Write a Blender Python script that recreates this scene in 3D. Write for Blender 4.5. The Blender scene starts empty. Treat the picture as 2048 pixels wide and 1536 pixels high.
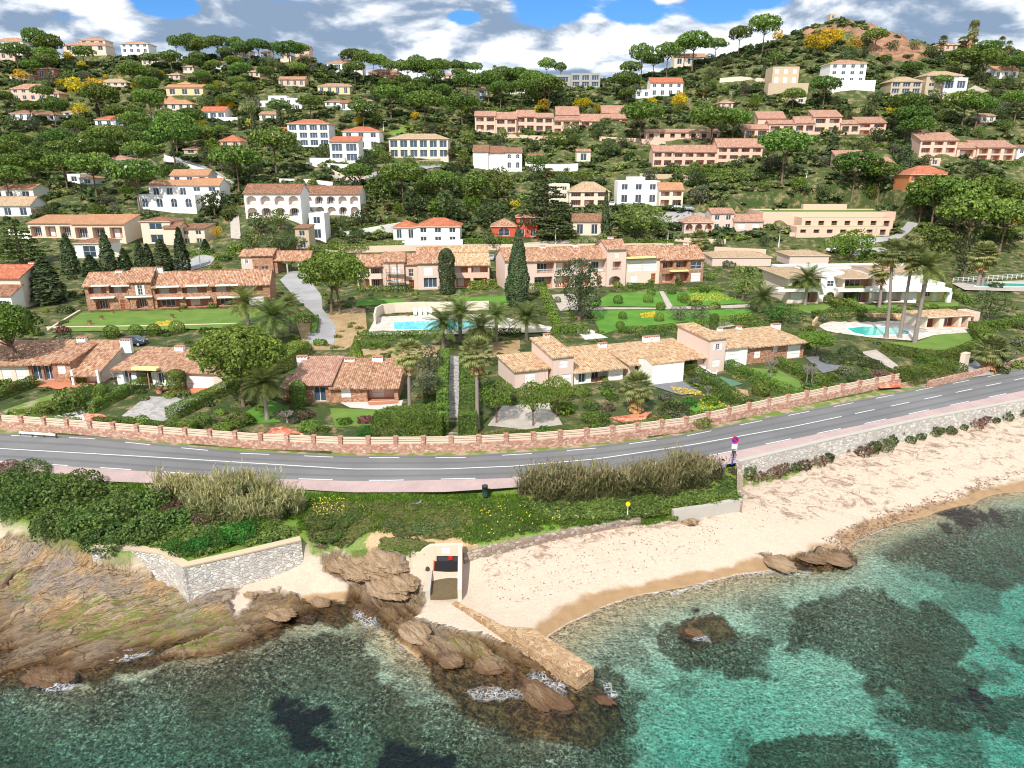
import bpy, bmesh, math, random
import numpy as np
from mathutils import Vector, Matrix
# ------------------------------------------------------------------ camera, world, sun
SC = bpy.context.scene
COL = SC.collection
TH = math.radians(17.5); F = 1420.0; CZ = 32.7
cam = bpy.data.cameras.new('camera'); cam.sensor_width = 36; cam.lens = F/2048*36
cam.clip_end = 5000; cam.clip_start = .5
camo = bpy.data.objects.new('camera', cam); COL.objects.link(camo)
camo.location = (0, 0, CZ); camo.rotation_euler = (math.pi/2-TH, 0, 0)
SC.camera = camo
SC.view_settings.view_transform = 'Standard'; SC.view_settings.look = 'None'
SC.view_settings.exposure = 0.14; SC.view_settings.gamma = 1
SUN_AZ = math.radians(19)      # light travels towards +Y turned 19 degrees to +X
SUN_EL = math.radians(46)
w = bpy.data.worlds.new('World'); SC.world = w; w.use_nodes = True
def build_world():
    nt = w.node_tree; N = nt.nodes; L = nt.links
    for n in list(N): N.remove(n)
    out = N.new('ShaderNodeOutputWorld'); bg = N.new('ShaderNodeBackground')
    sky = N.new('ShaderNodeTexSky'); sky.sky_type = 'NISHITA'; sky.sun_disc = False
    sky.sun_elevation = SUN_EL; sky.sun_rotation = math.pi+SUN_AZ; sky.altitude = 30
    sky.ozone_density = 2.0; sky.dust_density = .4
    bg.inputs[1].default_value = 0.125
    tc = N.new('ShaderNodeTexCoord')
    def mapping(sc, loc=(0,0,0)):
        m = N.new('ShaderNodeMapping'); L.new(tc.outputs['Generated'], m.inputs[0])
        m.inputs['Scale'].default_value = sc; m.inputs['Location'].default_value = loc; return m
    def noise(m, scale, det=8, rough=.55, dist=0.2):
        n = N.new('ShaderNodeTexNoise'); L.new(m.outputs[0], n.inputs['Vector'])
        n.inputs['Scale'].default_value = scale; n.inputs['Detail'].default_value = det
        n.inputs['Roughness'].default_value = rough; n.inputs['Distortion'].default_value = dist; return n.outputs[0]
    def mth(op, a, b=None, clamp=False):
        m = N.new('ShaderNodeMath'); m.operation = op; m.use_clamp = clamp
        for i, v in enumerate((a, b)):
            if v is None: continue
            if isinstance(v, (int, float)): m.inputs[i].default_value = v
            else: L.new(v, m.inputs[i])
        return m.outputs[0]
    def sstep(v, a, b):
        m = N.new('ShaderNodeMapRange'); m.interpolation_type = 'SMOOTHSTEP'; L.new(v, m.inputs[0])
        m.inputs[1].default_value = a; m.inputs[2].default_value = b; return m.outputs[0]
    m0 = mapping((1, 1, 2.6)); n0 = noise(m0, 5.2, 9, .56, .25)
    m1 = mapping((1, 1, 2.6), (0, 0, -.05)); n1 = noise(m1, 5.2, 6, .52, .25)
    # blue gaps in the cloud, given as sky directions
    cov = n0
    for (px, py, rad, amt) in ((330, 5, .030, .36), (1110, 10, .05, .34), (925, 36, .02, .3), (1275, 18, .034, .32), (1450, 14, .044, .36), (1560, 5, .02, .25), (700,-160,.12,.3), (-400,60,.1,.25)):
        x = (px-1024)/F; y = (768-py)/F
        d = Vector((x, math.cos(TH)+y*math.sin(TH), -math.sin(TH)+y*math.cos(TH))).normalized()
        vm = N.new('ShaderNodeVectorMath'); vm.operation = 'DISTANCE'
        mm = mapping((1, 1, 2.2)); L.new(mm.outputs[0], vm.inputs[0]); vm.inputs[1].default_value = (d.x, d.y, d.z*2.2)
        g = sstep(vm.outputs['Value'], rad*1.9, rad*.3)
        cov = mth('SUBTRACT', cov, mth('MULTIPLY', g, amt))
    cov = sstep(cov, .25, .36)
    m2 = mapping((1, 1, 2.0), (.3, .1, 0)); n2 = noise(m2, 2.6, 4, .5, .1)
    lit = sstep(mth('ADD', mth('MULTIPLY', mth('SUBTRACT', n0, n1), 1.6), mth('ADD', mth('MULTIPLY', n0, .25), mth('MULTIPLY', mth('SUBTRACT', n2, .5), .9))), .0, .26)
    ramp = N.new('ShaderNodeMixRGB'); ramp.inputs[1].default_value = (2.1, 2.9, 4.1, 1); ramp.inputs[2].default_value = (8.6, 8.9, 9.3, 1)
    L.new(lit, ramp.inputs[0])
    mx = N.new('ShaderNodeMixRGB'); L.new(cov, mx.inputs[0]); 
    tint = N.new('ShaderNodeMixRGB'); tint.blend_type = 'MULTIPLY'; tint.inputs[0].default_value = 1
    L.new(sky.outputs[0], tint.inputs[1]); tint.inputs[2].default_value = (.36, .70, 1.12, 1)
    L.new(tint.outputs[0], mx.inputs[1]); L.new(ramp.outputs[0], mx.inputs[2])
    L.new(mx.outputs[0], bg.inputs[0]); L.new(bg.outputs[0], out.inputs[0])
build_world()
sl = bpy.data.lights.new('sun', 'SUN'); sl.energy = 4.6; sl.angle = math.radians(.5); sl.color = (1, .96, .90)
so = bpy.data.objects.new('sun', sl); COL.objects.link(so)
so.rotation_euler = Vector((-math.sin(SUN_AZ)*math.cos(SUN_EL), -math.cos(SUN_AZ)*math.cos(SUN_EL), math.sin(SUN_EL))).to_track_quat('Z', 'Y').to_euler()
SC.render.resolution_x = 1024; SC.render.resolution_y = 768
try:
    SC.cycles.filter_width = 1.1
    SC.cycles.transparent_max_bounces = 8; SC.cycles.max_bounces = 6; SC.cycles.caustics_reflective = False; SC.cycles.caustics_refractive = False
except Exception: pass

RND = random.Random(7)
rng = np.random.default_rng(7)
FW = Vector((0, math.cos(TH), -math.sin(TH))); UP = Vector((0, math.sin(TH), math.cos(TH)))
def ray(px, py):
    return Vector(((px-1024)/F, 0, 0)) + FW + UP*((768-py)/F)
def atz(px, py, z):
    d = ray(px, py); t = (z-CZ)/d.z; return Vector((0, 0, CZ))+d*t
def aty(px, py, Y):
    d = ray(px, py); return Vector((0, 0, CZ))+d*(Y/d.y)
def proj(p):
    r = Vector(p)-Vector((0, 0, CZ)); z = r.dot(FW); return (1024+F*r.x/z, 768-F*r.dot(UP)/z, z)

# ------------------------------------------------------------------ mesh helpers
def mesh_np(name, V, Fc, mats=(), midx=None, smooth=False):
    V = np.asarray(V, dtype=np.float32); Fc = np.asarray(Fc, dtype=np.int32)
    me = bpy.data.meshes.new(name); n, k = Fc.shape
    me.vertices.add(len(V)); me.vertices.foreach_set('co', V.ravel())
    me.loops.add(n*k); me.loops.foreach_set('vertex_index', Fc.ravel())
    me.polygons.add(n); me.polygons.foreach_set('loop_start', np.arange(0, n*k, k, dtype=np.int32))
    try: me.polygons.foreach_set('loop_total', np.full(n, k, dtype=np.int32))
    except Exception: pass
    if midx is not None: me.polygons.foreach_set('material_index', np.asarray(midx, dtype=np.int32))
    if smooth: me.polygons.foreach_set('use_smooth', np.ones(n, dtype=bool))
    for m in mats: me.materials.append(m)
    me.update(calc_edges=True); me.validate(); return me
def link(name, me, parent=None):
    o = bpy.data.objects.new(name, me); COL.objects.link(o)
    if parent is not None: o.parent = parent
    return o
def tag(o, label=None, cat=None, group=None, kind=None):
    if label: o['label'] = label
    if cat: o['category'] = cat
    if group: o['group'] = group
    if kind: o['kind'] = kind
    return o
class MB:
    """collects faces of any size, several materials -> one mesh"""
    def __init__(s): s.v = []; s.f = []; s.m = []; s.mats = []; s.sm = []
    def mi(s, mat):
        if mat not in s.mats: s.mats.append(mat)
        return s.mats.index(mat)
    def face(s, pts, mat, smooth=False):
        b = len(s.v); s.v += [tuple(p) for p in pts]; s.f.append(list(range(b, b+len(pts)))); s.m.append(s.mi(mat)); s.sm.append(smooth)
    def box(s, x0, x1, y0, y1, z0, z1, mat, bottom=False):
        b = len(s.v)
        s.v += [(x0,y0,z0),(x1,y0,z0),(x1,y1,z0),(x0,y1,z0),(x0,y0,z1),(x1,y0,z1),(x1,y1,z1),(x0,y1,z1)]
        fs = [(0,1,5,4),(1,2,6,5),(2,3,7,6),(3,0,4,7),(4,5,6,7),(3,2,1,0)]
        m = s.mi(mat)
        for q in fs: s.f.append([b+i for i in q]); s.m.append(m); s.sm.append(False)
    def obox(s, a, bpt, w, z0, z1, mat, z0b=None, z1b=None):
        """box along a->b (xy), width w, heights at a and b"""
        a = Vector(a[:2]); c = Vector(bpt[:2]); d = (c-a).normalized(); n = Vector((-d.y, d.x))*w/2
        z0b = z0 if z0b is None else z0b; z1b = z1 if z1b is None else z1b
        P = [(a-n, z0), (c-n, z0b), (c+n, z0b), (a+n, z0), (a-n, z1), (c-n, z1b), (c+n, z1b), (a+n, z1)]
        b = len(s.v); s.v += [(p.x, p.y, z) for p, z in P]; m = s.mi(mat)
        for q in [(0,1,5,4),(1,2,6,5),(2,3,7,6),(3,0,4,7),(4,5,6,7),(3,2,1,0)]: s.f.append([b+i for i in q]); s.m.append(m); s.sm.append(False)
    def tube(s, pts, rad, mat, n=8, cap=True):
        pts = [Vector(p) for p in pts]; rings = []
        for i, p in enumerate(pts):
            d = (pts[min(i+1, len(pts)-1)]-pts[max(i-1, 0)]).normalized()
            a = Vector((0, 0, 1)) if abs(d.z) < .9 else Vector((1, 0, 0))
            u = d.cross(a).normalized(); v = d.cross(u); r = rad[i] if hasattr(rad, '__len__') else rad
            b = len(s.v); s.v += [tuple(p+u*math.cos(2*math.pi*k/n)*r+v*math.sin(2*math.pi*k/n)*r) for k in range(n)]; rings.append(b)
        m = s.mi(mat)
        for a, b in zip(rings, rings[1:]):
            for k in range(n): s.f.append([a+k, b+k, b+(k+1) % n, a+(k+1) % n]); s.m.append(m); s.sm.append(True)
        if cap:
            s.f.append([rings[-1]+k for k in range(n)]); s.m.append(m); s.sm.append(False)
            s.f.append([rings[0]+k for k in range(n)][::-1]); s.m.append(m); s.sm.append(False)
    def mesh(s, name):
        me = bpy.data.meshes.new(name); me.from_pydata(s.v, [], s.f)
        for m in s.mats: me.materials.append(m)
        me.polygons.foreach_set('material_index', s.m); me.polygons.foreach_set('use_smooth', s.sm); me.update(); return me
    def build(s, name, parent=None):
        return link(name, s.mesh(name), parent) if s.f else None
def empty(name, loc, rz=0):
    o = bpy.data.objects.new(name, None); o.empty_display_size = .2; COL.objects.link(o); o.location = loc; o.rotation_euler = (0, 0, rz); return o

# ------------------------------------------------------------------ noise for heights
_tab = rng.random((256, 256))
def vnoise(x, y):
    xi = np.floor(x).astype(int); yi = np.floor(y).astype(int); fx = x-xi; fy = y-yi
    fx = fx*fx*(3-2*fx); fy = fy*fy*(3-2*fy)
    g = lambda a, b: _tab[a & 255, b & 255]
    return (g(xi, yi)*(1-fx)+g(xi+1, yi)*fx)*(1-fy)+(g(xi, yi+1)*(1-fx)+g(xi+1, yi+1)*fx)*fy
def fbm(x, y, o=4):
    s = 0; a = .5; t = 0
    for i in range(o): s = s+a*vnoise(x+i*17.3, y+i*9.1); t += a; a *= .5; x = x*2.03; y = y*2.03
    return s/t
def ridged(x, y, o=4):
    s = 0; a = .5; t = 0
    for i in range(o): s = s+a*(1-abs(2*vnoise(x+i*31.7, y+i*11.9)-1)); t += a; a *= .55; x = x*2.1; y = y*2.1
    return s/t
def sst(v, a, b):
    t = np.clip((v-a)/(b-a), 0, 1); return t*t*(3-2*t)
class RBF:
    def __init__(s, P):
        P = np.array(P, float); s.c = P[:, :2]; n = len(P)
        A = np.linalg.norm(s.c[:, None]-s.c[None], axis=2)
        M = np.zeros((n+3, n+3)); M[:n, :n] = A-np.eye(n)*.3; M[:n, n] = 1; M[:n, n+1:] = s.c/100; M[n, :n] = 1; M[n+1:, :n] = s.c.T/100
        s.w = np.linalg.solve(M, np.concatenate([P[:, 2], [0, 0, 0]]))
    def __call__(s, X, Y):
        X = np.asarray(X, float); Y = np.asarray(Y, float); sh = X.shape; q = np.stack([X.ravel(), Y.ravel()], 1); out = np.empty(len(q)); n = len(s.c)
        for i in range(0, len(q), 20000):
            b = q[i:i+20000]; A = np.linalg.norm(b[:, None]-s.c[None], axis=2)
            out[i:i+20000] = A@s.w[:n]+s.w[n]+b@s.w[n+1:]/100
        return out.reshape(sh)
def polyline(pts, z):            # image polyline -> world points on height z
    return [atz(p[0], p[1], z if len(p) < 3 else p[2]) for p in pts]
def interp_line(W):
    W = sorted(W, key=lambda p: p.x); xs = [p.x for p in W]; ys = [p.y for p in W]
    def f(X): 
        X = np.asarray(X, float); r = np.interp(X, xs, ys)
        s0 = (ys[1]-ys[0])/(xs[1]-xs[0]); s1 = (ys[-1]-ys[-2])/(xs[-1]-xs[-2])
        return np.where(X < xs[0], ys[0]+(X-xs[0])*s0, np.where(X > xs[-1], ys[-1]+(X-xs[-1])*s1, r))
    return f
RZ = 4.5
R_far = interp_line(polyline([(-300,850),(0,866),(185,873),(330,888),(478,902),(700,911),(919,911),(1060,903),(1193,892),(1360,870),(1519,838),(1690,805),(1861,772),(2048,736),(2300,690)], RZ))
R_mid = interp_line(polyline([(-300,876),(0,897),(342,916),(520,927),(700,938),(885,938),(1022,932.6),(1193,918),(1380,890),(1587,853),(1826,803),(1958,775),(2048,756),(2300,706)], RZ))
R_near = interp_line(polyline([(-300,902),(0,923),(205,936),(403,949),(560,957),(700,961),(783,961),(974,956.5),(1056,954),(1230,938),(1428,910),(1553,884),(1720,849.5),(1847,822),(2048,780),(2300,728)], RZ))
R_foot = interp_line(polyline([(-300,922),(0,943),(191,962),(598,979),(700,985),(885,984.5),(1032,975),(1230,960),(1400,937),(1474,926),(1655,882),(1826,844),(2048,802),(2300,750)], RZ))
R_wall = interp_line(polyline([(-300,842),(0,858),(171,871),(342,885),(513,898),(700,906),(919,904),(1060,897),(1193,887),(1370,864),(1519,829),(1656,800),(1799,771),(2048,722),(2300,675)], RZ))
# ------------------------------------------------------------------ terrain height field
def _w(l): return [(lambda p: (p.x, p.y, z))(atz(x, y, z)) for x, y, z in l]
land_z = [(-300,875,4.4),(0,895,4.4),(500,930,4.4),(1000,930,4.4),(1500,865,4.4),(1800,812,4.4),(2048,765,4.4),(2300,715,4.4),
 (-300,832,4.5),(0,850,4.5),(350,878,4.5),(700,901,4.5),(1000,898,4.5),(1350,862,4.5),(1600,806,4.5),(1850,757,4.5),(2048,722,4.6),
 (-300,815,5.1),(0,833,5.1),(350,862,5.1),(700,884,5.1),(1000,880,5.1),(1350,842,5.1),(1600,788,5.1),(1790,752,5.1),
 (30,755,5.3),(250,765,5.3),(450,780,5.3),(700,800,5.2),(900,760,5.2),(1120,775,5.2),(1400,735,5.3),(1600,712,5.3),(1800,720,5.1),(2048,690,5.2),(-300,740,5.3),(2300,660,5.3),
 (150,668,6.4),(540,655,6.4),(180,700,5.6),(420,705,5.6),(620,690,5.4),(860,662,5.5),(860,615,5.8),(1000,690,5.4),(1250,655,5.5),(1450,630,5.8),(1700,665,5.5),(1950,650,5.5),
 (180,620,6.6),(550,610,6.6),(620,570,6.8),(-300,620,6.6),(730,577,7.0),(980,574,7.0),(1060,578,7.0),(1400,562,7.0),(1600,604,6.6),(1880,600,6.6),(2048,600,6.6),(2300,590,6.6),(750,620,5.9),(1200,610,6.3),
 (80,560,8),(420,530,8.5),(660,500,9.0),(1000,493,9.0),(1300,490,9.0),(1550,520,8.0),(1650,502,8.6),(1850,500,8.6),(2048,500,8.6),(2300,500,8.6),(-300,540,8)]
footpts = [(float(x), float(R_foot(x))-.1, 4.4) for x in range(-70, 80, 12)]
land_s = _w([(700,1003,4.2),(850,1040,3.5),(850,1078,3.1),(700,1078,3.0),(950,1085,2.8),(1000,1060,2.8),(1100,1040,2.9),(1250,1010,2.9),(1400,990,3.0),(1470,985,3.2),
 (400,1000,4.3),(450,1080,4.0),(300,1070,4.1),(200,1085,3.9),(100,1040,3.7),(0,1000,3.8),(-200,1000,3.8),(590,1070,3.9)])
hill = [(1000,458,216),(1000,407,240),(1000,354,268),(1000,280,303),(1000,213,345),(1000,152,400),
 (-400,560,160),(0,540,165),(0,440,210),(150,480,190),(0,330,265),(0,220,335),(0,118,400),(-400,100,400),(-400,330,265),(250,112,400),(450,118,402),(600,125,400),(620,297,275),(300,405,215),(550,437,198),(450,330,252),(740,160,395),(700,340,244),(250,280,300),(250,200,350),(450,200,345),
 (1300,417,232),(1420,337,262),(1150,283,290),(1300,195,330),(1500,235,300),(1640,277,276),(1930,320,252),(1850,383,222),(1700,172,310),(1840,195,310),(2000,160,330),(1665,48,380),(1720,45,385),(1550,82,378),(1860,92,378),(2048,118,362),(2400,130,362),(1430,128,385),(1250,160,392),(1130,180,350),(2048,440,212),(2048,330,248),(2400,440,212),(2400,330,248),(1750,440,212),(1500,420,224),(1250,460,213),(700,450,214),(350,480,200),(870,480,206),(1150,470,211)]
W = _w(land_z)+footpts+land_s
for x, y, Y in hill: p = aty(x, y, Y); W.append((p.x, p.y, p.z))
for x, z in ((-420,78),(-200,76),(0,66),(120,66),(220,88),(330,78),(450,70)): W += [(x, 450, z-4), (x, 520, z-22), (x*1.2, 640, z-60)]
landF = RBF(W)
shore = _w([(1095,1270,0),(1130,1250,0),(1200,1215,0),(1260,1192,0),(1330,1180,0),(1400,1167,0),(1470,1150,0),(1540,1142,0),(1620,1128,0),(1700,1100,0),(1740,1067,0),(1850,1035,0),(1950,1008,0),(2048,985,0),(2300,930,0),
 (950,1110,1.9),(1150,1075,2.0),(1350,1040,2.2),(1475,1015,2.2),(1485,955,2.5),(1700,912,2.6),(1900,868,2.6),(2048,842,2.6),(2300,790,2.6),(905,1205,.9),(1075,1255,.3),(1000,1225,.7),
 (1200,1130,1.2),(1500,1060,1.3),(1800,960,1.3),(2048,905,1.3),(1100,1180,.85),(1400,1110,.85),
 (600,1112,2.3),(520,1140,1.6),(640,1140,1.5),(620,1175,.6),(660,1203,0),(720,1190,.1),
 (370,1190,1.3),(205,1128,2.6),(45,1060,2.3),(-200,1080,2),(0,1100,1.6),(100,1150,1.7),(250,1200,1.1),(400,1235,.8),(150,1290,.35),(300,1290,.3),(0,1230,.2),(0,1350,.05),(150,1365,0),(260,1330,-.2),(420,1310,.05),(560,1260,-.1),
 (480,1200,1.0),(760,1105,2.6),(700,1105,2.3),(660,1105,2.2),(840,1200,.7),(780,1230,.35),(730,1170,1.1),(870,1290,.5),(850,1250,.6),(960,1310,.4),(920,1340,.15),(1000,1400,-.35),(1090,1395,.1),(1120,1430,.0),(850,1400,-.9),(700,1290,-.7),(810,1130,2.0),(895,1190,.2),
 (300,1400,-1.3),(600,1350,-1.1),(600,1500,-2.3),(0,1530,-2.6),(0,1430,-1.8),(900,1500,-1.6),(1200,1450,-1.5),(1300,1290,-.8),(1400,1400,-2.6),(1350,1500,-3.2),(1550,1400,-2.4),(1600,1250,-1.1),(1400,1240,-.8),(1800,1300,-1.5),(1600,1180,-.8),(1750,1130,-.9),(2048,1200,-3),(1900,1100,-1.4),(2048,1050,-1.6),(2048,1500,-3.5),(1500,1530,-3.2),(1650,1500,-2.2),(2400,1200,-4),(2400,1000,-1.5),(-400,1500,-3),(-400,1300,-1)])
shore += [(-90,0,-5),(0,0,-4),(90,0,-5),(-90,22,-4),(0,24,-3),(90,22,-5)]
shoreF = RBF(shore)
Lpts = [(-300,1035,3.2),(0,1040,3.2),(60,1062,3.2),(130,1085,3.4),(200,1098,3.9),(330,1107,3.9),(370,1131,3.9),(480,1107,3.9),(590,1081,3.9),(660,1088,2.7),(740,1088,2.7),(825,1098,3.0),(928,1094,2.9),(960,1092,2.6),(1150,1053,2.7),(1350,1012,2.9),(1478,1000,3.0)]
Lw = [atz(*p) for p in Lpts]
cx = atz(1474, 926, RZ); Lw += [Vector((cx.x-.1, cx.y-.6, 0))]
for X in (26,30,36,45,55,65,80): Lw.append(Vector((X, float(R_foot(X))-.35, 0)))
Lf = interp_line(Lw)
Lwid = lambda X: np.interp(X, [-60, atz(130,1085,3.4).x, atz(205,1098,3.9).x, atz(590,1081,3.9).x, atz(640,1088,2.7).x, atz(810,1098,3).x, atz(830,1098,3).x, 80], [2.0, 1.6, .12, .12, 1.8, 1.5, .12, .12])
def inpoly(X, Y, P):
    r = np.zeros(np.shape(X), bool); n = len(P)
    for i in range(n):
        x0, y0 = P[i]; x1, y1 = P[(i+1) % n]
        c = ((y0 > Y) != (y1 > Y)) & (X < (x1-x0)*(Y-y0)/((y1-y0) if y1 != y0 else 1e-9)+x0); r ^= c
    return r
def pxarr(X, Y, Z):
    z = Y*math.cos(TH)-(Z-CZ)*math.sin(TH); u = Y*math.sin(TH)+(Z-CZ)*math.cos(TH); return 1024+F*X/z, 768-F*u/z
def softmask(X, Y, Z, polys, wob=10, sc=.9):
    """mask from outlines, ragged soft edges"""
    px, py = pxarr(X, Y, Z); tot = np.zeros(X.shape)
    for k in range(4):
        a = (fbm(X*sc, Y*sc, 4)-.5)*wob*4+(vnoise(X*3.1+k*7, Y*3.1)-.5)*wob; b = (fbm(X*sc+50, Y*sc+70, 4)-.5)*wob*4+(vnoise(X*3.1+k*5+40, Y*3.1)-.5)*wob
        r = np.zeros(X.shape, bool)
        for P in polys: r |= inpoly(px+a, py+b, P)
        tot += r*.25
    return tot
ROCK = [[(-300,1130),(-60,1090),(40,1062),(95,1062),(150,1075),(205,1120),(250,1135),(330,1140),(372,1180),(440,1170),(485,1165),(460,1200),(470,1230),(520,1185),(560,1180),(610,1200),(640,1225),(600,1250),(520,1290),(380,1320),(240,1350),(160,1375),(-300,1400)],
 [(640,1110),(760,1095),(812,1110),(815,1150),(840,1175),(850,1205),(830,1240),(880,1250),(980,1270),(1060,1310),(1150,1380),(1100,1440),(1030,1430),(960,1360),(880,1330),(820,1300),(780,1260),(700,1230),(690,1200),(700,1170),(650,1140)],
 [(1505,1110),(1580,1120),(1640,1090),(1700,1105),(1720,1135),(1640,1142),(1560,1140)],
 [(1350,1250),(1440,1230),(1470,1270),(1400,1300),(1350,1285)],[(1180,1370),(1230,1390),(1240,1430),(1190,1420)],[(830,1300),(960,1330),(1080,1380),(1230,1400),(1250,1450),(1180,1490),(1050,1480),(940,1440),(880,1380)],
 [(700,1200),(740,1230),(690,1260),(620,1240),(640,1205)],[(1350,1018),(1400,1030),(1390,1050),(1350,1040)]]
def Znear(X, Y):
    X = np.asarray(X, float); Y = np.asarray(Y, float)
    zs = shoreF(X, Y); zl = landF(X, Y)
    zl = np.minimum(zl, 4.4)
    rk = softmask(X, Y, zs, ROCK, 7)
    def strata(dx, dy):
        wx = (fbm(dx*.5, dy*.5, 3)-.5)*2; rn = ridged(dx*.13+wx*.1, dy*.9+wx*.3, 6)-.55; fn = ridged(dx*.5+wx*.2, dy*3.0+wx*.4, 4)-.5
        q = fbm(dx*.22+9, dy*1.0+wx*.3, 3)*13; blk = (np.floor(q)+sst(q-np.floor(q), .8, 1.0))/13-.5; return rn, fn, blk
    t_ = sst(X, -17, -13); A_ = strata(X*.86+Y*.5, -X*.5+Y*.86); B_ = strata(X*.66-Y*.75, X*.75+Y*.66); rn, fn, blk = (p*(1-t_)+q_*t_ for p, q_ in zip(A_, B_)); fi = fbm(X*3.3, Y*3.9, 3)-.5
    zs = zs + rk*(rn*.8+fn*.62+blk*1.5+fi*.22-.16) + (1-rk)*(fbm(X*1.1, Y*1.1, 3)-.5)*np.where(zs > .15, .12, .35*np.clip(-zs, .05, 1))
    zl = zl+(fbm(X*.8, Y*.8, 3)-.5)*.5*sst(R_foot(X)-Y, .3, 3)
    wd = Lwid(X); t = sst(Y-Lf(X), -wd, wd*.3)
    return zs*(1-t)+zl*t
# grid of the far land, stored for lookups; pads flatten it under buildings
GX = np.arange(-440, 441, 1.0); GY = np.concatenate([np.arange(50, 240, 1.0), np.arange(240, 641, 2.0)])
gx, gy = np.meshgrid(GX, GY)
GZ = landF(gx, gy)
GZ = GZ+(fbm(gx*.05, gy*.05, 3)-.5)*5*sst(gy, 215, 280)+(fbm(gx*.3, gy*.3, 3)-.5)*.8*sst(gy, 200, 240)
def Zland(X, Y):
    X = np.clip(np.asarray(X, float), GX[0], GX[-1]-.01); Y = np.clip(np.asarray(Y, float), GY[0], GY[-1]-.01)
    i = np.clip(np.floor(X-GX[0]).astype(int), 0, len(GX)-2); j = np.clip(np.searchsorted(GY, Y, side='right')-1, 0, len(GY)-2)
    fx = X-GX[i]; fy = (Y-GY[j])/(GY[j+1]-GY[j])
    return (GZ[j, i]*(1-fx)+GZ[j, i+1]*fx)*(1-fy)+(GZ[j+1, i]*(1-fx)+GZ[j+1, i+1]*fx)*fy
NGX = np.arange(-85, 90, .25); NGY = np.arange(18, 96, .25)
_nx, _ny = np.meshgrid(NGX, NGY); NGZ = Znear(_nx, _ny)
def Zn(X, Y):
    X = np.clip(np.asarray(X, float), NGX[0], NGX[-1]-.3); Y = np.clip(np.asarray(Y, float), NGY[0], NGY[-1]-.3)
    u = (X-NGX[0])/.25; v = (Y-NGY[0])/.25; i = u.astype(int); j = v.astype(int); fx = u-i; fy = v-j
    return (NGZ[j, i]*(1-fx)+NGZ[j, i+1]*fx)*(1-fy)+(NGZ[j+1, i]*(1-fx)+NGZ[j+1, i+1]*fx)*fy
def Zt(X, Y):
    X = np.asarray(X, float); Y = np.asarray(Y, float)
    return np.where(Y < R_mid(X), Zn(X, Y), Zland(X, Y))
def hits(P, maxd=640):
    """image points -> first ground hit (N,3)"""
    P = np.asarray(P, float); n = len(P)
    dx = (P[:, 0]-1024)/F; k = (768-P[:, 1])/F
    dy = math.cos(TH)+k*math.sin(TH); dz = -math.sin(TH)+k*math.cos(TH)
    X = dx/dy; Zs = dz/dy
    ys = np.concatenate([np.arange(20, 100, .25), np.arange(100, 260, .5), np.arange(260, maxd, 1.0)])
    res = np.full((n, 3), np.nan); done = np.zeros(n, bool); prev = np.full(n, 1.0); py = 20.
    for y in ys:
        d = CZ+Zs*y-Zt(X*y, np.full(n, y))
        h = (~done) & (d <= 0)
        if h.any():
            f = prev[h]/(prev[h]-d[h]+1e-9); f = np.clip(f, 0, 1); yy = py+(y-py)*f
            res[h, 0] = X[h]*yy; res[h, 1] = yy; res[h, 2] = CZ+Zs[h]*yy; done |= h
        prev = d; py = y
        if done.all(): break
    return res
_ys = np.concatenate([np.arange(20, 100, .25), np.arange(100, 260, .5), np.arange(260, 640, 1.0)])
def hit(px, py):
    dx = (px-1024)/F; k = (768-py)/F; dy = math.cos(TH)+k*math.sin(TH); dz = -math.sin(TH)+k*math.cos(TH); X = dx/dy; Zs = dz/dy
    d = CZ+Zs*_ys-Zt(X*_ys, _ys); i = int(np.argmax(d <= 0))
    if d[i] > 0: return None
    if i == 0: y = _ys[0]
    else: f = d[i-1]/(d[i-1]-d[i]+1e-9); y = _ys[i-1]+(_ys[i]-_ys[i-1])*f
    return Vector((X*y, y, CZ+Zs*y))
def pad(cx_, cy_, u, wid, dep, z, m=1.2):
    """level the ground under a footprint that starts at (cx,cy), runs wid along u and dep behind it"""
    v = (-u[1], u[0]); X = gx-cx_; Y = gy-cy_; a = X*u[0]+Y*u[1]; b = X*v[0]+Y*v[1]
    d = np.maximum(np.maximum(-a, a-wid), np.maximum(-b, b-dep)); t = 1-sst(d, m, m+3)
    GZ[:] = GZ*(1-t)+np.minimum(GZ, z-.05)*t
    t2 = 1-sst(d, .3, 2.0); GZ[:] = GZ*(1-t2)+np.maximum(GZ, z-1.6)*t2
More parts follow.
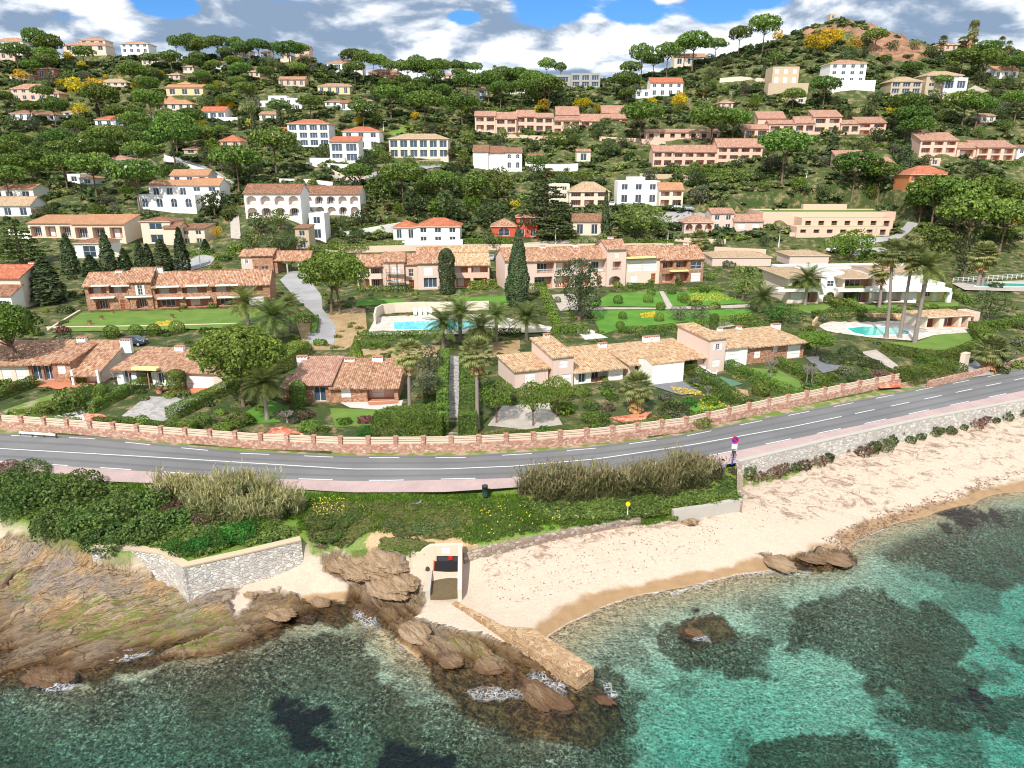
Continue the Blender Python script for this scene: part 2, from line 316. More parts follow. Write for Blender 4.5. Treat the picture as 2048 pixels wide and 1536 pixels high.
# ------------------------------------------------------------------ materials
def S(r, g, b):   # sRGB 0..255 -> linear
    f = lambda c: ((c/255+.055)/1.055)**2.4 if c > 10 else c/255/12.92
    return (f(r), f(g), f(b), 1)
class NT:
    def __init__(s, name):
        s.m = bpy.data.materials.new(name); s.m.use_nodes = True; s.t = s.m.node_tree; s.N = s.t.nodes; s.L = s.t.links
        s.bsdf = s.N['Principled BSDF']; s.out = s.N['Material Output']; s.bsdf.inputs['Specular IOR Level'].default_value = .25
        s.bsdf.inputs['Roughness'].default_value = .85
    def put(s, v, inp):
        if isinstance(v, (int, float)): inp.default_value = v
        elif isinstance(v, tuple): inp.default_value = v
        else: s.L.new(v, inp)
    def tc(s, k='Object'):
        if k == 'World': return s.N.new('ShaderNodeNewGeometry').outputs['Position']
        return s.N.new('ShaderNodeTexCoord').outputs[k]
    def map(s, v, sc=(1,1,1), rot=(0,0,0), loc=(0,0,0)):
        m = s.N.new('ShaderNodeMapping'); s.L.new(v, m.inputs[0]); m.inputs['Scale'].default_value = sc; m.inputs['Rotation'].default_value = rot; m.inputs['Location'].default_value = loc; return m.outputs[0]
    def noise(s, v, sc, det=4, r=.55, dist=0):
        n = s.N.new('ShaderNodeTexNoise'); s.L.new(v, n.inputs['Vector']); n.inputs['Scale'].default_value = sc; n.inputs['Detail'].default_value = det; n.inputs['Roughness'].default_value = r; n.inputs['Distortion'].default_value = dist; return n.outputs[0]
    def vor(s, v, sc, feat='F1', out='Distance', rnd=1):
        n = s.N.new('ShaderNodeTexVoronoi'); n.feature = feat; s.L.new(v, n.inputs['Vector']); n.inputs['Scale'].default_value = sc; n.inputs['Randomness'].default_value = rnd; return n.outputs[out]
    def math(s, op, a, b=0.0, clamp=False):
        m = s.N.new('ShaderNodeMath'); m.operation = op; m.use_clamp = clamp; s.put(a, m.inputs[0]); s.put(b, m.inputs[1]); return m.outputs[0]
    def ss(s, v, a, b, o0=0.0, o1=1.0, lin=False):
        m = s.N.new('ShaderNodeMapRange'); m.interpolation_type = 'LINEAR' if lin else 'SMOOTHSTEP'; s.L.new(v, m.inputs[0])
        for i, q in enumerate((a, b, o0, o1)): m.inputs[i+1].default_value = q
        return m.outputs[0]
    def mix(s, f, a, b, mode='MIX'):
        m = s.N.new('ShaderNodeMixRGB'); m.blend_type = mode; s.put(f, m.inputs[0]); s.put(a, m.inputs[1]); s.put(b, m.inputs[2]); return m.outputs[0]
    def ramp(s, v, stops, const=False):
        r = s.N.new('ShaderNodeValToRGB'); s.L.new(v, r.inputs[0]); e = r.color_ramp.elements
        if const: r.color_ramp.interpolation = 'CONSTANT'
        while len(e) < len(stops): e.new(.5)
        for i, (p, c) in enumerate(stops): e[i].position = p; e[i].color = c
        return r.outputs[0]
    def sep(s, v):
        n = s.N.new('ShaderNodeSeparateXYZ'); s.L.new(v, n.inputs[0]); return n.outputs
    def comb(s, x, y, z=0.0):
        n = s.N.new('ShaderNodeCombineXYZ'); s.put(x, n.inputs[0]); s.put(y, n.inputs[1]); s.put(z, n.inputs[2]); return n.outputs[0]
    def white(s, v, col=False):
        n = s.N.new('ShaderNodeTexWhiteNoise'); s.L.new(v, n.inputs['Vector']); return n.outputs['Color' if col else 'Value']
    def attr(s, name):
        n = s.N.new('ShaderNodeAttribute'); n.attribute_name = name; return n.outputs
    def bump(s, h, st=.3, d=.05):
        b = s.N.new('ShaderNodeBump'); b.inputs['Strength'].default_value = st; b.inputs['Distance'].default_value = d; s.L.new(h, b.inputs['Height']); s.L.new(b.outputs[0], s.bsdf.inputs['Normal']); return b
    def col(s, c): s.put(c, s.bsdf.inputs['Base Color'])
    def rough(s, r): s.put(r, s.bsdf.inputs['Roughness'])
MAT = {}
def plaster(name, c, var=.10, dirt=.25, sc=1.2):
    n = NT(name); p = n.tc(); a = n.noise(p, sc, 5, .6); st = n.noise(n.map(p, (3, 3, .35)), 1.0, 4, .6)
    d = tuple(x*(1-dirt) for x in c[:3])+(1,)
    k = n.ss(st, .55, .8); cc = n.mix(n.math('MULTIPLY', k, .7), c, d)
    cc = n.mix(n.ss(a, .3, .7, 0, var, True), cc, tuple(x*.72 for x in c[:3])+(1,))
    n.col(cc); n.rough(.9); n.bump(n.noise(p, 18, 3), .12, .01); MAT[name] = n.m; return n.m
plaster('white plaster', S(240,238,232)); plaster('cream plaster', S(226,210,190)); plaster('peach plaster', S(226,192,170)); plaster('pink plaster', S(222,198,184))
plaster('orange plaster', S(214,136,92)); plaster('red plaster', S(200,96,72)); plaster('tan plaster', S(200,180,152)); plaster('grey plaster', S(172,168,160)); plaster('yellow plaster', S(228,206,160))
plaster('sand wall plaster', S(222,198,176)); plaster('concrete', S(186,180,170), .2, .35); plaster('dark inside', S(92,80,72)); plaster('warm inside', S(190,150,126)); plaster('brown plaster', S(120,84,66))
plaster('white paint', S(236,236,232), .03, .1); plaster('blue paint', S(110,150,205), .03, .1); plaster('brown shutter', S(150,84,52), .05, .1); plaster('green paint', S(28,120,92), .05, .1)
plaster('terracotta floor', S(196,132,100), .2, .2); plaster('red brick trim', S(186,130,110), .25, .3); plaster('blue pole paint', S(28,48,150), .03, .1); plaster('orange paint', S(225,95,30), .03, .1)
plaster('black cloth', S(42,42,46), .05, .1); plaster('awning cream', S(236,222,150), .03, .1); plaster('iron', S(70,70,72), .1, .1); plaster('skin', S(205,150,120), .02, .05)
plaster('dark hair', S(45,30,24), .02, .05); plaster('grey shirt', S(150,152,160), .02, .05); plaster('navy trousers', S(28,32,50), .02, .05); plaster('tyre rubber', S(28,28,30), .05, .1)
plaster('yellow paint', S(245,205,20), .03, .1); plaster('red paint', S(205,30,36), .03, .1); plaster('sign blue', S(30,60,175), .02, .05); plaster('dark green paint', S(34,62,52), .05, .1)
plaster('bark', S(122,100,84), .5, .4, 4); plaster('pale bark', S(166,156,144), .5, .4, 4); plaster('palm bark', S(150,138,128), .5, .4, 5); plaster('grey twig', S(150,140,134), .3, .3, 4)
def glass():
    n = NT('window glass'); n.col(S(58,72,86)); n.rough(.08); n.bsdf.inputs['Specular IOR Level'].default_value = .9; MAT['glass'] = n.m
    n = NT('blue window glass'); n.col(S(66,84,104)); n.rough(.08); n.bsdf.inputs['Specular IOR Level'].default_value = .9; MAT['blue glass'] = n.m
    for k, c in (('car blue grey', (62,74,92)), ('car white', (225,226,228)), ('car dark', (40,42,46)), ('car silver', (170,174,180))):
        n = NT(k); n.col(S(*c)); n.rough(.25); n.bsdf.inputs['Coat Weight'].default_value = .5; MAT[k] = n.m
glass()
def tiles(name, cs, cw=.26, rl=.42, mortar=.55):
    """barrel roof tiles: columns up the slope, every tile its own fired colour"""
    n = NT(name); p = n.tc(); x, y, z = n.sep(p)
    u = n.math('DIVIDE', x, cw); fu = n.math('FLOOR', u); off = n.math('MULTIPLY', n.white(n.comb(fu, 3.3)), .6)
    v = n.math('ADD', n.math('DIVIDE', y, rl), off); fv = n.math('FLOOR', v)
    r = n.white(n.comb(fu, fv)); big = n.noise(p, .5, 4)
    c = n.ramp(r, [(i/len(cs), S(*q)) for i, q in enumerate(cs)], True)
    c = n.mix(n.ss(big, .35, .7, 0, .45), c, tuple(q*.72 for q in S(*cs[0])[:3])+(1,))
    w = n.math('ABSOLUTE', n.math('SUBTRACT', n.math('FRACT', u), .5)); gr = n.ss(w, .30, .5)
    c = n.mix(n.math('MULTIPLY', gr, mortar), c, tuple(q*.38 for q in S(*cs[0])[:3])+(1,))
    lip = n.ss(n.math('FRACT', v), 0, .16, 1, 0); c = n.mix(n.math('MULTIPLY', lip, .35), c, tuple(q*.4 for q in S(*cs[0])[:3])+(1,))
    n.col(c); h = n.math('SUBTRACT', n.math('COSINE', n.math('MULTIPLY', n.math('SUBTRACT', n.math('FRACT', u), .5), 6.283)), n.math('MULTIPLY', n.math('FRACT', v), .5))
    n.bump(h, .9, .06); MAT[name] = n.m
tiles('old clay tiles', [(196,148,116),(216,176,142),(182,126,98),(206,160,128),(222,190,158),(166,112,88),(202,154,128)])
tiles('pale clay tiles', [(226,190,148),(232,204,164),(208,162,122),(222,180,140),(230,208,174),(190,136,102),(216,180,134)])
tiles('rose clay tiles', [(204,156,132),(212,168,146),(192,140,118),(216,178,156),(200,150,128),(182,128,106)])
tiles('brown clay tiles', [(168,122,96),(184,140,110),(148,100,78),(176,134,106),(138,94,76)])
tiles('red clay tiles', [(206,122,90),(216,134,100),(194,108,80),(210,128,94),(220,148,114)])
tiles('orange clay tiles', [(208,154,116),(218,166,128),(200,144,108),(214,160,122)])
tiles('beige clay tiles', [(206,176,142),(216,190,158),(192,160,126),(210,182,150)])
def stone(name, cs, sc=2.6, joint=(.3,.24,.2), jw=.05, bump=.6, stretch=1.6):
    n = NT(name); p = n.map(n.tc(), (1, 1, stretch)); p2 = n.N.new('ShaderNodeVectorMath'); p2.operation = 'ADD'
    n.L.new(p, p2.inputs[0]); nz = n.N.new('ShaderNodeTexNoise'); nz.inputs['Scale'].default_value = 2.0; n.L.new(p, nz.inputs['Vector'])
    sc_ = n.N.new('ShaderNodeVectorMath'); sc_.operation = 'SCALE'; n.L.new(nz.outputs['Color'], sc_.inputs[0]); sc_.inputs['Scale'].default_value = .25; n.L.new(sc_.outputs[0], p2.inputs[1]); q = p2.outputs[0]
    cc = n.vor(q, sc, 'F1', 'Color'); r = n.sep(cc)[0]; e = n.vor(q, sc, 'DISTANCE_TO_EDGE')
    c = n.ramp(r, [(i/len(cs), S(*k)) for i, k in enumerate(cs)], True)
    c = n.mix(n.ss(n.noise(p, 9, 4), .3, .7, 0, .3, True), c, tuple(x*.6 for x in S(*cs[0])[:3])+(1,))
    c = n.mix(n.ss(e, jw*.3, jw, 1, 0), c, joint+(1,)); n.col(c)
    n.bump(n.math('ADD', n.ss(e, 0, .14), n.noise(p, 8, 3)), bump, .05); MAT[name] = n.m
stone('red rubble stone', [(196,150,130),(186,132,112),(212,176,156),(176,122,102),(204,160,134),(218,192,176),(182,140,122)], 3.4, (.42,.30,.24), .05)
stone('house rubble stone', [(188,140,110),(172,116,90),(204,164,134),(152,100,82),(198,150,116),(180,128,104)], 3.4, (.40,.27,.19), .06)
stone('white rubble stone', [(216,208,198),(232,226,216),(196,188,180),(240,236,228),(214,202,188),(200,194,188)], 2.8, (.50,.47,.44), .04, 1.0)
stone('ochre rubble stone', [(222,184,140),(206,160,112),(232,204,168),(190,140,98)], 2.2, (.36,.28,.2), .06)
stone('grey rubble stone', [(176,160,146),(150,132,118),(192,176,160),(160,130,112)], 2.6, (.2,.17,.15), .07)
stone('crazy paving', [(204,112,82),(222,140,108),(190,96,70),(232,170,140)], 1.6, (.5,.34,.26), .04, .3, 1)
stone('pale paving', [(214,202,188),(226,216,204),(202,188,174)], 1.4, (.42,.38,.34), .03, .2, 1)
stone('grey paving', [(176,170,166),(188,182,176),(160,154,150)], 2.2, (.3,.29,.28), .03, .2, 1)
stone('ochre jetty stone', [(182,148,110),(170,134,98),(194,164,126),(176,140,104),(160,124,90)], 2.6, (.62,.50,.36), .035, .8, 1.3)
def foliage(name, c1, c2, c3=None, trans=.32, sc=.35):
    n = NT(name); g = n.N.new('ShaderNodeNewGeometry'); oi = n.N.new('ShaderNodeObjectInfo')
    a = n.noise(g.outputs['Position'], sc, 3)
    c = n.mix(n.ss(a, .35, .65), S(*c1), S(*c2)); c = n.mix(n.ss(g.outputs['Random Per Island'], .0, 1, 0, 1, True), c, n.mix(.5, c, S(*(c3 or c2))))
    h = n.N.new('ShaderNodeHueSaturation'); n.L.new(c, h.inputs['Color']); n.put(n.ss(oi.outputs['Random'], 0, 1, .472, .512, True), h.inputs['Hue'])
    n.put(n.math('MULTIPLY', n.ss(g.outputs['Random Per Island'], 0, 1, .62, 1.3, True), n.ss(n.math('FRACT', n.math('MULTIPLY', oi.outputs['Random'], 7.3)), 0, 1, .62, 1.16, True)), h.inputs['Value']); c = h.outputs[0]
    n.col(c); n.rough(.65); tr = n.N.new('ShaderNodeBsdfTranslucent'); n.L.new(c, tr.inputs[0]); mx = n.N.new('ShaderNodeMixShader'); mx.inputs[0].default_value = trans
    n.L.new(n.bsdf.outputs[0], mx.inputs[1]); n.L.new(tr.outputs[0], mx.inputs[2]); n.L.new(mx.outputs[0], n.out.inputs[0]); MAT[name] = n.m
foliage('far pine needles', (76, 108, 44), (106, 138, 56), (134, 158, 74), .25); foliage('pine needles', (84, 116, 44), (110, 142, 56), (134, 160, 72)); foliage('dark leaves', (66, 88, 50), (94, 112, 64), (120, 134, 84)); foliage('green leaves', (86, 114, 50), (118, 142, 64), (144, 160, 84))
foliage('bright leaves', (80,114,33), (108,135,45), (123,146,54)); foliage('yellow leaves', (214,190,38), (236,206,40), (170,170,50)); foliage('cypress leaves', (64, 84, 52), (86, 104, 66), (110, 124, 86))
foliage('olive leaves', (98,106,80), (116,122,95), (131,136,111)); foliage('palm leaves', (80,104,48), (108,128,58), (146,154,88)); foliage('fan palm leaves', (126,138,78), (156,162,100), (182,180,120)); foliage('dry palm leaves', (196,160,104), (214,182,130), (170,130,80))
foliage('hedge leaves', (84, 116, 44), (112, 140, 54), (134, 154, 70), .2); foliage('scrub leaves', (88, 108, 58), (124, 138, 78), (156, 158, 110), .2, .12); foliage('purple leaves', (150,96,84), (128,84,80)); foliage('orange fruit', (236,140,40), (220,110,30))
foliage('reed straw', (184,170,122), (206,192,146), (140,142,84), .3); foliage('grass blades', (88,131,34), (111,151,43), (126,153,54), .3, 1); foliage('ice plant leaves', (76,104,46), (98,122,58), (128,84,70), .1, .8); foliage('yellow flowers', (250,232,40), (246,240,90)); foliage('shore leaves', (68, 96, 44), (90, 120, 54), (116, 140, 72), .2, .4)
foliage('glossy green leaves', (44,102,37), (59,124,42), (76,136,51), .2, .6); foliage('brown twigs', (132,104,84), (112,92,78), (150,130,108))
def ground():
    n = NT('lawn'); p = n.tc('World'); a = n.noise(p, .35, 4); b = n.noise(p, 9, 3); c = n.mix(n.ss(a, .3, .7), S(96,124,50), S(118,140,66)); c = n.mix(n.ss(b, .3, .75, 0, .5), c, S(82,118,40)); n.col(c); n.bump(b, .5, .05); MAT['lawn'] = n.m
    n = NT('bright lawn'); p = n.tc('World'); a = n.noise(p, .4, 4); b = n.noise(p, 9, 3); c = n.mix(n.ss(a, .3, .7), S(80,128,42), S(102,144,54)); c = n.mix(n.ss(b, .3, .75, 0, .5), c, S(66,118,32)); n.col(c); n.bump(b, .5, .05); MAT['bright lawn'] = n.m
    n = NT('asphalt'); p = n.tc('World'); a = n.noise(p, .12, 4); b = n.noise(p, 30, 2); c = n.mix(n.ss(a, .3, .7), S(116,115,115), S(130,129,128)); c = n.mix(n.ss(b, .3, .7, 0, .25, True), c, S(105,105,106))
    t = n.attr('lane')['Fac']; w = n.math('SINE', n.math('MULTIPLY', t, 25.13)); c = n.mix(n.ss(w, .2, 1, 0, .45), c, S(92,92,94)); cr = n.vor(n.map(p, (.25,.25,.25)), 1.0, 'DISTANCE_TO_EDGE'); c = n.mix(n.ss(cr, 0, .006, .35, 0), c, S(80,80,82)); n.col(c); n.rough(.85); n.bump(b, .2, .01); MAT['asphalt'] = n.m
    n = NT('drive tarmac'); p = n.tc('World'); a = n.noise(p, .25, 5); c = n.mix(n.ss(a, .3, .7), S(150,148,148), S(168,166,164)); n.col(c); n.bump(n.noise(p, 25, 2), .2, .01); MAT['drive tarmac'] = n.m
    n = NT('pinkish footway'); p = n.tc('World'); a = n.noise(p, .5, 5, .65); c = n.mix(n.ss(a, .3, .7), S(186,160,154), S(168,146,142)); c = n.mix(n.ss(n.noise(p, 12, 3), .4, .7, 0, .4), c, S(205,186,178)); n.col(c); MAT['footway'] = n.m
    n = NT('road marking'); p = n.tc('World'); c = n.mix(n.ss(n.noise(p, 6, 4), .45, .7, 0, .5), S(226,226,224), S(160,160,160)); n.col(c); MAT['marking'] = n.m
    n = NT('verge'); p = n.tc('World'); a = n.noise(p, .7, 5, .6); c = n.mix(n.ss(a, .40, .56), S(178,158,136), S(104,132,50)); c = n.mix(n.ss(n.noise(p, 8, 3), .4, .7, 0, .5), c, S(120,110,80)); n.col(c); n.bump(a, .5, .05); MAT['verge'] = n.m
    n = NT('bare garden soil'); p = n.tc('World'); a = n.noise(p, .6, 5, .6); c = n.mix(n.ss(a, .3, .7), S(190,160,122), S(166,134,100)); c = n.mix(n.ss(n.noise(p, 6, 4), .5, .65), c, S(110,112,66)); n.col(c); n.bump(n.noise(p, 5, 4), .5, .1); MAT['soil'] = n.m
    n = NT('gravel'); p = n.tc('World'); a = n.noise(p, .8, 5, .6); c = n.mix(n.ss(a, .3, .7), S(204,194,182), S(184,172,160)); c = n.mix(n.ss(n.vor(p, 9), .1, .6, 0, .4), c, S(140,130,120)); n.col(c); MAT['gravel'] = n.m
    n = NT('white gravel'); p = n.tc('World'); c = n.mix(n.ss(n.vor(p, 9), .1, .6, 0, .5), S(228,224,216), S(160,154,148)); n.col(c); MAT['white gravel'] = n.m
    n = NT('dark cover'); p = n.tc('World'); c = n.mix(n.ss(n.noise(p, 2, 4), .3, .7), S(126,126,130), S(112,112,116)); n.col(c); MAT['pool cover grey'] = n.m
    n = NT('green cover'); p = n.tc('World'); c = n.mix(n.ss(n.noise(p, 2, 4), .3, .7), S(84,118,98), S(96,130,108)); n.col(c); MAT['pool cover green'] = n.m
    for k, ca, cb in (('pool water blue', (70,200,222), (120,222,236)), ('pool water teal', (40,176,164), (76,200,186))):
        n = NT(k); p = n.tc('World'); c = n.mix(n.ss(n.vor(p, 1.6, 'DISTANCE_TO_EDGE'), 0, .2, 1, 0), S(*ca), S(*cb)); n.col(c); n.rough(.06); n.bsdf.inputs['Specular IOR Level'].default_value = .5; n.bump(n.noise(p, 2.5, 3), .1, .05); MAT[k] = n.m
    # far land
    n = NT('hill ground'); p = n.tc('World'); a = n.noise(p, .07, 6, .6); b = n.noise(p, .5, 5, .6); y = n.sep(p)[1]
    c = n.mix(n.ss(a, .4, .6), S(60,76,38), S(84,92,50)); c = n.mix(n.ss(b, .46, .68), c, S(166,142,106)); c = n.mix(n.ss(n.noise(p, 2.5, 4), .42, .6, 0, .7), c, S(74,92,44))
    rk = n.attr('rock')['Fac']; rc = n.mix(n.ss(n.noise(n.map(p, (.2,.2,.6)), 1.0, 6, .7), .35, .65), S(178,130,100), S(132,104,84)); c = n.mix(rk, c, rc); n.col(c); n.bump(n.noise(p, 1.2, 6, .7), 1, .5); MAT['hill ground'] = n.m
    # near shore
    n = NT('shore ground'); g = n.tc('World'); x, y, z = n.sep(g); m1 = n.sep(n.attr('mask')['Color']); m2 = n.sep(n.attr('mask2')['Color'])
    fine = n.noise(g, 7, 5, .65); med = n.noise(g, 1.3, 5, .6); big = n.noise(g, .35, 4)
    sand = n.mix(n.ss(fine, .35, .7), S(202,185,166), S(190,171,151)); sand = n.mix(n.ss(n.noise(n.map(g, (1,1,1)), 22, 2), .55, .75, 0, .35), sand, S(182,158,136))
    foot = n.vor(g, 2.2, 'SMOOTH_F1') ; wr = n.math('ADD', z, n.math('MULTIPLY', n.math('SUBTRACT', big, .5), .7))
    wet = n.ss(wr, .26, .46, 1, 0); sand = n.mix(wet, sand, n.mix(n.ss(med, .3, .7), S(166,136,100), S(155,125,91)))
    dr = n.noise(n.map(g, (.55,.9,1), (0,0,-.5)), 1.0, 8, .78, 1.4); wk = n.math('MULTIPLY', m1[2], n.ss(dr, .47, .62)); sand = n.mix(wk, sand, n.mix(n.ss(fine, .4, .6), S(150,122,102), S(112,88,74)))
    uw = n.ss(z, -.1, .05, 1, 0)
    qa = n.map(g, (1,1,1), (0,0,-.52)); qb = n.map(g, (1,1,1), (0,0,.85)); q = n.mix(n.ss(x, -17, -13), qa, qb)
    str1 = n.noise(n.map(q, (.28,2.2,1)), 1.5, 9, .72, .5); str2 = n.noise(n.map(q, (.5,4.5,1)), 2.2, 7, .72, .7); str3 = n.noise(n.map(q, (.8,8,1)), 2.6, 6, .7, .4)
    rock = n.ramp(str1, [(.30, S(84,64,50)), (.42, S(150,122,94)), (.52, S(214,188,152)), (.60, S(172,148,122)), (.72, S(200,190,178))]); gy = n.ss(n.noise(g, .28, 4, .6), .44, .60, 0, .7); rock = n.mix(gy, rock, n.mix(n.ss(str2, .35, .65), S(146,132,124), S(190,178,168)))
    rock = n.mix(n.ss(n.noise(g, .5, 4, .6), .5, .62, 0, .6), rock, S(206,164,108)); rock = n.mix(n.ss(str2, .51, .60, 0, .7), rock, S(78,62,50)); rock = n.mix(n.ss(str3, .50, .60, 0, .6), rock, S(62,50,42))
    mid = n.ss(n.math('ADD', z, n.math('MULTIPLY', str1, .8)), .9, 1.7, 1, 0); rock = n.mix(n.math('MULTIPLY', mid, .55), rock, n.mix(n.ss(str2, .4, .6), S(92,74,54), S(150,124,84)))
    alg = n.math('MULTIPLY', m2[1], n.ss(n.noise(n.map(q, (.5,4,1)), 1.5, 8, .72), .49, .60)); rock = n.mix(alg, rock, S(118,140,46))
    low = n.ss(n.math('ADD', z, n.math('MULTIPLY', str2, .7)), .35, .85, 1, 0); rock = n.mix(n.math('MULTIPLY', low, .9), rock, n.mix(n.ss(str3, .38, .6), S(50,38,28), S(118,84,50)))
    crk = n.vor(n.map(q, (.16,.9,1)), .8, 'DISTANCE_TO_EDGE'); rock = n.mix(n.ss(crk, 0, .016, .7, 0), rock, S(60,46,38))
    c = n.mix(m1[0], sand, rock)
    # sea bed: sand, cobbles, weed
    cob = n.vor(g, 3.2, 'F1', 'Color'); cobv = n.sep(cob)[0]; bed_s = n.mix(n.ss(n.noise(g, 4.2, 6, .75, .5), .36, .56), S(176,172,144), S(240,234,208))
    bed_w = n.ramp(n.noise(g, 4.2, 7, .8, .6), [(.40, S(34,32,25)), (.49, S(92,82,62)), (.56, S(164,150,118)), (.64, S(236,226,194))])
    weed = n.math('MAXIMUM', m2[0], 0.0); bed = n.mix(weed, n.mix(n.ss(z, -.9, -.15, 0, .85), bed_s, S(206,182,142)), bed_w); bed = n.mix(n.math('MULTIPLY', weed, n.ss(n.noise(g, .22, 4, .6), .45, .6, 0, .6)), bed, n.mix(n.ss(n.noise(g, 3.0, 6, .75), .4, .6), S(52,44,28), S(128,108,72))); bed = n.mix(m2[2], bed, S(10,20,26)); brn = n.mix(n.ss(n.noise(g, 2.2, 6, .7, .6), .35, .65), S(74,56,34), S(182,138,86)); bed = n.mix(m1[0], bed, brn)
    c = n.mix(uw, c, bed)
    gr = n.mix(n.ss(med, .4, .6), S(104,140,46), S(128,136,68)); gr = n.mix(n.ss(fine, .4, .65, 0, .6), gr, S(70,92,36)); c = n.mix(m1[1], c, gr)
    pth = n.attr('path')['Fac']; c = n.mix(pth, c, n.mix(n.ss(fine, .3, .7), S(206,172,134), S(178,146,112)))
    n.col(c); n.put(n.math('SUBTRACT', .92, n.math('MULTIPLY', wet, .45)), n.bsdf.inputs['Roughness'])
    hb = n.math('ADD', n.math('MULTIPLY', n.ss(crk, 0, .12), m1[0]), n.math('ADD', n.math('MULTIPLY', n.math('ADD', str1, str2), n.math('MULTIPLY', m1[0], 2.6)), n.math('MULTIPLY', n.noise(g, 3.2, 5, .6), .5))); n.bump(hb, .8, .16); MAT['shore'] = n.m
ground()
plaster('mossy concrete', S(112,98,74), .6, .6, 3)
def water():
    n = NT('sea water'); n.N.remove(n.bsdf); p = n.tc('World')
    h1 = n.noise(n.map(p, (1,1.6,1), (0,0,.5)), 1.1, 4, .6, .8); h2 = n.noise(n.map(p, (1,1.4,1), (0,0,.3)), 4.5, 3, .6, .5); h = n.math('ADD', h1, n.math('MULTIPLY', h2, .35))
    bp = n.N.new('ShaderNodeBump'); bp.inputs['Strength'].default_value = .9; bp.inputs['Distance'].default_value = .16; n.L.new(h, bp.inputs['Height'])
    gl = n.N.new('ShaderNodeBsdfGlossy'); gl.inputs['Roughness'].default_value = .05; n.L.new(bp.outputs[0], gl.inputs['Normal'])
    fr = n.N.new('ShaderNodeFresnel'); fr.inputs['IOR'].default_value = 1.33; n.L.new(bp.outputs[0], fr.inputs['Normal'])
    tr = n.N.new('ShaderNodeBsdfTransparent'); 
    # caustic light net painted into the transparency colour as bright cell edges
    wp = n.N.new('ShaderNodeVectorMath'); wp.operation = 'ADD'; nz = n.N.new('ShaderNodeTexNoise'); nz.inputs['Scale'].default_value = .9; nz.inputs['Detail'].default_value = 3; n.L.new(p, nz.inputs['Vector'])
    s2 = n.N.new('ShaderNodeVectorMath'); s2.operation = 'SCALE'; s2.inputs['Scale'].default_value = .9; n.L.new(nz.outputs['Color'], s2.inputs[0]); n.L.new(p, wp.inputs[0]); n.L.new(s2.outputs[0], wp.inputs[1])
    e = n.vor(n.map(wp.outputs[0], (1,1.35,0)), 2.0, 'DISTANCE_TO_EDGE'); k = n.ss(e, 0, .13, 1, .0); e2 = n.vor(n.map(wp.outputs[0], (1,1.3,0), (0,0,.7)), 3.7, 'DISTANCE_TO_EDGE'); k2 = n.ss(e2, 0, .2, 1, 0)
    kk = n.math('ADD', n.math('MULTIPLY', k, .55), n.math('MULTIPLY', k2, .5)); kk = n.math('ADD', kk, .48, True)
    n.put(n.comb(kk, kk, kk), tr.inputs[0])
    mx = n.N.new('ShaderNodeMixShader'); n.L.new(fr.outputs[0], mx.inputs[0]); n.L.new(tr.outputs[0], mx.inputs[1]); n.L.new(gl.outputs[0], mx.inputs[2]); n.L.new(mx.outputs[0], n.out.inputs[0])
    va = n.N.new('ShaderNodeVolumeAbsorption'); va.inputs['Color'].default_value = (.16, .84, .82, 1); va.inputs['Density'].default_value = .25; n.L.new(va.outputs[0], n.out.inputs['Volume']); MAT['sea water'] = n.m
    n = NT('sea foam'); p = n.tc('World'); wv = n.N.new('ShaderNodeVectorMath'); wv.operation = 'ADD'; nz = n.N.new('ShaderNodeTexNoise'); nz.inputs['Scale'].default_value = 1.6; nz.inputs['Detail'].default_value = 4; n.L.new(p, nz.inputs['Vector']); n.L.new(p, wv.inputs[0]); n.L.new(nz.outputs['Color'], wv.inputs[1]); e = n.vor(n.map(wv.outputs[0], (1,1,0)), 3.4, 'DISTANCE_TO_EDGE'); a = n.noise(p, 7, 6, .75, 1.6); fd = n.attr('edge')['Fac']; lace = n.math('MAXIMUM', n.ss(e, .02, .10, 1, 0), n.ss(a, .5, .64)); n.bsdf.inputs['Base Color'].default_value = S(240,243,245); n.put(n.math('MULTIPLY', n.math('MULTIPLY', lace, n.ss(a, .34, .5)), n.ss(fd, 0, .9, .6, 0)), n.bsdf.inputs['Alpha']); MAT['foam'] = n.m
water()

def rockmat():
    n = NT('coast rock'); p = n.tc('World'); q = n.map(p, (1,1,1), (0,0,.9)); a = n.noise(n.map(q, (.35,1.9,1.2)), 1.6, 9, .72, .6); b = n.noise(n.map(q, (.7,3.5,1.5)), 2.2, 6, .7, 1.0)
    c = n.ramp(a, [(.25, S(84,66,54)), (.42, S(140,116,92)), (.55, S(180,154,124)), (.7, S(160,148,138))]); c = n.mix(n.ss(b, .5, .62, 0, .5), c, S(184,144,96)); z = n.sep(p)[2]; c = n.mix(n.ss(n.math('ADD', z, n.math('MULTIPLY', b, .6)), .3, .95, .8, 0), c, S(92,62,38)); n.col(c); n.bump(n.math('ADD', n.math('MULTIPLY', a, 2.0), b), .9, .15); MAT['rock'] = n.m
rockmat()
# ------------------------------------------------------------------ ground meshes
def struct(o, label=None): o['kind'] = 'structure'; return o
def strip(name, fa, fb, z, mat, x0=-100, x1=100, st=1.0, cols=1, label=None, za=None):
    xs = np.arange(x0, x1+.01, st); V = []; n = cols+1
    A = np.array([float(fa(x)) for x in xs]); B = np.array([float(fb(x)) for x in xs]); tt = []
    for j in range(n):
        t = j/cols
        for i, x in enumerate(xs): V.append((x, A[i]*(1-t)+B[i]*t, z)); tt.append(t)
    k = len(xs); Fc = [(j*k+i, j*k+i+1, (j+1)*k+i+1, (j+1)*k+i) for j in range(cols) for i in range(k-1)]
    me = mesh_np(name, V, Fc, [MAT[mat]]); a = me.attributes.new('lane', 'FLOAT', 'POINT'); a.data.foreach_set('value', np.array(tt, dtype=np.float32))
    o = link(name, me); struct(o); return o
def normals_up(me):
    me.flip_normals() if me.polygons[0].normal.z < 0 else None
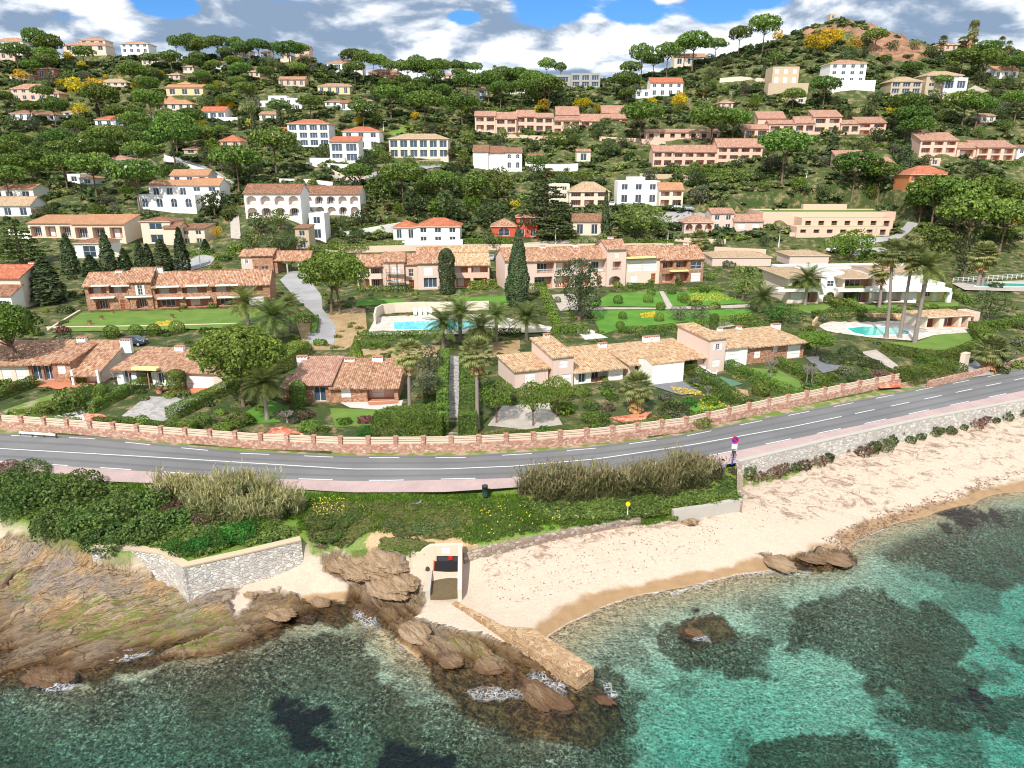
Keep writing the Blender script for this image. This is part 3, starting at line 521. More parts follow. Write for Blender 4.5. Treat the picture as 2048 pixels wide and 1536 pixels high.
def build_ground():
    global GZ
    # near shore patch
    xs = np.arange(-85, 86, .22); N = 300; t = np.linspace(0, 1, N)
    Rm = R_mid(xs); X = np.repeat(xs[None], N, 0); Y = 20+(Rm-20)[None]*t[:, None]
    Z = Znear(X, Y)
    V = np.stack([X, Y, Z], 2).reshape(-1, 3); n = len(xs)
    i, j = np.meshgrid(np.arange(n-1), np.arange(N-1)); a = (j*n+i).ravel()
    Fc = np.stack([a, a+1, a+n+1, a+n], 1)
    me = mesh_np('shore_ground', V, Fc, [MAT['shore']], smooth=True)
    px, py = pxarr(X, Y, Z); rk = softmask(X, Y, Z, ROCK, 6)
    wd = Lwid(X); green = sst(Y-Lf(X), -wd*.6, wd*.3)
    extra = softmask(X, Y, Z, [[(620,1060),(760,1080),(740,1120),(690,1100),(620,1110)],[(1260,1010),(1480,940),(1560,930),(1480,975),(1350,1040),(1290,1035)],[(1500,940),(1640,905),(1640,930),(1560,960),(1500,975)]], 6)
    green = np.maximum(green, extra*.9)
    wrack = softmask(X, Y, Z, [[(1480,930),(2100,820),(2100,865),(1700,965),(1560,1030),(1480,1000)],[(1000,1045),(1250,1010),(1460,1000),(1440,1040),(1300,1060),(1180,1080),(1080,1130),(980,1160),(960,1100)],
        [(1640,1080),(1760,1020),(1900,980),(2100,910),(2100,945),(1930,1000),(1790,1055),(1680,1110)],[(1680,960),(1800,990),(1760,1020),(1640,1000)],[(1560,1010),(1750,970),(1950,920),(2100,880),(2100,900),(1900,950),(1700,1020),(1600,1050)]], 8)
    wrack = np.maximum(wrack*.9, .08)
    WEED = [[(-400,1320),(160,1370),(420,1320),(560,1290),(700,1280),(760,1330),(800,1420),(980,1400),(1240,1440),(1260,1560),(-400,1560)],[(1130,1330),(1200,1320),(1330,1420),(1240,1480),(1100,1440)],
        [(1310,1250),(1500,1270),(1560,1290),(1500,1330),(1560,1350),(1540,1380),(1400,1340),(1310,1290)],[(1600,1190),(1700,1160),(1850,1200),(1960,1270),(1900,1330),(1700,1320),(1580,1300)],[(1720,1110),(1850,1040),(2100,990),(2100,1180),(1950,1170),(1800,1120)],
        [(1690,1320),(1850,1290),(1960,1350),(1950,1400),(1850,1400),(1750,1380)],[(1500,1500),(1650,1460),(1800,1500),(1800,1600),(1480,1600)],[(1750,1420),(2100,1380),(2100,1440),(1900,1460)],[(2000,1300),(2100,1280),(2100,1360)]]
    wm = softmask(X, Y, Z, WEED, 14, .5)
    clear = softmask(X, Y, Z, [[(1280,1400),(1400,1370),(1480,1350),(1620,1370),(1610,1420),(1480,1470),(1420,1560),(1260,1560)],[(1560,1165),(1700,1140),(1900,1180),(1880,1215),(1700,1185),(1600,1190)]], 16, .5); wm = np.clip(wm*.9+sst(fbm(X*.35, Y*.35, 4), .5, .6)*.55, 0, 1)*(1-clear*.85); wm = wm*np.where(X > -2, sst(-Z, .3, .8), 1)
    dark = softmask(X, Y, Z, [[(530,1420),(580,1400),(620,1410),(665,1440),(620,1470),(680,1500),(610,1510),(560,1460)],[(740,1530),(790,1485),(900,1510),(920,1560),(720,1560)],[(1830,1020),(1870,1000),(2000,1020),(2010,1045),(1900,1055)],[(1920,1395),(1960,1380),(1985,1400),(1960,1420),(1900,1410)],[(1380,1215),(1400,1215),(1400,1235),(1380,1235)]], 15, .9)
    alg = softmask(X, Y, Z, [[(60,1250),(200,1180),(330,1190),(460,1230),(470,1290),(330,1310),(160,1280)],[(0,1130),(60,1130),(60,1200),(0,1200)],[(900,1270),(1000,1300),(980,1330),(920,1310)]], 10)
    pth = softmask(X, Y, Z, [[(705,1003),(735,1000),(760,1050),(800,1060),(780,1080),(740,1110),(730,1085),(745,1060)],[(915,998),(945,998),(945,1040),(960,1020),(965,1040),(940,1080),(960,1095),(900,1095),(760,1070),(770,1055),(880,1080),(925,1070)]], 2.5, 1.2)
    for nm, ch in (('mask', (rk, green, wrack)), ('mask2', (wm, alg, dark))):
        at = me.attributes.new(nm, 'FLOAT_COLOR', 'POINT'); d = np.stack([*(np.asarray(c, float) for c in ch), np.ones_like(X)], 2).astype(np.float32); at.data.foreach_set('color', d.ravel())
    at = me.attributes.new('path', 'FLOAT', 'POINT'); at.data.foreach_set('value', pth.astype(np.float32).ravel())
    struct(link('beach_and_shore', me))
    # land behind the road
    s = np.concatenate([np.arange(0, 170, 1.0), np.arange(170, 330, 1.6), np.arange(330, 575, 4)]); tt = np.linspace(-1, 1, 420)
    Sg, Tg = np.meshgrid(s, tt, indexing='ij'); X = Tg*(92+.80*Sg); Y = R_mid(np.clip(X, -95, 95))+Sg; Z = Zland(X, Y); Z = np.where(Y < R_wall(np.clip(X, -95, 95))+.3, np.minimum(Z, 4.40), Z)
    V = np.stack([X, Y, Z], 2).reshape(-1, 3); n = len(tt); i, j = np.meshgrid(np.arange(n-1), np.arange(len(s)-1)); a = (j*n+i).ravel(); Fc = np.stack([a, a+1, a+n+1, a+n], 1)
    px, py = pxarr(X, Y, Z); rk = softmask(X, Y, Z, [[(1700,62),(1740,50),(1800,72),(1850,100),(1840,125),(1790,118),(1720,100)],[(1600,60),(1660,50),(1660,72),(1610,78)],[(1650,55),(1700,40),(1720,55),(1680,62)]], 6, .12)*(Y > 280)
    V3 = V.reshape(X.shape+(3,)); V3[..., 2] += rk*(ridged(X*.12, Y*.12, 5)-.5)*6; me = mesh_np('hills', V3.reshape(-1, 3), Fc, [MAT['hill ground']], smooth=True)
    at = me.attributes.new('rock', 'FLOAT', 'POINT'); at.data.foreach_set('value', rk.astype(np.float32).ravel()); struct(link('hillside_ground', me))
    # road, footway, verge, markings
    strip('road', R_far, R_near_edge, 4.50, 'asphalt', cols=12)
    strip('footway', R_near_edge, R_foot, 4.52, 'footway', cols=2)
    strip('verge', lambda x: R_wall(x)+.1, R_far, 4.49, 'verge', cols=1)
    mk = MB(); m = MAT['marking']
    def seg(f, x0, x1, w=.13, z=4.506):
        k = max(1, int((x1-x0)/1.0)); xs_ = np.linspace(x0, x1, k+1)
        for a_, b_ in zip(xs_, xs_[1:]):
            ya, yb = float(f(a_)), float(f(b_)); mk.face([(a_, ya-w/2, z), (b_, yb-w/2, z), (b_, yb+w/2, z), (a_, ya+w/2, z)], m)
    seg(R_mid, -100, 38, .15)
    x = 40
    while x < 100: seg(R_mid, x, x+3, .15); x += 5.5
    x = -100; fn = lambda q: R_far(q)-.55; ff = lambda q: R_near(q)+.05
    while x < 100: seg(fn, x, x+3.0, .14); x += 6.6
    x = -99
    while x < 100:
        seg(ff, x, x+3.2, .15); x += 6.6
    seg(lambda q: R_near(q)-.25, -45, -2, .10); seg(lambda q: R_near(q)-.25, 10, 22, .10)
    o = mk.build('road_markings'); struct(o)
    # sea
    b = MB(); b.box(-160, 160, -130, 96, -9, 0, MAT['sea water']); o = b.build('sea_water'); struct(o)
    b = MB(); b.box(-170, 170, -140, 100, -12, -5.2, MAT['shore']); me = b.mesh('seabed'); 
    for nm in ('mask', 'mask2'):
        at = me.attributes.new(nm, 'FLOAT_COLOR', 'POINT'); at.data.foreach_set('color', np.tile(np.array([0,0,0,1], np.float32) if nm == 'mask' else np.array([.6,0,0,1], np.float32), len(me.vertices)))
    o = link('seabed', me); struct(o)
R_near_edge = lambda x: R_near(x)-.15
# ------------------------------------------------------------------ buildings
LM = []          # landmarks for labels: (short name, px, py)
FOOT = []        # occupied outlines in the plan: (cx, cy, ux, uy, w, d)
class Bld:
    def __init__(s, name, label, cat, base, base2=None, z=None, rot=0, group=None, short=None, big=False):
        if z is not None: A = atz(base[0], base[1], z)
        else: A = hit(*base)
        if A is None: A = aty(base[0], base[1], 400)
        if base2 is not None: B = atz(base2[0], base2[1], z); rot = math.atan2(B.y-A.y, B.x-A.x)
        s.A = A; s.r = rot; s.u = (math.cos(rot), math.sin(rot)); s.v = (-s.u[1], s.u[0]); s.z = A.z
        s.root = empty(name, A, rot); tag(s.root, label, cat, group)
        s.wall = MB(); s.big = big; s.near = A.y < 180
        if short: LM.append((short, base[0], base[1]-10))
    def loc(s, px, py, f=0):
        d = ray(px, py); n = s.v; o = (s.A.x+n[0]*f, s.A.y+n[1]*f)
        t = (o[0]*n[0]+o[1]*n[1])/(d.x*n[0]+d.y*n[1]); P = Vector((0, 0, CZ))+d*t
        return (P.x-o[0])*s.u[0]+(P.y-o[1])*s.u[1], P.z-s.A.z
    def world(s, x, y): return s.A.x+s.u[0]*x+s.v[0]*y, s.A.y+s.u[1]*x+s.v[1]*y
    def blk(s, x0, x1, yt, yb, f=0, d=8, roof='gable', ry=None, rm='old clay tiles', wall='white plaster', ops=(), over=.45, top=None, auto=None, sink=1.5, ov_side=.25):
        xm = (x0+x1)/2; a = s.loc(x0, yb, f)[0]; b = s.loc(x1, yb, f)[0]; zt = s.loc(xm, yt, f)[1]; zb = s.loc(xm, yb, f)[1]
        if zt < zb+1.2: zt = zb+1.2
        if roof == 'flat' and ry is None: pass
        wm = MAT[wall]; W = b-a; H = zt-zb
        cx_, cy_ = s.world(a, f); pad(cx_, cy_, s.u, W, d, s.A.z+zb); FOOT.append((cx_, cy_, s.u[0], s.u[1], W, d))
        O = [tuple(o) for o in ops]
        if auto:
            rows = max(1, round(H/2.7)); cols = max(1, round(W/auto[1])); 
            for r in range(rows):
                for c in range(cols):
                    m = .14 if auto[0] in ('log', 'slide', 'arch') else .28
                    O.append((auto[0], (c+m)/cols, (c+1-m)/cols, (r+(.06 if auto[0] in ('log','slide','arch') or r == 0 else .25))/rows, (r+.80)/rows))
        rect = []
        for o in O:
            k, fa, fb, za, zc = o[:5]; rect.append((k, a+W*fa, a+W*fb, zb+H*za, zb+H*zc, o[5] if len(o) > 5 else None))
        xs = sorted({a, b, *[q for r in rect for q in (r[1], r[2])]}); zs = sorted({zb-sink, zb, zt, *[q for r in rect for q in (r[3], r[4])]})
        w = s.wall
        for xa, xb in zip(xs, xs[1:]):
            run = None
            for za, zc in zip(zs, zs[1:]):
                mx, mz = (xa+xb)/2, (za+zc)/2
                if any(r[1] < mx < r[2] and r[3] < mz < r[4] for r in rect):
                    if run: w.face([(xa,f,run[0]),(xb,f,run[0]),(xb,f,run[1]),(xa,f,run[1])], wm); run = None
                else: run = (run[0] if run else za, zc)
            if run: w.face([(xa,f,run[0]),(xb,f,run[0]),(xb,f,run[1]),(xa,f,run[1])], wm)
        y1 = f+d; zl = zb-sink
        w.face([(b,f,zl),(b,y1,zl),(b,y1,zt),(b,f,zt)], wm); w.face([(a,y1,zl),(a,f,zl),(a,f,zt),(a,y1,zt)], wm); w.face([(b,y1,zl),(a,y1,zl),(a,y1,zt),(b,y1,zt)], wm)
        for k, xa, xb, za, zc, cm in rect: s.opening(k, xa, xb, za, zc, f, wall, cm)
        s.roof(roof, a, b, f, d, zt, xm, ry, rm, wm, over, ov_side)
        return a, b, zb, zt
    def opening(s, k, xa, xb, za, zc, f, wall, cm=None):
        w = s.wall; wm = MAT[wall]; dep = {'log': 1.5, 'arch': 1.3, 'slide': .35, 'win': .16, 'shut': .10, 'shw': .12, 'door': .15, 'garage': .12, 'slot': .6, 'archwin': .2}[k]
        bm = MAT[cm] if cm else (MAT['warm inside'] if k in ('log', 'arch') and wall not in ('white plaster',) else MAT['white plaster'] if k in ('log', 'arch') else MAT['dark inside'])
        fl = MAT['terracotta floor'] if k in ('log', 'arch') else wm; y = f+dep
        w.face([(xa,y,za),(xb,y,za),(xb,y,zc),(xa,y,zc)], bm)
        w.face([(xa,f,za),(xa,y,za),(xa,y,zc),(xa,f,zc)][::-1], wm); w.face([(xb,f,za),(xb,y,za),(xb,y,zc),(xb,f,zc)], wm)
        w.face([(xa,f,zc),(xa,y,zc),(xb,y,zc),(xb,f,zc)][::-1], wm); w.face([(xa,f,za),(xb,f,za),(xb,y,za),(xa,y,za)], fl)
        if k in ('arch', 'archwin'):
            n = 8; cx = (xa+xb)/2; rx = (xb-xa)/2; rz = min(rx, (zc-za)*.45); P = [(cx-rx*math.cos(math.pi*i/n), zc-rz+rz*math.sin(math.pi*i/n)) for i in range(n+1)]
            for (p, q) in zip(P, P[1:]):
                w.face([(p[0],f,p[1]),(q[0],f,q[1]),(q[0],f,zc),(p[0],f,zc)], wm); w.face([(p[0],f,p[1]),(p[0],y,p[1]),(q[0],y,q[1]),(q[0],f,q[1])], wm)
        W = xb-xa; H = zc-za; big = s.near
        def pane(x0, x1, z0, z1, y_, glass='glass', mull=1, bars=0, name='window'):
            m = MB(); t = .06 if big else .09; wp = MAT['white paint']
            m.box(x0, x1, y_-.05, y_, z0, z0+t, wp); m.box(x0, x1, y_-.05, y_, z1-t, z1, wp); m.box(x0, x0+t, y_-.05, y_, z0+t, z1-t, wp); m.box(x1-t, x1, y_-.05, y_, z0+t, z1-t, wp)
            for i in range(mull): c = x0+(x1-x0)*(i+1)/(mull+1); m.box(c-t/2, c+t/2, y_-.045, y_-.005, z0+t, z1-t, wp)
            for i in range(bars): c = z0+(z1-z0)*(i+1)/(bars+1); m.box(x0+t, x1-t, y_-.04, y_-.01, c-.02, c+.02, wp)
            if big:
                o = m.build(name, s.root); g = MB(); g.face([(x0+t,y_-.02,z0+t),(x1-t,y_-.02,z0+t),(x1-t,y_-.02,z1-t),(x0+t,y_-.02,z1-t)], MAT[glass]); g.build('pane', o)
            else: m.face([(x0+t,y_-.02,z0+t),(x1-t,y_-.02,z0+t),(x1-t,y_-.02,z1-t),(x0+t,y_-.02,z1-t)], MAT[glass]); o = m.build(name, s.root)
            return o
        def shutter(x0, x1, z0, z1, y_, mat='white paint', name='shutter'):
            m = MB(); m.box(x0, x1, y_-.05, y_, z0, z1, MAT[mat]); n = max(2, int((z1-z0)/.5))
            if big:
                for i in range(1, n): m.box(x0+.05, x1-.05, y_-.065, y_-.051, z0+(z1-z0)*i/n-.02, z0+(z1-z0)*i/n+.02, MAT['concrete'])
            m.build(name, s.root)
        if k == 'win': pane(xa, xb, za, zc, y, mull=1, bars=1 if big else 0)
        elif k == 'archwin': pane(xa+.03, xb-.03, za, zc-.05, y, mull=1, bars=1)
        elif k == 'slide': pane(xa, xb, za, zc, y, glass='blue glass', mull=max(1, int(W/1.3)))
        elif k == 'door': shutter(xa, xb, za, zc, y, 'brown shutter', 'door')
        elif k == 'garage': shutter(xa, xb, za, zc, y, 'white paint', 'garage_door')
        elif k == 'shut': shutter(xa, xb, za, zc, y)
        elif k == 'shw':
            pane(xa, xb, za, zc, y, mull=1, bars=2); q = W*.5; mm = cm or 'white paint'
            m = MB(); m.box(xa-q, xa-.01, f-.05, f-.005, za, zc, MAT['white paint']); m.build('shutter', s.root); m = MB(); m.box(xb+.01, xb+q, f-.05, f-.005, za, zc, MAT['white paint']); m.build('shutter', s.root)
        elif k in ('log', 'arch'):
            r = (hash((round(xa*7), round(za*3))) % 5)
            if r < 3 and W > 1.6: shutter(xa+W*.12, xa+W*.55, za+.03, za+H*.84, y-.004)
            elif W > .8: pane(xa+W*.1, xa+W*.7, za+.03, za+H*.84, y-.004, mull=2)
            if k == 'log' and za > .8 and H > 1.4:
                m = MB(); 
                if wall in ('peach plaster', 'house rubble stone', 'orange plaster', 'cream plaster'): m.box(xa+.003, xb-.003, f+.003, f+.13, za+.003, za+H*.30, wm)
                else:
                    m.box(xa, xb, f+.04, f+.08, za+H*.34, za+H*.37, MAT['white paint'])
                    c = xa+.1
                    while c < xb: m.box(c, c+.03, f+.045, f+.075, za, za+H*.34, MAT['white paint']); c += .3 if not big else .18
                m.build('railing', s.root)
    def roof(s, kind, a, b, f, d, zt, xm, ry, rm, wm, ov, os_):
        if kind == 'none': return
        m = MB(); tm = MAT.get(rm, MAT['concrete']); t = .16; y0 = f-ov; y1 = f+d
        if kind == 'flat':
            cap = MAT['white plaster'] if rm == 'parapet' else None; tm2 = MAT['concrete'] if rm in ('parapet', 'old clay tiles') else MAT[rm]
            m.box(a+.003, b-.003, f+.003, y1-.003, zt, zt+.02, tm2); h = .35; k = .2; q = cap or wm
            m.box(a, b, f, f+k, zt+.001, zt+h, q); m.box(a, b, y1-k, y1, zt+.001, zt+h, q); m.box(a, a+k, f+k, y1-k, zt+.001, zt+h, q); m.box(b-k, b, f+k, y1-k, zt+.001, zt+h, q)
            m.build('roof', s.root); return
        yr = f+d/2 if kind in ('gable', 'hip') else y1
        if ry is not None: zr = s.loc(xm, ry, yr)[1]; zr = min(max(zr, zt+.35), zt+(yr-f)*.75)
        else: zr = zt+(yr-f)*.32
        A, B = a-os_, b+os_; dz = (zr-zt)/(yr-f); z0 = zt-dz*ov+.05; zr += .05
        if kind == 'gable': pr = [(y0, z0), (yr, zr), (y1+ov, z0)]
        else: pr = [(y0, z0), (y1+.2, zr+dz*.2)]
        if kind in ('gable', 'mono'):
            for (p, q) in zip(pr, pr[1:]):
                m.face([(A,p[0],p[1]+t),(B,p[0],p[1]+t),(B,q[0],q[1]+t),(A,q[0],q[1]+t)], tm)
                m.face([(A,p[0],p[1]),(A,q[0],q[1]),(B,q[0],q[1]),(B,p[0],p[1])], MAT['cream plaster'])
                for X, o_ in ((A, 1), (B, -1)): m.face([(X,p[0],p[1]),(X,p[0],p[1]+t),(X,q[0],q[1]+t),(X,q[0],q[1])][::o_], tm)
            e = pr[0]; m.face([(A,e[0],e[1]),(B,e[0],e[1]),(B,e[0],e[1]+t),(A,e[0],e[1]+t)], tm); e = pr[-1]; m.face([(B,e[0],e[1]),(A,e[0],e[1]),(A,e[0],e[1]+t),(B,e[0],e[1]+t)], tm)
            if kind == 'gable': m.box(A, B, yr-.12, yr+.12, zr+t-.05, zr+t+.06, tm)
            g = [(f, zt), (yr, zr), (y1, zt)] if kind == 'gable' else [(f, zt), (y1, zr), (y1, zt)]
            for X, o_ in ((a, -1), (b, 1)): s.wall.face([(X, p[0], p[1]-.002) for p in g][::o_], wm)
            if kind == 'mono': s.wall.face([(b,y1,zt),(a,y1,zt),(a,y1,zr),(b,y1,zr)], wm)
        else:
            A, B = a-ov, b+ov; y2 = y1+ov; ins = min((B-A)/2-.05, (y2-y0)/2); P = [(A,y0,z0),(B,y0,z0),(B,y2,z0),(A,y2,z0)]; R1 = (A+ins, yr, zr); R2 = (B-ins, yr, zr)
            m.face([P[0],P[1],R2,R1], tm); m.face([P[2],P[3],R1,R2], tm); m.face([P[1],P[2],R2], tm); m.face([P[3],P[0],R1], tm); Q = [(p[0],p[1],z0-.12) for p in P]
            for i in range(4): m.face([Q[i],Q[(i+1)%4],P[(i+1)%4],P[i]], MAT['cream plaster'])
            m.face(Q[::-1], MAT['cream plaster'])
            for p, q in ((P[0],R1),(P[1],R2),(P[2],R2),(P[3],R1),(R1,R2)): m.tube([p, q], .09, tm, 5, False)
        m.build('roof', s.root)
    def chimney(s, px, py, f, w=1.2, h=.9, wall='white plaster'):
        x, z = s.loc(px, py, f); m = MB(); m.box(x-w/2, x+w/2, f-.3, f+.3, z-h-1.0, z-.25, MAT[wall]); n = max(2, int(w/.35))
        for i in range(n+1): c = x-w/2+.05+(w-.1)*i/n; m.box(c-.05, c+.05, f-.28, f+.28, z-.25, z-.06, MAT[wall])
        m.box(x-w/2-.04, x+w/2+.04, f-.34, f+.34, z-.06, z, MAT['red brick trim']); m.build('chimney', s.root)
    def boxpx(s, name, x0, x1, yt, yb, f0, f1, mat, label=None):
        a = s.loc(x0, yb, f0)[0]; b = s.loc(x1, yb, f0)[0]; zt = s.loc((x0+x1)/2, yt, f0)[1]; zb = s.loc((x0+x1)/2, yb, f0)[1]; m = MB(); m.box(a, b, f0, f1, zb, zt, MAT[mat]); return m.build(name, s.root)
    def done(s): s.wall.build('wall', s.root)
# ------------------------------------------------------------------ the houses, read off the photograph
def near_houses():
    ST = 'house rubble stone'
    # long stone apartment row on the left lawn
    b = Bld('apartment_house', 'long two-storey red stone apartment house behind the big left lawn', 'apartment house', (176,619), (543,607), 6.6, short='the left stone apartment house')
    b.blk(176,262,571,619, ry=546, wall=ST, ops=[('arch',.2,.52,0,.42),('door',.78,.88,0,.36),('log',.08,.50,.56,.95),('log',.56,.97,.56,.95)])
    b.blk(262.3,308,563,617, f=-.35, d=8.6, ry=537, wall=ST, ops=[('shw',.42,.62,.5,.86),('arch',.25,.78,0,.38)])
    b.blk(308.3,543,571,613, ry=543, wall=ST, ops=[('log',.02,.21,.56,.95),('log',.25,.46,.56,.95),('log',.50,.70,.56,.95),('log',.74,.94,.56,.95),('log',.03,.22,.02,.42),('log',.27,.46,.02,.42),('log',.53,.72,.02,.42),('garage',.78,.94,.02,.42)])
    for x0, x1, y in ((181,217,571),(222,258,571),(180,228,595),(249,304,593),(312,358,573),(370,416,571),(430,476,570),(314,366,596),(372,420,595),(434,480,594)): b.boxpx('awning', x0, x1, y, y+2.2, -.8, 0, 'white paint')
    for x, y in ((238,540),(390,542),(476,540),(262,541),(318,534)): b.chimney(x, y, 4)
    b.done()
    # lower left villas beside the road gardens
    V = 'villa'
    b = Bld(V, 'single-storey villa under the leaning pine, tiled roof with two skylights', V, (30,760), (145,760), 5.3, short='the leftmost villa')
    b.blk(-60,62,729,762, d=6.5, roof='mono', ry=684, wall='cream plaster', over=.6, ops=[('garage',.55,.7,0,.8),('garage',.78,.95,0,.8)])
    b.blk(62.3,110,727,760, d=6.5, roof='mono', ry=683, wall=ST, over=.7, ops=[('slide',.1,.5,0,.85),('slide',.6,.95,0,.85)])
    b.blk(110.3,146,725,760, f=-1, d=7.5, roof='mono', ry=683, wall=ST, ops=[('shut',.25,.7,.35,.85)])
    for px, py in ((72,694),(160,688)):
        x, z = b.loc(px, py, 5.2); m = MB(); m.box(x-.5, x+.5, 4.9, 5.6, z-.05, z+.12, MAT['glass']); m.build('skylight', b.root)
    b.chimney(163,674,6); b.done()
    b = Bld(V, 'villa with an orange tiled porch roof open over a terracotta terrace', V, (141,765), (200,765), 5.3, short='the porch villa')
    b.blk(148,206,741,764, f=.3, d=7, roof='mono', ry=684, wall='pink plaster', over=1.6, ops=[('slide',.1,.4,0,.85),('shut',.55,.95,.1,.85)])
    for px in (147,198): x, z = b.loc(px, 762, -1.1); m = MB(); m.box(x-.14, x+.14, -1.24, -.96, -.3, 2.0, MAT['white plaster']); m.build('column', b.root)
    b.chimney(251,678,6,1.4); b.done()
    b = Bld(V, 'white-walled villa with yellow awning and white garage door by round pine', V, (236,768), (455,776), 5.3, short='the awning villa')
    b.blk(236,370,740,768, d=6.8, roof='mono', ry=697, rm='old clay tiles', wall='white plaster', over=.7, ops=[('slide',.1,.22,0,.85),('log',.3,.52,0,.85),('slide',.6,.7,0,.8),('archwin',.8,.9,0,.9)])
    b.blk(370.3,452,746,776, f=-.6, d=6.5, roof='mono', ry=703, rm='old clay tiles', wall='pink plaster', over=.4, ops=[('garage',.06,.72,0,.78)])
    b.boxpx('awning', 262, 312, 737, 741, -1.6, -.6, 'awning cream'); b.chimney(359,691,6); b.done()
    b = Bld(V, 'low villa with two-level brown tiled roof, red stone walls and white gravel in front', V, (600,805), (797,802), 5.2, short='the gravel-court villa')
    b.blk(586,664,768,804, f=.2, d=8, roof='mono', ry=716, wall=ST, over=.7, rm='rose clay tiles', ops=[('door',.1,.2,0,.8),('slide',.55,.85,0,.8)])
    b.blk(664.3,733,775,803, d=8, roof='mono', ry=720, wall=ST, over=.6, rm='old clay tiles', ops=[('shut',.28,.55,.3,.9)])
    b.blk(733.3,797,775,803, d=8, roof='mono', ry=721, wall=ST, over=.6, rm='old clay tiles', ops=[('log',.03,.88,0,.92,'pink plaster')])
    b.blk(566,600,777,800, f=1.2, d=3.5, roof='mono', ry=756, wall=ST, over=.5, rm='rose clay tiles', ops=[('door',.4,.7,0,.8)])
    for x, y in ((604,711),(699,715),(755,712)): b.chimney(x, y, 7.3, 1.3)
    b.done()
    # right row of villas, turned to follow the road
    YL = lambda x: 771+(x-1110)*(716-771)/490
    def R(label, x0, x1, short): return Bld(V, label, V, (x0, YL(x0)), (x1, YL(x1)), 5.3, short=short)
    b = R('pink villa with tall narrow tower and low tiled wing, left end of right row', 1100, 1150, 'the pink tower villa')
    b.blk(1030,1096,741,770, f=.8, d=6.5, roof='mono', ry=709, rm='pale clay tiles', wall='pink plaster', over=.3, ops=[('shut',.3,.6,.2,.8)])
    b.blk(1106,1146,715,768, f=0, d=7.5, roof='mono', ry=673, rm='pale clay tiles', wall='pink plaster', over=.25, ops=[('shut',.3,.7,.62,.88),('garage',.45,.9,.02,.36)])
    b.chimney(1093,667,7,.8,wall='pink plaster'); b.done()
    b = R('single-storey villa with pale mottled tiled roof right of the pink tower villa', 1147, 1245, 'the mottled-roof villa')
    b.blk(1147,1245,739,763, f=.4, d=7.5, roof='mono', ry=692, rm='pale clay tiles', wall='white plaster', over=.8, ops=[('slide',.1,.25,0,.8),('log',.35,.7,0,.85),('garage',.75,.95,.0,.8)]); b.chimney(1205,685,7); b.done()
    b = R('long villa with wide pale tiled roof and a projecting white gabled wall', 1256, 1405, 'the white-gable villa')
    b.blk(1256,1404,722,750, f=0, d=8, roof='mono', ry=681, rm='pale clay tiles', wall='pink plaster', over=.8, ops=[('slide',.08,.22,0,.85),('log',.25,.5,0,.85),('log',.62,.92,0,.85)])
    b.blk(1304,1366,728,760, f=-3.6, d=3.6, roof='gable', ry=722, rm='pale clay tiles', wall='white plaster', over=.05, ov_side=.05)
    for x, y in ((1295,672),(1309,671)): b.chimney(x, y, 7.6, 1.4)
    b.done()
    b = R('pink tower house with shuttered upper window and tan tiled roof, between two long villas', 1418, 1449, 'the pink tower house')
    b.blk(1416,1447,680,740, f=-1.2, d=8, roof='mono', ry=648, rm='pale clay tiles', wall='pink plaster', over=.2, ops=[('shw',.35,.62,.66,.86),('shut',.25,.7,.12,.34)])
    b.blk(1370,1415,690,725, f=6.2, d=2, roof='flat', wall='pink plaster', ops=[('win',.3,.55,.4,.7)]); b.done()
    b = R('long villa with stepped pale tiled roof at the right end of right row', 1450, 1605, 'the right-end villa')
    b.blk(1449,1492,697,732, f=-.5, d=8.5, roof='mono', ry=661, rm='pale clay tiles', wall='white plaster', over=.3, ops=[('garage',.12,.65,.05,.4),('garage',.12,.65,.5,.85)])
    b.blk(1492.3,1540,694,725, f=0, d=8, roof='mono', ry=656, rm='pale clay tiles', wall=ST, over=.5, ops=[('shut',.3,.55,.3,.75)])
    b.blk(1540.3,1605,687,718, f=.3, d=8, roof='mono', ry=652, rm='pale clay tiles', wall=ST, over=.9, ops=[('garage',.5,.9,.02,.85),('shut',.05,.2,.5,.85)])
    for x, y in ((1552,647),(1478,652),(1440,655)): b.chimney(x, y, 7.8, 1.5 if x > 1500 else .7)
    b.done()
    # middle rows
    b = Bld('apartment_house', 'long apartment house with central pink tower and stone ground floor behind right lawns', 'apartment house', (1052,577), (1405,561), 7.0, short='the tower apartment house')
    b.blk(1010,1052,520,576, d=8, ry=497, wall='pink plaster', f=.4)
    b.blk(1052.3,1212,519,575, d=8, ry=495, wall='pink plaster', ops=[('log',.13,.34,.55,.92),('log',.36,.56,.55,.92),('log',.58,.76,.55,.92),('log',.8,.98,.5,.92,'white plaster'),('log',.1,.32,.02,.42),('log',.36,.55,.02,.42),('log',.6,.8,.02,.42),('door',.88,.93,.02,.38)])
    b.blk(1212.3,1250,498,571, f=-.8, d=7, ry=480, wall='pink plaster', ops=[('shut',.4,.6,.76,.9),('log',.3,.75,.42,.66),('arch',.15,.75,.02,.26)])
    b.blk(1250.3,1318,516,567, d=8, ry=492, wall='cream plaster', ops=[('garage',.05,.45,.5,.9),('garage',.5,.9,.5,.9),('shut',.15,.35,.02,.34),('door',.75,.88,.02,.38)])
    b.blk(1318.3,1405,518,565, f=-.2, d=8, ry=492, wall=ST, ops=[('log',.06,.30,.55,.9),('log',.36,.62,.55,.9),('win',.7,.95,.55,.85),('log',.05,.32,.02,.4),('log',.38,.66,.02,.4),('garage',.72,.94,.02,.4)])
    for x, y in ((1085,491),(1150,488),(1221,473),(1330,487),(1372,485)): b.chimney(x, y, 4)
    b.boxpx('awning', 1254, 1312, 514, 517, -1, 0, 'awning cream'); b.boxpx('awning', 1342, 1378, 541, 543.5, -1, -.2, 'awning cream'); b.done()
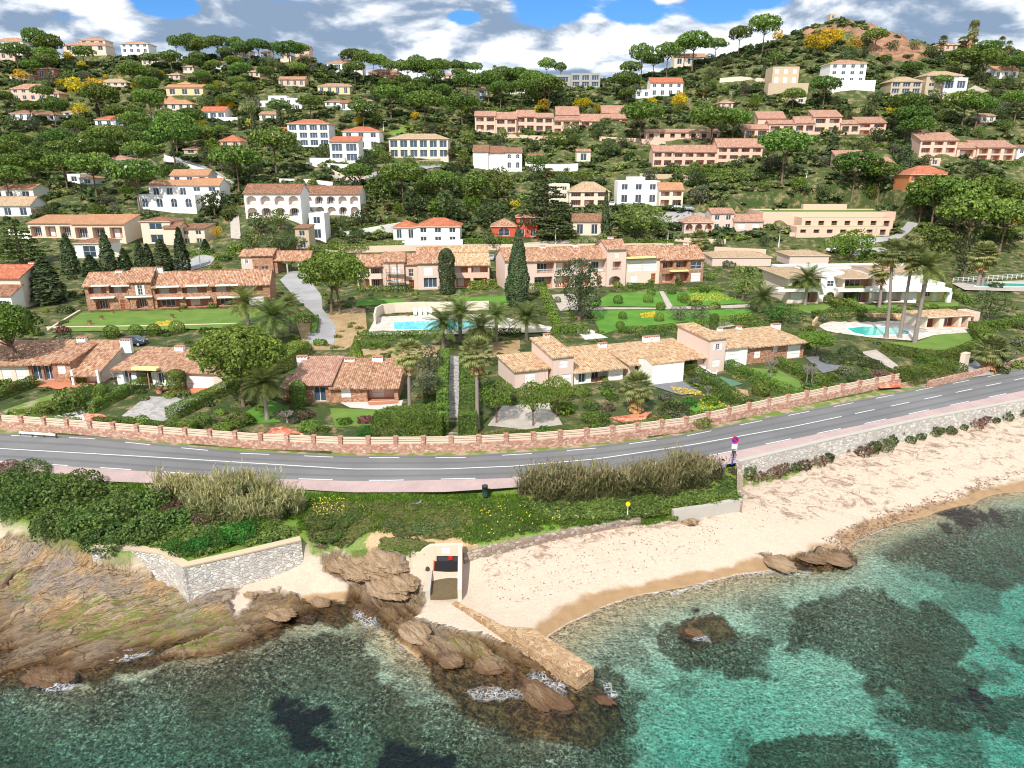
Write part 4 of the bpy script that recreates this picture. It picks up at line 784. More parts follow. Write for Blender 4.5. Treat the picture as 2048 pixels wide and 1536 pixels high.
    b = Bld('apartment_house', 'two-storey apartment house with scaffolding on its front, behind the swimming pool', 'apartment house', (716,578), (979,573), 7.0, short='the scaffolded apartment house')
    b.blk(716,769,532,577, d=8, ry=511, wall='cream plaster', ops=[('log',.03,.45,.55,.92),('log',.52,.95,.55,.92),('log',.05,.45,.02,.42),('log',.52,.95,.02,.42)])
    b.blk(769.3,811,523,577, f=-.4, d=8, ry=506, wall='pink plaster', ops=[('shut',.4,.75,.5,.8),('shut',.4,.75,.02,.34)])
    b.blk(811.3,836,528,577, d=8, ry=508, wall='peach plaster', ops=[('win',.3,.7,.5,.8),('door',.3,.7,.02,.34)])
    b.blk(836.3,884,525,576, f=-.5, d=9, ry=497, wall='pink plaster', ops=[('shut',.25,.62,.5,.82),('slide',.25,.8,.02,.4)])
    b.blk(884.3,979,530,575, d=8, ry=508, wall='peach plaster', rm='pale clay tiles', ops=[('log',.22,.55,.55,.92),('log',.62,.97,.55,.92),('log',.3,.6,.02,.42),('log',.66,.95,.02,.42)])
    b.blk(848,975,506,515, f=8.4, d=5, ry=494, wall='peach plaster', rm='pale clay tiles'); b.done()
    b = Bld('gatehouse', 'small red stone gatehouse with open covered gateway over the drive', 'gatehouse', (505,546), None, 7.6, rot=0, short='the stone gatehouse')
    b.blk(484,507,512,540, f=1, d=5, ry=500, wall='pink plaster', ops=[('shw',.35,.6,.45,.75)])
    b.blk(507.3,548,511,547, f=0, d=6, ry=498, wall=ST, ops=[('win',.4,.75,.1,.4),('door',.08,.25,0,.4)])
    a, c, zb, zt = b.blk(548.3,556,520,544, f=.5, d=4, roof='none', wall=ST); x2, _ = b.loc(622, 540, .5)
    b.roof('gable', c-1, x2, .5, 4.5, b.loc(590,520,.5)[1], 590, 501, 'old clay tiles', MAT[ST], .4, .1)
    for px in (575,598,619): x, z = b.loc(px, 540, .8); m = MB(); m.box(x-.15, x+.15, .7, 1.0, -1, b.loc(590,520,.5)[1], MAT['concrete']); m.build('column', b.root)
    b.done()
    b = Bld('house', 'tall cream house with red roof cut by the left edge of the photo', 'house', (0,622), None, 6.8, rot=0, short='the left-edge house')
    b.blk(-80,28,592,624, f=0, d=3.5, roof='mono', ry=571, rm='brown clay tiles', wall='white plaster', ops=[('win',.75,.9,.2,.7)], over=.3)
    b.blk(-80,48,556,600, f=3.5, d=9, roof='gable', ry=531, rm='red clay tiles', wall='cream plaster'); b.chimney(64,524,9,1.2); b.done()
    # modern terrace complex on the right
    b = Bld('apartment_complex', 'cream modern apartment complex with long white balcony bands and low tan roofs', 'apartment complex', (1574,606), (1900,602), 6.5, short='the balcony apartments')
    CP = 'cream plaster'
    b.blk(1574,1636,555,606, d=13, roof='hip', ry=541, rm='beige clay tiles', wall=CP, over=.8, ops=[('garage',.1,.45,.05,.4),('log',.55,.95,.02,.42),('log',.1,.45,.55,.95),('log',.55,.95,.55,.95)])
    b.blk(1636.3,1681,548,603, f=2.5, d=9, roof='flat', wall='white plaster', ops=[('arch',.3,.7,.02,.35),('win',.3,.6,.55,.75)])
    b.blk(1681.3,1742,555,606, d=10, roof='hip', ry=541, rm='beige clay tiles', wall=CP, over=.8, ops=[('log',.05,.42,.02,.42),('log',.5,.9,.02,.42),('log',.05,.95,.54,.94)])
    b.blk(1742.3,1832,546,604, f=1, d=9, roof='gable', ry=536, rm='beige clay tiles', wall='white plaster', ops=[('log',.05,.32,.02,.42),('log',.4,.65,.02,.42),('garage',.05,.4,.52,.92),('garage',.5,.9,.52,.92)])
    b.blk(1832.3,1884,570,603, f=2, d=8, roof='flat', wall='yellow plaster', ops=[('win',.3,.5,.3,.7),('garage',.6,.8,.02,.8)], rm='parapet')
    b.blk(1560,1850,537,560, f=13.2, d=5, roof='flat', wall='white plaster', rm='parapet')
    for x0, x1, f0 in ((1556,1640,-1.6),(1676,1745,-1.8),(1746,1834,-.8),(1835,1903,-.6)): b.boxpx('balcony', x0, x1, 577.5, 583.5, f0, f0+3.0 if f0 > -1 else 0, 'white plaster')
    x, z = b.loc(1896, 602, .5); m = MB(); m.box(x-.4, x+.4, .2, .8, -1, b.loc(1896,584,.5)[1], MAT['white plaster']); m.build('column', b.root)
    for x in (1590, 1710): 
        xx, zz = b.loc(x, 577, -1.4); m = MB(); m.box(xx-2, xx+2, -1.45, -1.2, zz+.01, zz+.5, MAT['hedge leaves']); m.build('planter_hedge', b.root)
    b.done()
    b = Bld('pool_house', 'low open-fronted pool house with thick white pillars and tiled roof by the right swimming pool', 'pool house', (1852,657), (1940,652), 5.5, short='the pool house')
    b.blk(1850,1938,632,656, d=5, roof='hip', ry=622, rm='pale clay tiles', wall='cream plaster', over=.3, ops=[('log',.03,.30,.0,.86,'brown plaster'),('log',.40,.74,.0,.86,'brown plaster'),('log',.80,.94,.0,.86,'brown plaster')])
    b.blk(1938.3,1956,629,650, f=.5, d=3, roof='flat', wall='pink plaster', ops=[('door',.1,.4,.02,.8)]); b.done()
    for l, q, sh in (('long low pink garage block with grey-tan hipped roof behind the right lawns', (1424,1541,514,532,502), 'the left pink garage'), ('shorter low pink garage block with grey-tan hipped roof beside the yellow mimosa', (1578,1656,511,530,500), 'the right pink garage')):
        b = Bld('garage_block', l, 'garage', (q[0],q[3]), None, None, short=sh); b.blk(q[0],q[1],q[2],q[3], d=9, roof='hip', ry=q[4], rm='beige clay tiles', wall='pink plaster', over=.3); b.done()

SMALL = []
def H(name, label, short, blocks, wall='white plaster', rm='old clay tiles', rot=0, auto=('win', 3.4), cat='house', group=None):
    """blocks: (x0,x1,ytop,ybase,[yridge|None],[kind],[f],[d],[auto],[wall]) in photo pixels"""
    q = blocks[0]; b = Bld(name, label, cat, ((q[0]+q[1])/2, q[3]), None, None, rot=rot, short=short, group=group)
    for i, k in enumerate(blocks):
        x0, x1, yt, yb = k[:4]; ry = k[4] if len(k) > 4 else None; kind = k[5] if len(k) > 5 and k[5] else ('hip' if ry is not None else 'flat'); f = (k[6] if len(k) > 6 and k[6] is not None else 0)+i*.07; d = k[7] if len(k) > 7 and k[7] else 8
        au = k[8] if len(k) > 8 and k[8] else auto; wl = k[9] if len(k) > 9 else wall
        if au == 'no': au = None
        b.blk(x0+.15, x1-.15, yt, yb, f=f, d=d, roof=kind, ry=ry, rm=rm if kind != 'flat' else 'parapet' if wl == 'white plaster' else rm, wall=wl, auto=au, over=.4, sink=3)
    b.done(); return b
def hill_houses():
    T2 = 'brown clay tiles'; RD = 'red clay tiles'; PE = 'peach plaster'; CP = 'cream plaster'; LG = ('log', 4.2)
    H('villa', 'rose villa with arcaded terrace, small raised centre and white shutters below the terraced lawns', 'the rose arcaded villa', [(1368,1426,444,464,430,'hip',0,8,('arch',3)),(1421,1466,427,462,417,'gable',4,8,('win',4)),(1466,1523,443,480,429,'gable',2,9,('garage',4))], 'pink plaster', 'rose clay tiles')
    H('terraced_garage', 'long peach terraced building with lawns on its two flat roofs', 'the peach terraced building', [(1592,1778,456,471,None,'flat',0,5,('slot',4)),(1602,1785,438,456,None,'flat',5,6,('slot',4)),(1525,1790,426,440,None,'flat',11,14,'no'),(1605,1692,411,428,None,'flat',24,2,'no')], PE, 'lawn')
    H('house', 'bright orange-red house with a square tower and tiled wing behind the tall cypress', 'the orange-red tower house', [(1033,1077,434,474,424,'hip',0,7,('win',3)),(983,1033,452,473,437,'hip',1.5,8,('archwin',5))], 'red plaster', 'old clay tiles')
    H('house', 'white bungalow with two vivid red hipped roofs above a white garden wall', 'the red-roofed bungalow', [(833,920,452,487,436,'hip',0,9,('win',4.5)),(787,834,454,478,441,'hip',2,7,('win',3.2))], 'white plaster', RD)
    H('house', 'small pale house with brown roof tucked right of the big cedar', 'the brown-roofed house by the cedar', [(1145,1203,443,470,428,'gable',0,8,('win',3.5))], CP, T2)
    H('house', 'cream house with blue doors under a tan hipped roof, above the big cedar', 'the blue-door house', [(1138,1218,382,412,364,'hip',0,9,('log',4.5)),(1098,1139,370,398,None,'flat',5,7,('win',4))], CP, 'beige clay tiles')
    H('house', 'white flat-roofed house with roof terrace left of an orange-roofed gable house', 'the white roof-terrace house', [(1234,1318,364,406,None,'flat',0,8,('win',4.5)),(1255,1290,356,366,None,'flat',3,4,'no')], 'white plaster')
    H('house', 'cream gabled house with orange roof and balcony beside parked white cars', 'the orange-roofed gable house', [(1317,1365,380,413,366,'gable',0,8,('log',4))], 'cream plaster', 'orange clay tiles')
    H('villa', 'orange villa with three ground-floor arches and a red hipped roof', 'the orange arched villa', [(1815,1896,348,381,332,'hip',0,9,('arch',4.2)),(1897,1921,362,383,354,'mono',1,6,('win',4),'red plaster')], 'orange plaster', RD)
    H('apartment_row', 'longest peach terrace of stepped holiday flats with loggias, left of the umbrella pine', 'the long peach terrace', [(950,991,232,262,223,'gable',0,8,LG),(991,1033,237,266,225,'gable',0,8,LG),(1033,1070,233,263,221,'gable',1.5,8,LG),(1070,1106,235,263,227,'gable',0,8,LG),(1112,1158,230,250,214,'mono',8,7,LG),(1106,1160,241,268,236,'gable',0,8,LG),(1160,1222,242,269,229,'gable',0,8,LG),(1204,1252,226,250,212,'mono',8,7,LG),(1222,1276,237,267,228,'gable',0,8,LG)], PE, 'rose clay tiles', cat='apartment row')
    H('apartment_row', 'peach terrace of holiday flats on the middle slope with a three-storey right end', 'the middle peach terrace', [(1305,1345,303,332,292,'gable',0,8,LG),(1345,1432,304,331,291,'gable',.5,8,LG),(1432,1522,294,335,278,'gable',0,9,LG)], PE, 'rose clay tiles', cat='apartment row')
    H('apartment_row', 'peach terrace of stepped holiday flats below the white clifftop villa', 'the upper right peach terrace', [(1488,1536,258,274,250,'gable',0,8,LG),(1536,1588,248,270,241,'gable',1,8,LG),(1515,1570,237,252,224,'mono',9,7,'no'),(1588,1628,246,269,234,'gable',1,8,LG),(1624,1680,234,268,221,'mono',2,9,LG),(1680,1718,248,270,241,'gable',1,8,LG),(1714,1770,246,270,235,'mono',1,8,LG)], PE, 'rose clay tiles', cat='apartment row', rot=-.12)
    H('apartment_row', 'peach terrace of holiday flats nearest the right edge above a round dark tree', 'the rightmost peach terrace', [(1838,1912,281,306,266,'mono',0,9,LG),(1912,1951,296,314,286,'gable',1,8,LG),(1951,2027,295,321,282,'mono',0,9,LG)], PE, 'rose clay tiles', cat='apartment row', rot=-.12)
    H('house', 'low peach house half hidden among cypresses under a rose roof', 'the half-hidden peach house', [(1674,1735,318,334,302,'mono',0,8,('win',5)),(1735,1788,328,347,315,'mono',-1,8,LG)], PE, 'rose clay tiles', rot=-.12)
    H('carport', 'long low tiled carport between two peach terraces', 'the long carport', [(1292,1440,265,276,259,'mono',0,5,('slot',4))], PE, 'rose clay tiles', cat='carport')
    H('house', 'white house in three stepped blocks with brown roofs left of the palm', 'the stepped white house', [(946,977,304,336,291,'mono',0,8,('shut',4)),(977,1010,306,337,293,'mono',.6,8,('shut',4)),(1010,1044,305,337,296,'mono',0,7,('archwin',4))], 'white plaster', T2)
    H('villa', 'modern two-level villa with glass fronts, long balcony and thin tan roofs', 'the glass-fronted villa', [(779,897,277,315,268,'hip',0,10,('slide',3.6))], CP, 'beige clay tiles')
    H('villa', 'white villa with red hipped roof and small square windows left of the glass-fronted villa', 'the square-windowed white villa', [(687,760,262,297,254,'hip',0,9,('win',4.5))], 'white plaster', RD)
    H('villa', 'white villa with glazed terrace storeys and a white base wall', 'the glazed terrace villa', [(661,719,284,323,274,'mono',0,8,('slide',4)),(620,690,318,330,None,'flat',-2,3,'no')], 'white plaster', RD)
    H('villa', 'three-storey pale villa with red hipped roof and wide balconies', 'the three-storey pale villa', [(578,660,247,292,239,'hip',0,10,('slide',4.2)),(545,580,263,290,255,'mono',1,8,'no')], 'white plaster', RD)
    H('villa', 'large white villa with two rows of arches, left half under a higher roof', 'the white arcaded villa', [(492,604,387,434,369,'gable',0,9,('arch',3.8))], 'white plaster', T2)
    H('villa', 'large white arched villa attached on the right with lower brown roof', 'the right arcaded villa', [(606,722,388,430,373,'gable',1.5,9,('arch',3.8))], 'white plaster', T2)
    H('villa', 'rambling white villa in several blocks with orange roofs and long white base', 'the rambling white villa', [(277,393,392,416,None,'flat',-2,6,('archwin',4.5)),(300,381,371,394,361,'gable',3,8,('win',4.5)),(381,442,371,402,358,'gable',2,8,('win',5)),(342,418,351,366,340,'gable',10,7,('win',4.5))], 'white plaster', 'orange clay tiles')
    H('house', 'white gabled house with orange roof above another at the left edge', 'the left-edge white gable', [(5,70,378,402,369,'gable',0,8,('win',6))], 'white plaster', 'orange clay tiles')
    H('house', 'low white house with tan roof behind bare grey trees at the left edge', 'the low house in bare trees', [(-30,64,411,432,394,'gable',0,8,('win',5))], 'white plaster', 'beige clay tiles')
    H('apartment_house', 'cream and brick apartment house with stepped orange roofs behind cypresses', 'the orange-roofed flats', [(60,148,447,475,431,'mono',0,9,LG),(148,252,449,478,430,'mono',-1,9,LG)], CP, 'orange clay tiles', cat='apartment house')
    H('house', 'cream house with small square brown-roofed tower and lower wing', 'the cream tower house', [(287,345,442,487,433,'hip',0,8,('win',6)),(330,363,456,480,446,'gable',-1,5,'no'),(363,412,458,489,448,'mono',1,8,('win',4))], CP, T2)
    H('house', 'white house with low brown hipped roof between the left cypresses', 'the white house between cypresses', [(153,210,486,516,475,'hip',0,8,('win',6))], 'white plaster', T2)
    H('tower_house', 'narrow tan tower house with flat tiled top above the stone gatehouse', 'the narrow tan tower', [(593,620,457,497,450,'mono',0,6,('win',6))], 'tan plaster', T2)
    H('house', 'plain white cube house with railed balcony above the drive', 'the white cube house', [(621,652,429,478,None,'flat',0,6,('win',4))], 'white plaster')
    H('house', 'white ridge house with grey roof at the far left skyline', 'the far left ridge house', [(-10,48,82,98,76,'hip',0,9,('win',5))])
    H('house', 'wide white ridge house with raised right block on the skyline', 'the wide ridge house', [(128,212,90,101,85,'hip',0,9,('win',5)),(160,211,80,90,76,'hip',6,8,('win',5))], CP)
    H('house', 'white ridge house with a red roof left of the pine cluster', 'the red-roofed ridge house', [(243,298,87,105,83,'hip',0,9,('win',4))], 'white plaster', 'rose clay tiles')
    H('house', 'small peach house near the left edge below the ridge', 'the small peach house', [(0,30,104,117,100,'gable')], PE)
    H('house', 'dark red house half hidden by pines on the left slope', 'the dark red house', [(75,110,137,155,134,'hip')], 'red brick trim')
    H('house', 'low grey-roofed house among yellow mimosas', 'the grey-roofed low house', [(196,253,164,172,158,'hip')], CP, 'beige clay tiles')
    H('house', 'yellow house with little raised tower under pines', 'the yellow tower house', [(333,407,175,190,170,'gable',0,8,('win',5)),(358,381,167,180,163,'hip',5,5,('win',5))], 'yellow plaster', 'orange clay tiles')
    H('house', 'sprawling peach house below mimosas on the left', 'the sprawling peach house', [(25,92,177,200,168,'hip'),(92,120,186,202,180,'hip')], PE)
    H('house', 'tan house with round turret roof on the left slope', 'the turret house', [(310,385,207,219,200,'hip'),(328,350,198,212,192,'hip',4,5)], CP, 'orange clay tiles')
    H('house', 'house with red roof over white terrace walls, centre left slope', 'the white-terrace house', [(403,451,223,238,214,'gable',0,8,('slide',4)),(430,476,236,246,None,'flat',-2,5,'no')], 'white plaster', RD)
    H('villa', 'white cubic villa in descending steps on the left slope', 'the stepped cubic villa', [(538,575,193,215,None,'flat',3,8,('archwin',4)),(515,540,203,214,None,'flat'),(570,604,198,219,None,'flat',0,8,('win',4))])
    H('house', 'white house with wide brown roof at the left slope foot of mimosas', 'the wide brown-roofed house', [(22,66,226,240,220,'hip'),(66,112,229,240,223,'hip',1)], 'white plaster', T2)
    H('house', 'white house with split red roofs among umbrella pines', 'the split red-roofed house', [(191,246,239,252,232,'hip')], 'white plaster', RD)
    H('house', 'small brick-coloured house below the pine ridge', 'the small brick house', [(557,610,159,171,154,'gable')], PE)
    H('house', 'yellow house behind palms right of the brick house', 'the yellow house behind palms', [(636,700,172,188,167,'hip')], 'yellow plaster')
    H('villa', 'long white modern villa on the ridge under a line of pines', 'the white ridge villa', [(655,725,126,142,121,'hip',0,9,('slide',4)),(630,700,142,158,None,'flat',-4,4,'no')])
    H('house', 'grey-walled house with red roof and arched windows in the pine wood', 'the pine-wood house', [(212,256,318,340,311,'hip',0,8,('archwin',5)),(256,296,326,340,319,'gable',1,7)], 'white plaster', 'rose clay tiles')
    H('house', 'small peach house with red hipped roof above the curved drive', 'the small red-hipped house', [(441,482,281,299,270,'hip')], PE, RD)
    H('shed', 'small brown-roofed shed beside the pine trunk', 'the brown-roofed shed', [(368,396,298,307,292,'hip')], 'tan plaster', T2, cat='shed')
    H('house', 'small white house beside tall cypresses', 'the small white house', [(519,555,229,240,224,'gable')])
    H('house', 'low orange house in the pines under the middle ridge', 'the low orange house', [(737,800,144,155,139,'hip')], 'orange plaster')
    H('house', 'tall narrow white house with brown roof deep in the pines', 'the narrow white house', [(953,975,179,199,173,'hip')], 'white plaster', T2)
    H('house', 'little white house left of the narrow white house', 'the little white house', [(917,941,186,197,181,'hip')])
    H('house', 'long white house with brown roofs under the left pine group', 'the long brown-roofed house', [(680,710,206,219,201,'gable'),(710,746,201,214,197,'hip')], 'white plaster', T2)
    H('villa', 'flat modern white villa with dark glazing on the hill crest', 'the flat modern villa', [(1142,1200,148,174,None,'flat',0,10,('slide',5)),(1104,1142,151,165,None,'flat',3,8,('slide',6))], 'grey plaster', 'concrete')
    H('house', 'white house with red roof and rows of small windows on the crest', 'the white crest house', [(1300,1365,165,191,156,'gable',0,9,('win',3.2)),(1270,1300,181,194,None,'flat')], 'white plaster', RD)
    H('house', 'pale house with tan roof beneath three skyline pines', 'the house under skyline pines', [(1348,1412,114,129,108,'gable',0,9,('win',5))], CP)
    H('house', 'square tan stone house with flat roof on the right hill', 'the square tan house', [(1543,1596,135,167,None,'flat',0,9,('shut',4)),(1535,1615,168,190,None,'flat',-6,5,'no')], 'tan plaster', 'concrete')
    H('villa', 'bright white villa with blue shutters and railed terrace under the rocky hilltop', 'the white clifftop villa', [(1657,1729,126,166,120,'hip',0,10,('win',4)),(1665,1750,162,176,None,'flat',-4,4,'no')], 'white plaster')
    H('villa', 'stone and glass modern villa stretching across the right hill', 'the stone hill villa', [(1780,1842,162,187,154,'hip',0,9,('slide',5)),(1848,1920,150,190,143,'hip',3,9,('win',5)),(1886,1933,157,178,None,'flat',1,8,('slide',4),'white plaster')], 'tan plaster', 'beige clay tiles')
    H('house', 'small white gabled house with orange roof at the far right', 'the far right gable house', [(1988,2035,141,155,133,'gable')], 'white plaster', 'orange clay tiles')
    H('ruin', 'small square stone ruin on the very top of the rocky hill', 'the hilltop ruin', [(1660,1672,29,38,None,'flat',0,4,('win',3))], 'tan plaster', 'concrete', cat='ruin')
    H('house', 'rose house half hidden right of the rocky hilltop', 'the hidden rose house', [(1876,1914,89,100,84,'hip')], PE)
    H('house', 'small cream pavilion right of the white curved wall', 'the cream pavilion', [(1153,1181,303,322,299,'gable',0,6,('win',4))], CP)
    H('house', 'dark-fronted pool pavilion beside the stepped white house', 'the dark pavilion', [(1056,1084,312,322,308,'gable',0,5,('slide',3))], 'white plaster', T2)
    small = [(284,318,119,129,115,'c'),(498,520,143,153,139,'p'),(560,582,110,118,107,'c'),(522,540,106,113,103,'w'),(338,360,149,158,145,'p'),(366,388,133,142,129,'c'),(430,446,127,137,123,'w'),(126,160,224,232,219,'w'),(650,690,203,212,198,'w'),(150,186,270,280,266,'c'),(98,128,287,294,283,'w'),(238,262,303,312,299,'w'),(136,162,350,364,None,'w'),(160,190,356,368,352,'w'),(678,704,172,184,168,'c'),(862,884,181,192,177,'w'),(884,906,150,160,146,'p'),(1388,1412,118,130,None,'w'),(2034,2070,296,308,291,'w'),(1858,1880,318,330,None,'p'),(470,500,100,108,96,'c'),(590,618,96,104,92,'p'),(1020,1050,176,186,172,'w'),(1440,1466,205,216,200,'p'),(1590,1612,196,206,None,'c'),(20,60,150,160,146,'c'),(290,330,228,236,224,'w'),(1960,1990,232,244,228,'c')]
    for i, (x0, x1, yt, yb, ry, c) in enumerate(small):
        w, rm, d = {'c': ('cream plaster', 'old clay tiles', 'little cream house'), 'p': ('peach plaster', 'rose clay tiles', 'little peach house'), 'w': ('white plaster', 'orange clay tiles' if i % 2 else 'brown clay tiles', 'little white house')}[c]
        b = H('house', None, None, [(x0, x1, yt, yb, ry, 'hip' if i % 3 else 'gable')] if ry else [(x0, x1, yt, yb)], w, rm); b.root['group'] = 'small houses among the trees'; q = proj(b.A); SMALL.append((b.root, d+(' with a flat roof' if not ry else ' half hidden by trees'), q[0], q[1]))
# ------------------------------------------------------------------ vegetation meshes
def leaf_quads(C, Nrm, size, jitter=.9, aspect=.8):
    n = len(C); d = Nrm+rng.normal(0, jitter, (n, 3)); d /= np.linalg.norm(d, axis=1)[:, None]+1e-9
    t = np.cross(d, rng.normal(0, 1, (n, 3))); t /= np.linalg.norm(t, axis=1)[:, None]+1e-9; b = np.cross(d, t)
    s = (size*rng.uniform(.6, 1.25, n))[:, None]; t = t*s*.5; b = b*s*.5*aspect
    V = np.stack([C-t-b, C+t-b*.6, C+t*.8+b, C-t*.9+b*.8], 1).reshape(-1, 3); return V
def quads(V): return np.arange(len(V)).reshape(-1, 4)
def sphere_dirs(n, zmin=-.35):
    d = rng.normal(0, 1, (n*3, 3)); d /= np.linalg.norm(d, axis=1)[:, None]; d = d[d[:, 2] > zmin][:n]; return d
def crown_pts(lobes, per, zmin=-.35, rmin=.82, cull=True):
    P = []; Q = []
    L = np.array([(c[0], c[1], c[2], r[0], r[1], r[2]) for c, r in lobes])
    for c, r in lobes:
        k = int(per*(r[0]*r[1]*.5+r[0]*r[2]*.5)); d = sphere_dirs(k, zmin); rr = rng.uniform(rmin, 1.08, len(d))[:, None]
        P.append(np.array(c)+d*np.array(r)*rr); nn = d/np.array(r); Q.append(nn/np.linalg.norm(nn, axis=1)[:, None])
    P = np.concatenate(P); Q = np.concatenate(Q)
    if cull:
        ins = np.zeros(len(P), int)
        for l in L: ins += (((P-l[:3])/l[3:])**2).sum(1) < .55
        k = ins == 0; P = P[k]; Q = Q[k]
    return P, Q
def crown_mesh(name, lobes, per, size, mat, zmin=-.35, jit=.8, extra=None):
    P, Q = crown_pts(lobes, per, zmin); V = leaf_quads(P, Q, size, jit); me = mesh_np(name, V, quads(V), [MAT[mat]])
    return me
PROTO = {}
def umbrella(i, fine=False, mat='pine needles', R=5.0, H=9.5, b0=.64, lean=0, per=None, tcount=1, n=None):
    r = np.random.default_rng(100+i); n = n or (90 if fine else 40); lob = []; zb = H*b0; hd = H-.8-zb
    for k in range(n):
        a = k*2.39996+r.uniform(-.35, .35); q = math.sqrt((k+.5)/n)*R*.87*r.uniform(.85, 1.1); dome = math.sqrt(max(0, 1-(q/R)**2)); z = zb+dome*hd+r.uniform(-.4, .35)
        s = (1.0 if fine else 1.35)*r.uniform(.7, 1.25)*R/5; lob.append(((q*math.cos(a)+lean, q*math.sin(a), z), (s, s, s*.75)))
        if k % 2 == 0 and q > R*.35: lob.append(((q*.85*math.cos(a+.4)+lean, q*.85*math.sin(a+.4), zb+dome*hd*.35+r.uniform(-.3, .3)), (s, s, s*.6)))
    cm = crown_mesh('umbrella_crown', lob, per or (120 if fine else 60), .27 if fine else .44, mat, -.6, .7)
    m = MB(); bk = MAT['bark']
    for tnum in range(tcount):
        bx = (tnum-.5)*1.2 if tcount > 1 else 0; top = Vector((lean*.55+bx*.5, 0, zb*.85)); m.tube([(bx, 0, -.8), (bx+lean*.05, 0, zb*.25), (bx*.8+lean*.3, .1, zb*.6), top], [.26, .2, .17, .14], bk, 8)
        for k in range(11 if fine else 7):
            l = lob[(k*5+tnum*3+6) % len(lob)][0]; e = Vector(l)-Vector((0, 0, .1)); mid = top.lerp(e, .5)+Vector((0, 0, -.3)); m.tube([top-Vector((0, 0, .2*k/6)), mid, e], [.10, .07, .03], bk, 5, False)
    return cm, m.mesh('umbrella_trunk')
def rounded(i, mat, R=3.2, H=6.0, n=26, per=46, size=.40, trunk='bark', zf=1.0):
    r = np.random.default_rng(300+i); lob = []
    for k in range(n):
        d = r.normal(0, 1, 3); d /= np.linalg.norm(d); q = r.uniform(.40, .86)
        c = (d[0]*R*q, d[1]*R*q, H*.56+d[2]*H*.30*zf); s = R*r.uniform(.22, .46); lob.append((c, (s, s*r.uniform(.8, 1.2), s*.8)))
    cm = crown_mesh('round_crown', lob, per, size, mat, -.8, .9); m = MB(); m.tube([(0, 0, -1), (.1, 0, H*.3), (0, .1, H*.6)], [R*.07, R*.055, R*.03], MAT[trunk], 6)
    for k in range(4): a = k*1.6; m.tube([(0, 0, H*.3), (math.cos(a)*R*.45, math.sin(a)*R*.45, H*.55)], [R*.035, R*.015], MAT[trunk], 4, False)
    return cm, m.mesh('round_trunk')
def column(i, mat='cypress leaves', R=1.0, H=9.0, per=150, size=.28, top=.0, bulge=.45):
    r = np.random.default_rng(500+i); n = int(per*H); t = r.uniform(0, 1, n)**.85; a = r.uniform(0, 2*math.pi, n)
    prof = np.sin(np.clip(t*.93+.07, 0, 1)**bulge*math.pi)**.7 if top == 0 else np.where(t < .75, .92+.08*t, np.sqrt(np.clip(1-((t-.75)/.25)**2, 0, 1)))
    if top == 2: prof = (1-t)*.98+.03
    lump = .86+.28*vnoise(a*2.2+i, t*H*.9)+.08*np.sin(a*5+i)*np.sin(t*14); rr = R*prof*lump*r.uniform(.9, 1.04, n)
    P = np.stack([rr*np.cos(a), rr*np.sin(a), t*H+.05], 1); Q = np.stack([np.cos(a), np.sin(a), .45+0*a], 1); V = leaf_quads(P, Q, size, .55, 1.0)
    m = MB(); m.tube([(0, 0, -1), (0, 0, H*.25), (0, 0, H*.9)], [R*.22, R*.15, .03], MAT['bark'], 6); return mesh_np('column_crown', V, quads(V), [MAT[mat]]), m.mesh('column_trunk')
def cedar(i, R=5, H=12, mat='dark leaves'):
    r = np.random.default_rng(700+i); lob = []
    for lv in range(9):
        z = H*(.22+.085*lv); q = R*(1-.085*lv)*.8; k = 9-lv//2
        for j in range(k): a = j*6.283/k+lv*.7; rr = q*r.uniform(.55, 1.05); s = R*.24*r.uniform(.8, 1.2)*(1-.06*lv); lob.append(((rr*math.cos(a), rr*math.sin(a), z+r.uniform(-.3, .3)), (s*1.2, s*1.2, s*.30)))
    cm = crown_mesh('cedar_crown', lob, 70, .38, mat, -.6, .5); m = MB(); m.tube([(0, 0, -1), (0, 0, H*.5), (0, 0, H*.97)], [.45, .3, .08], MAT['bark'], 7)
    for l in lob[::3]: m.tube([(0, 0, l[0][2]-.3), l[0]], [.12, .04], MAT['bark'], 4, False)
    return cm, m.mesh('cedar_trunk')
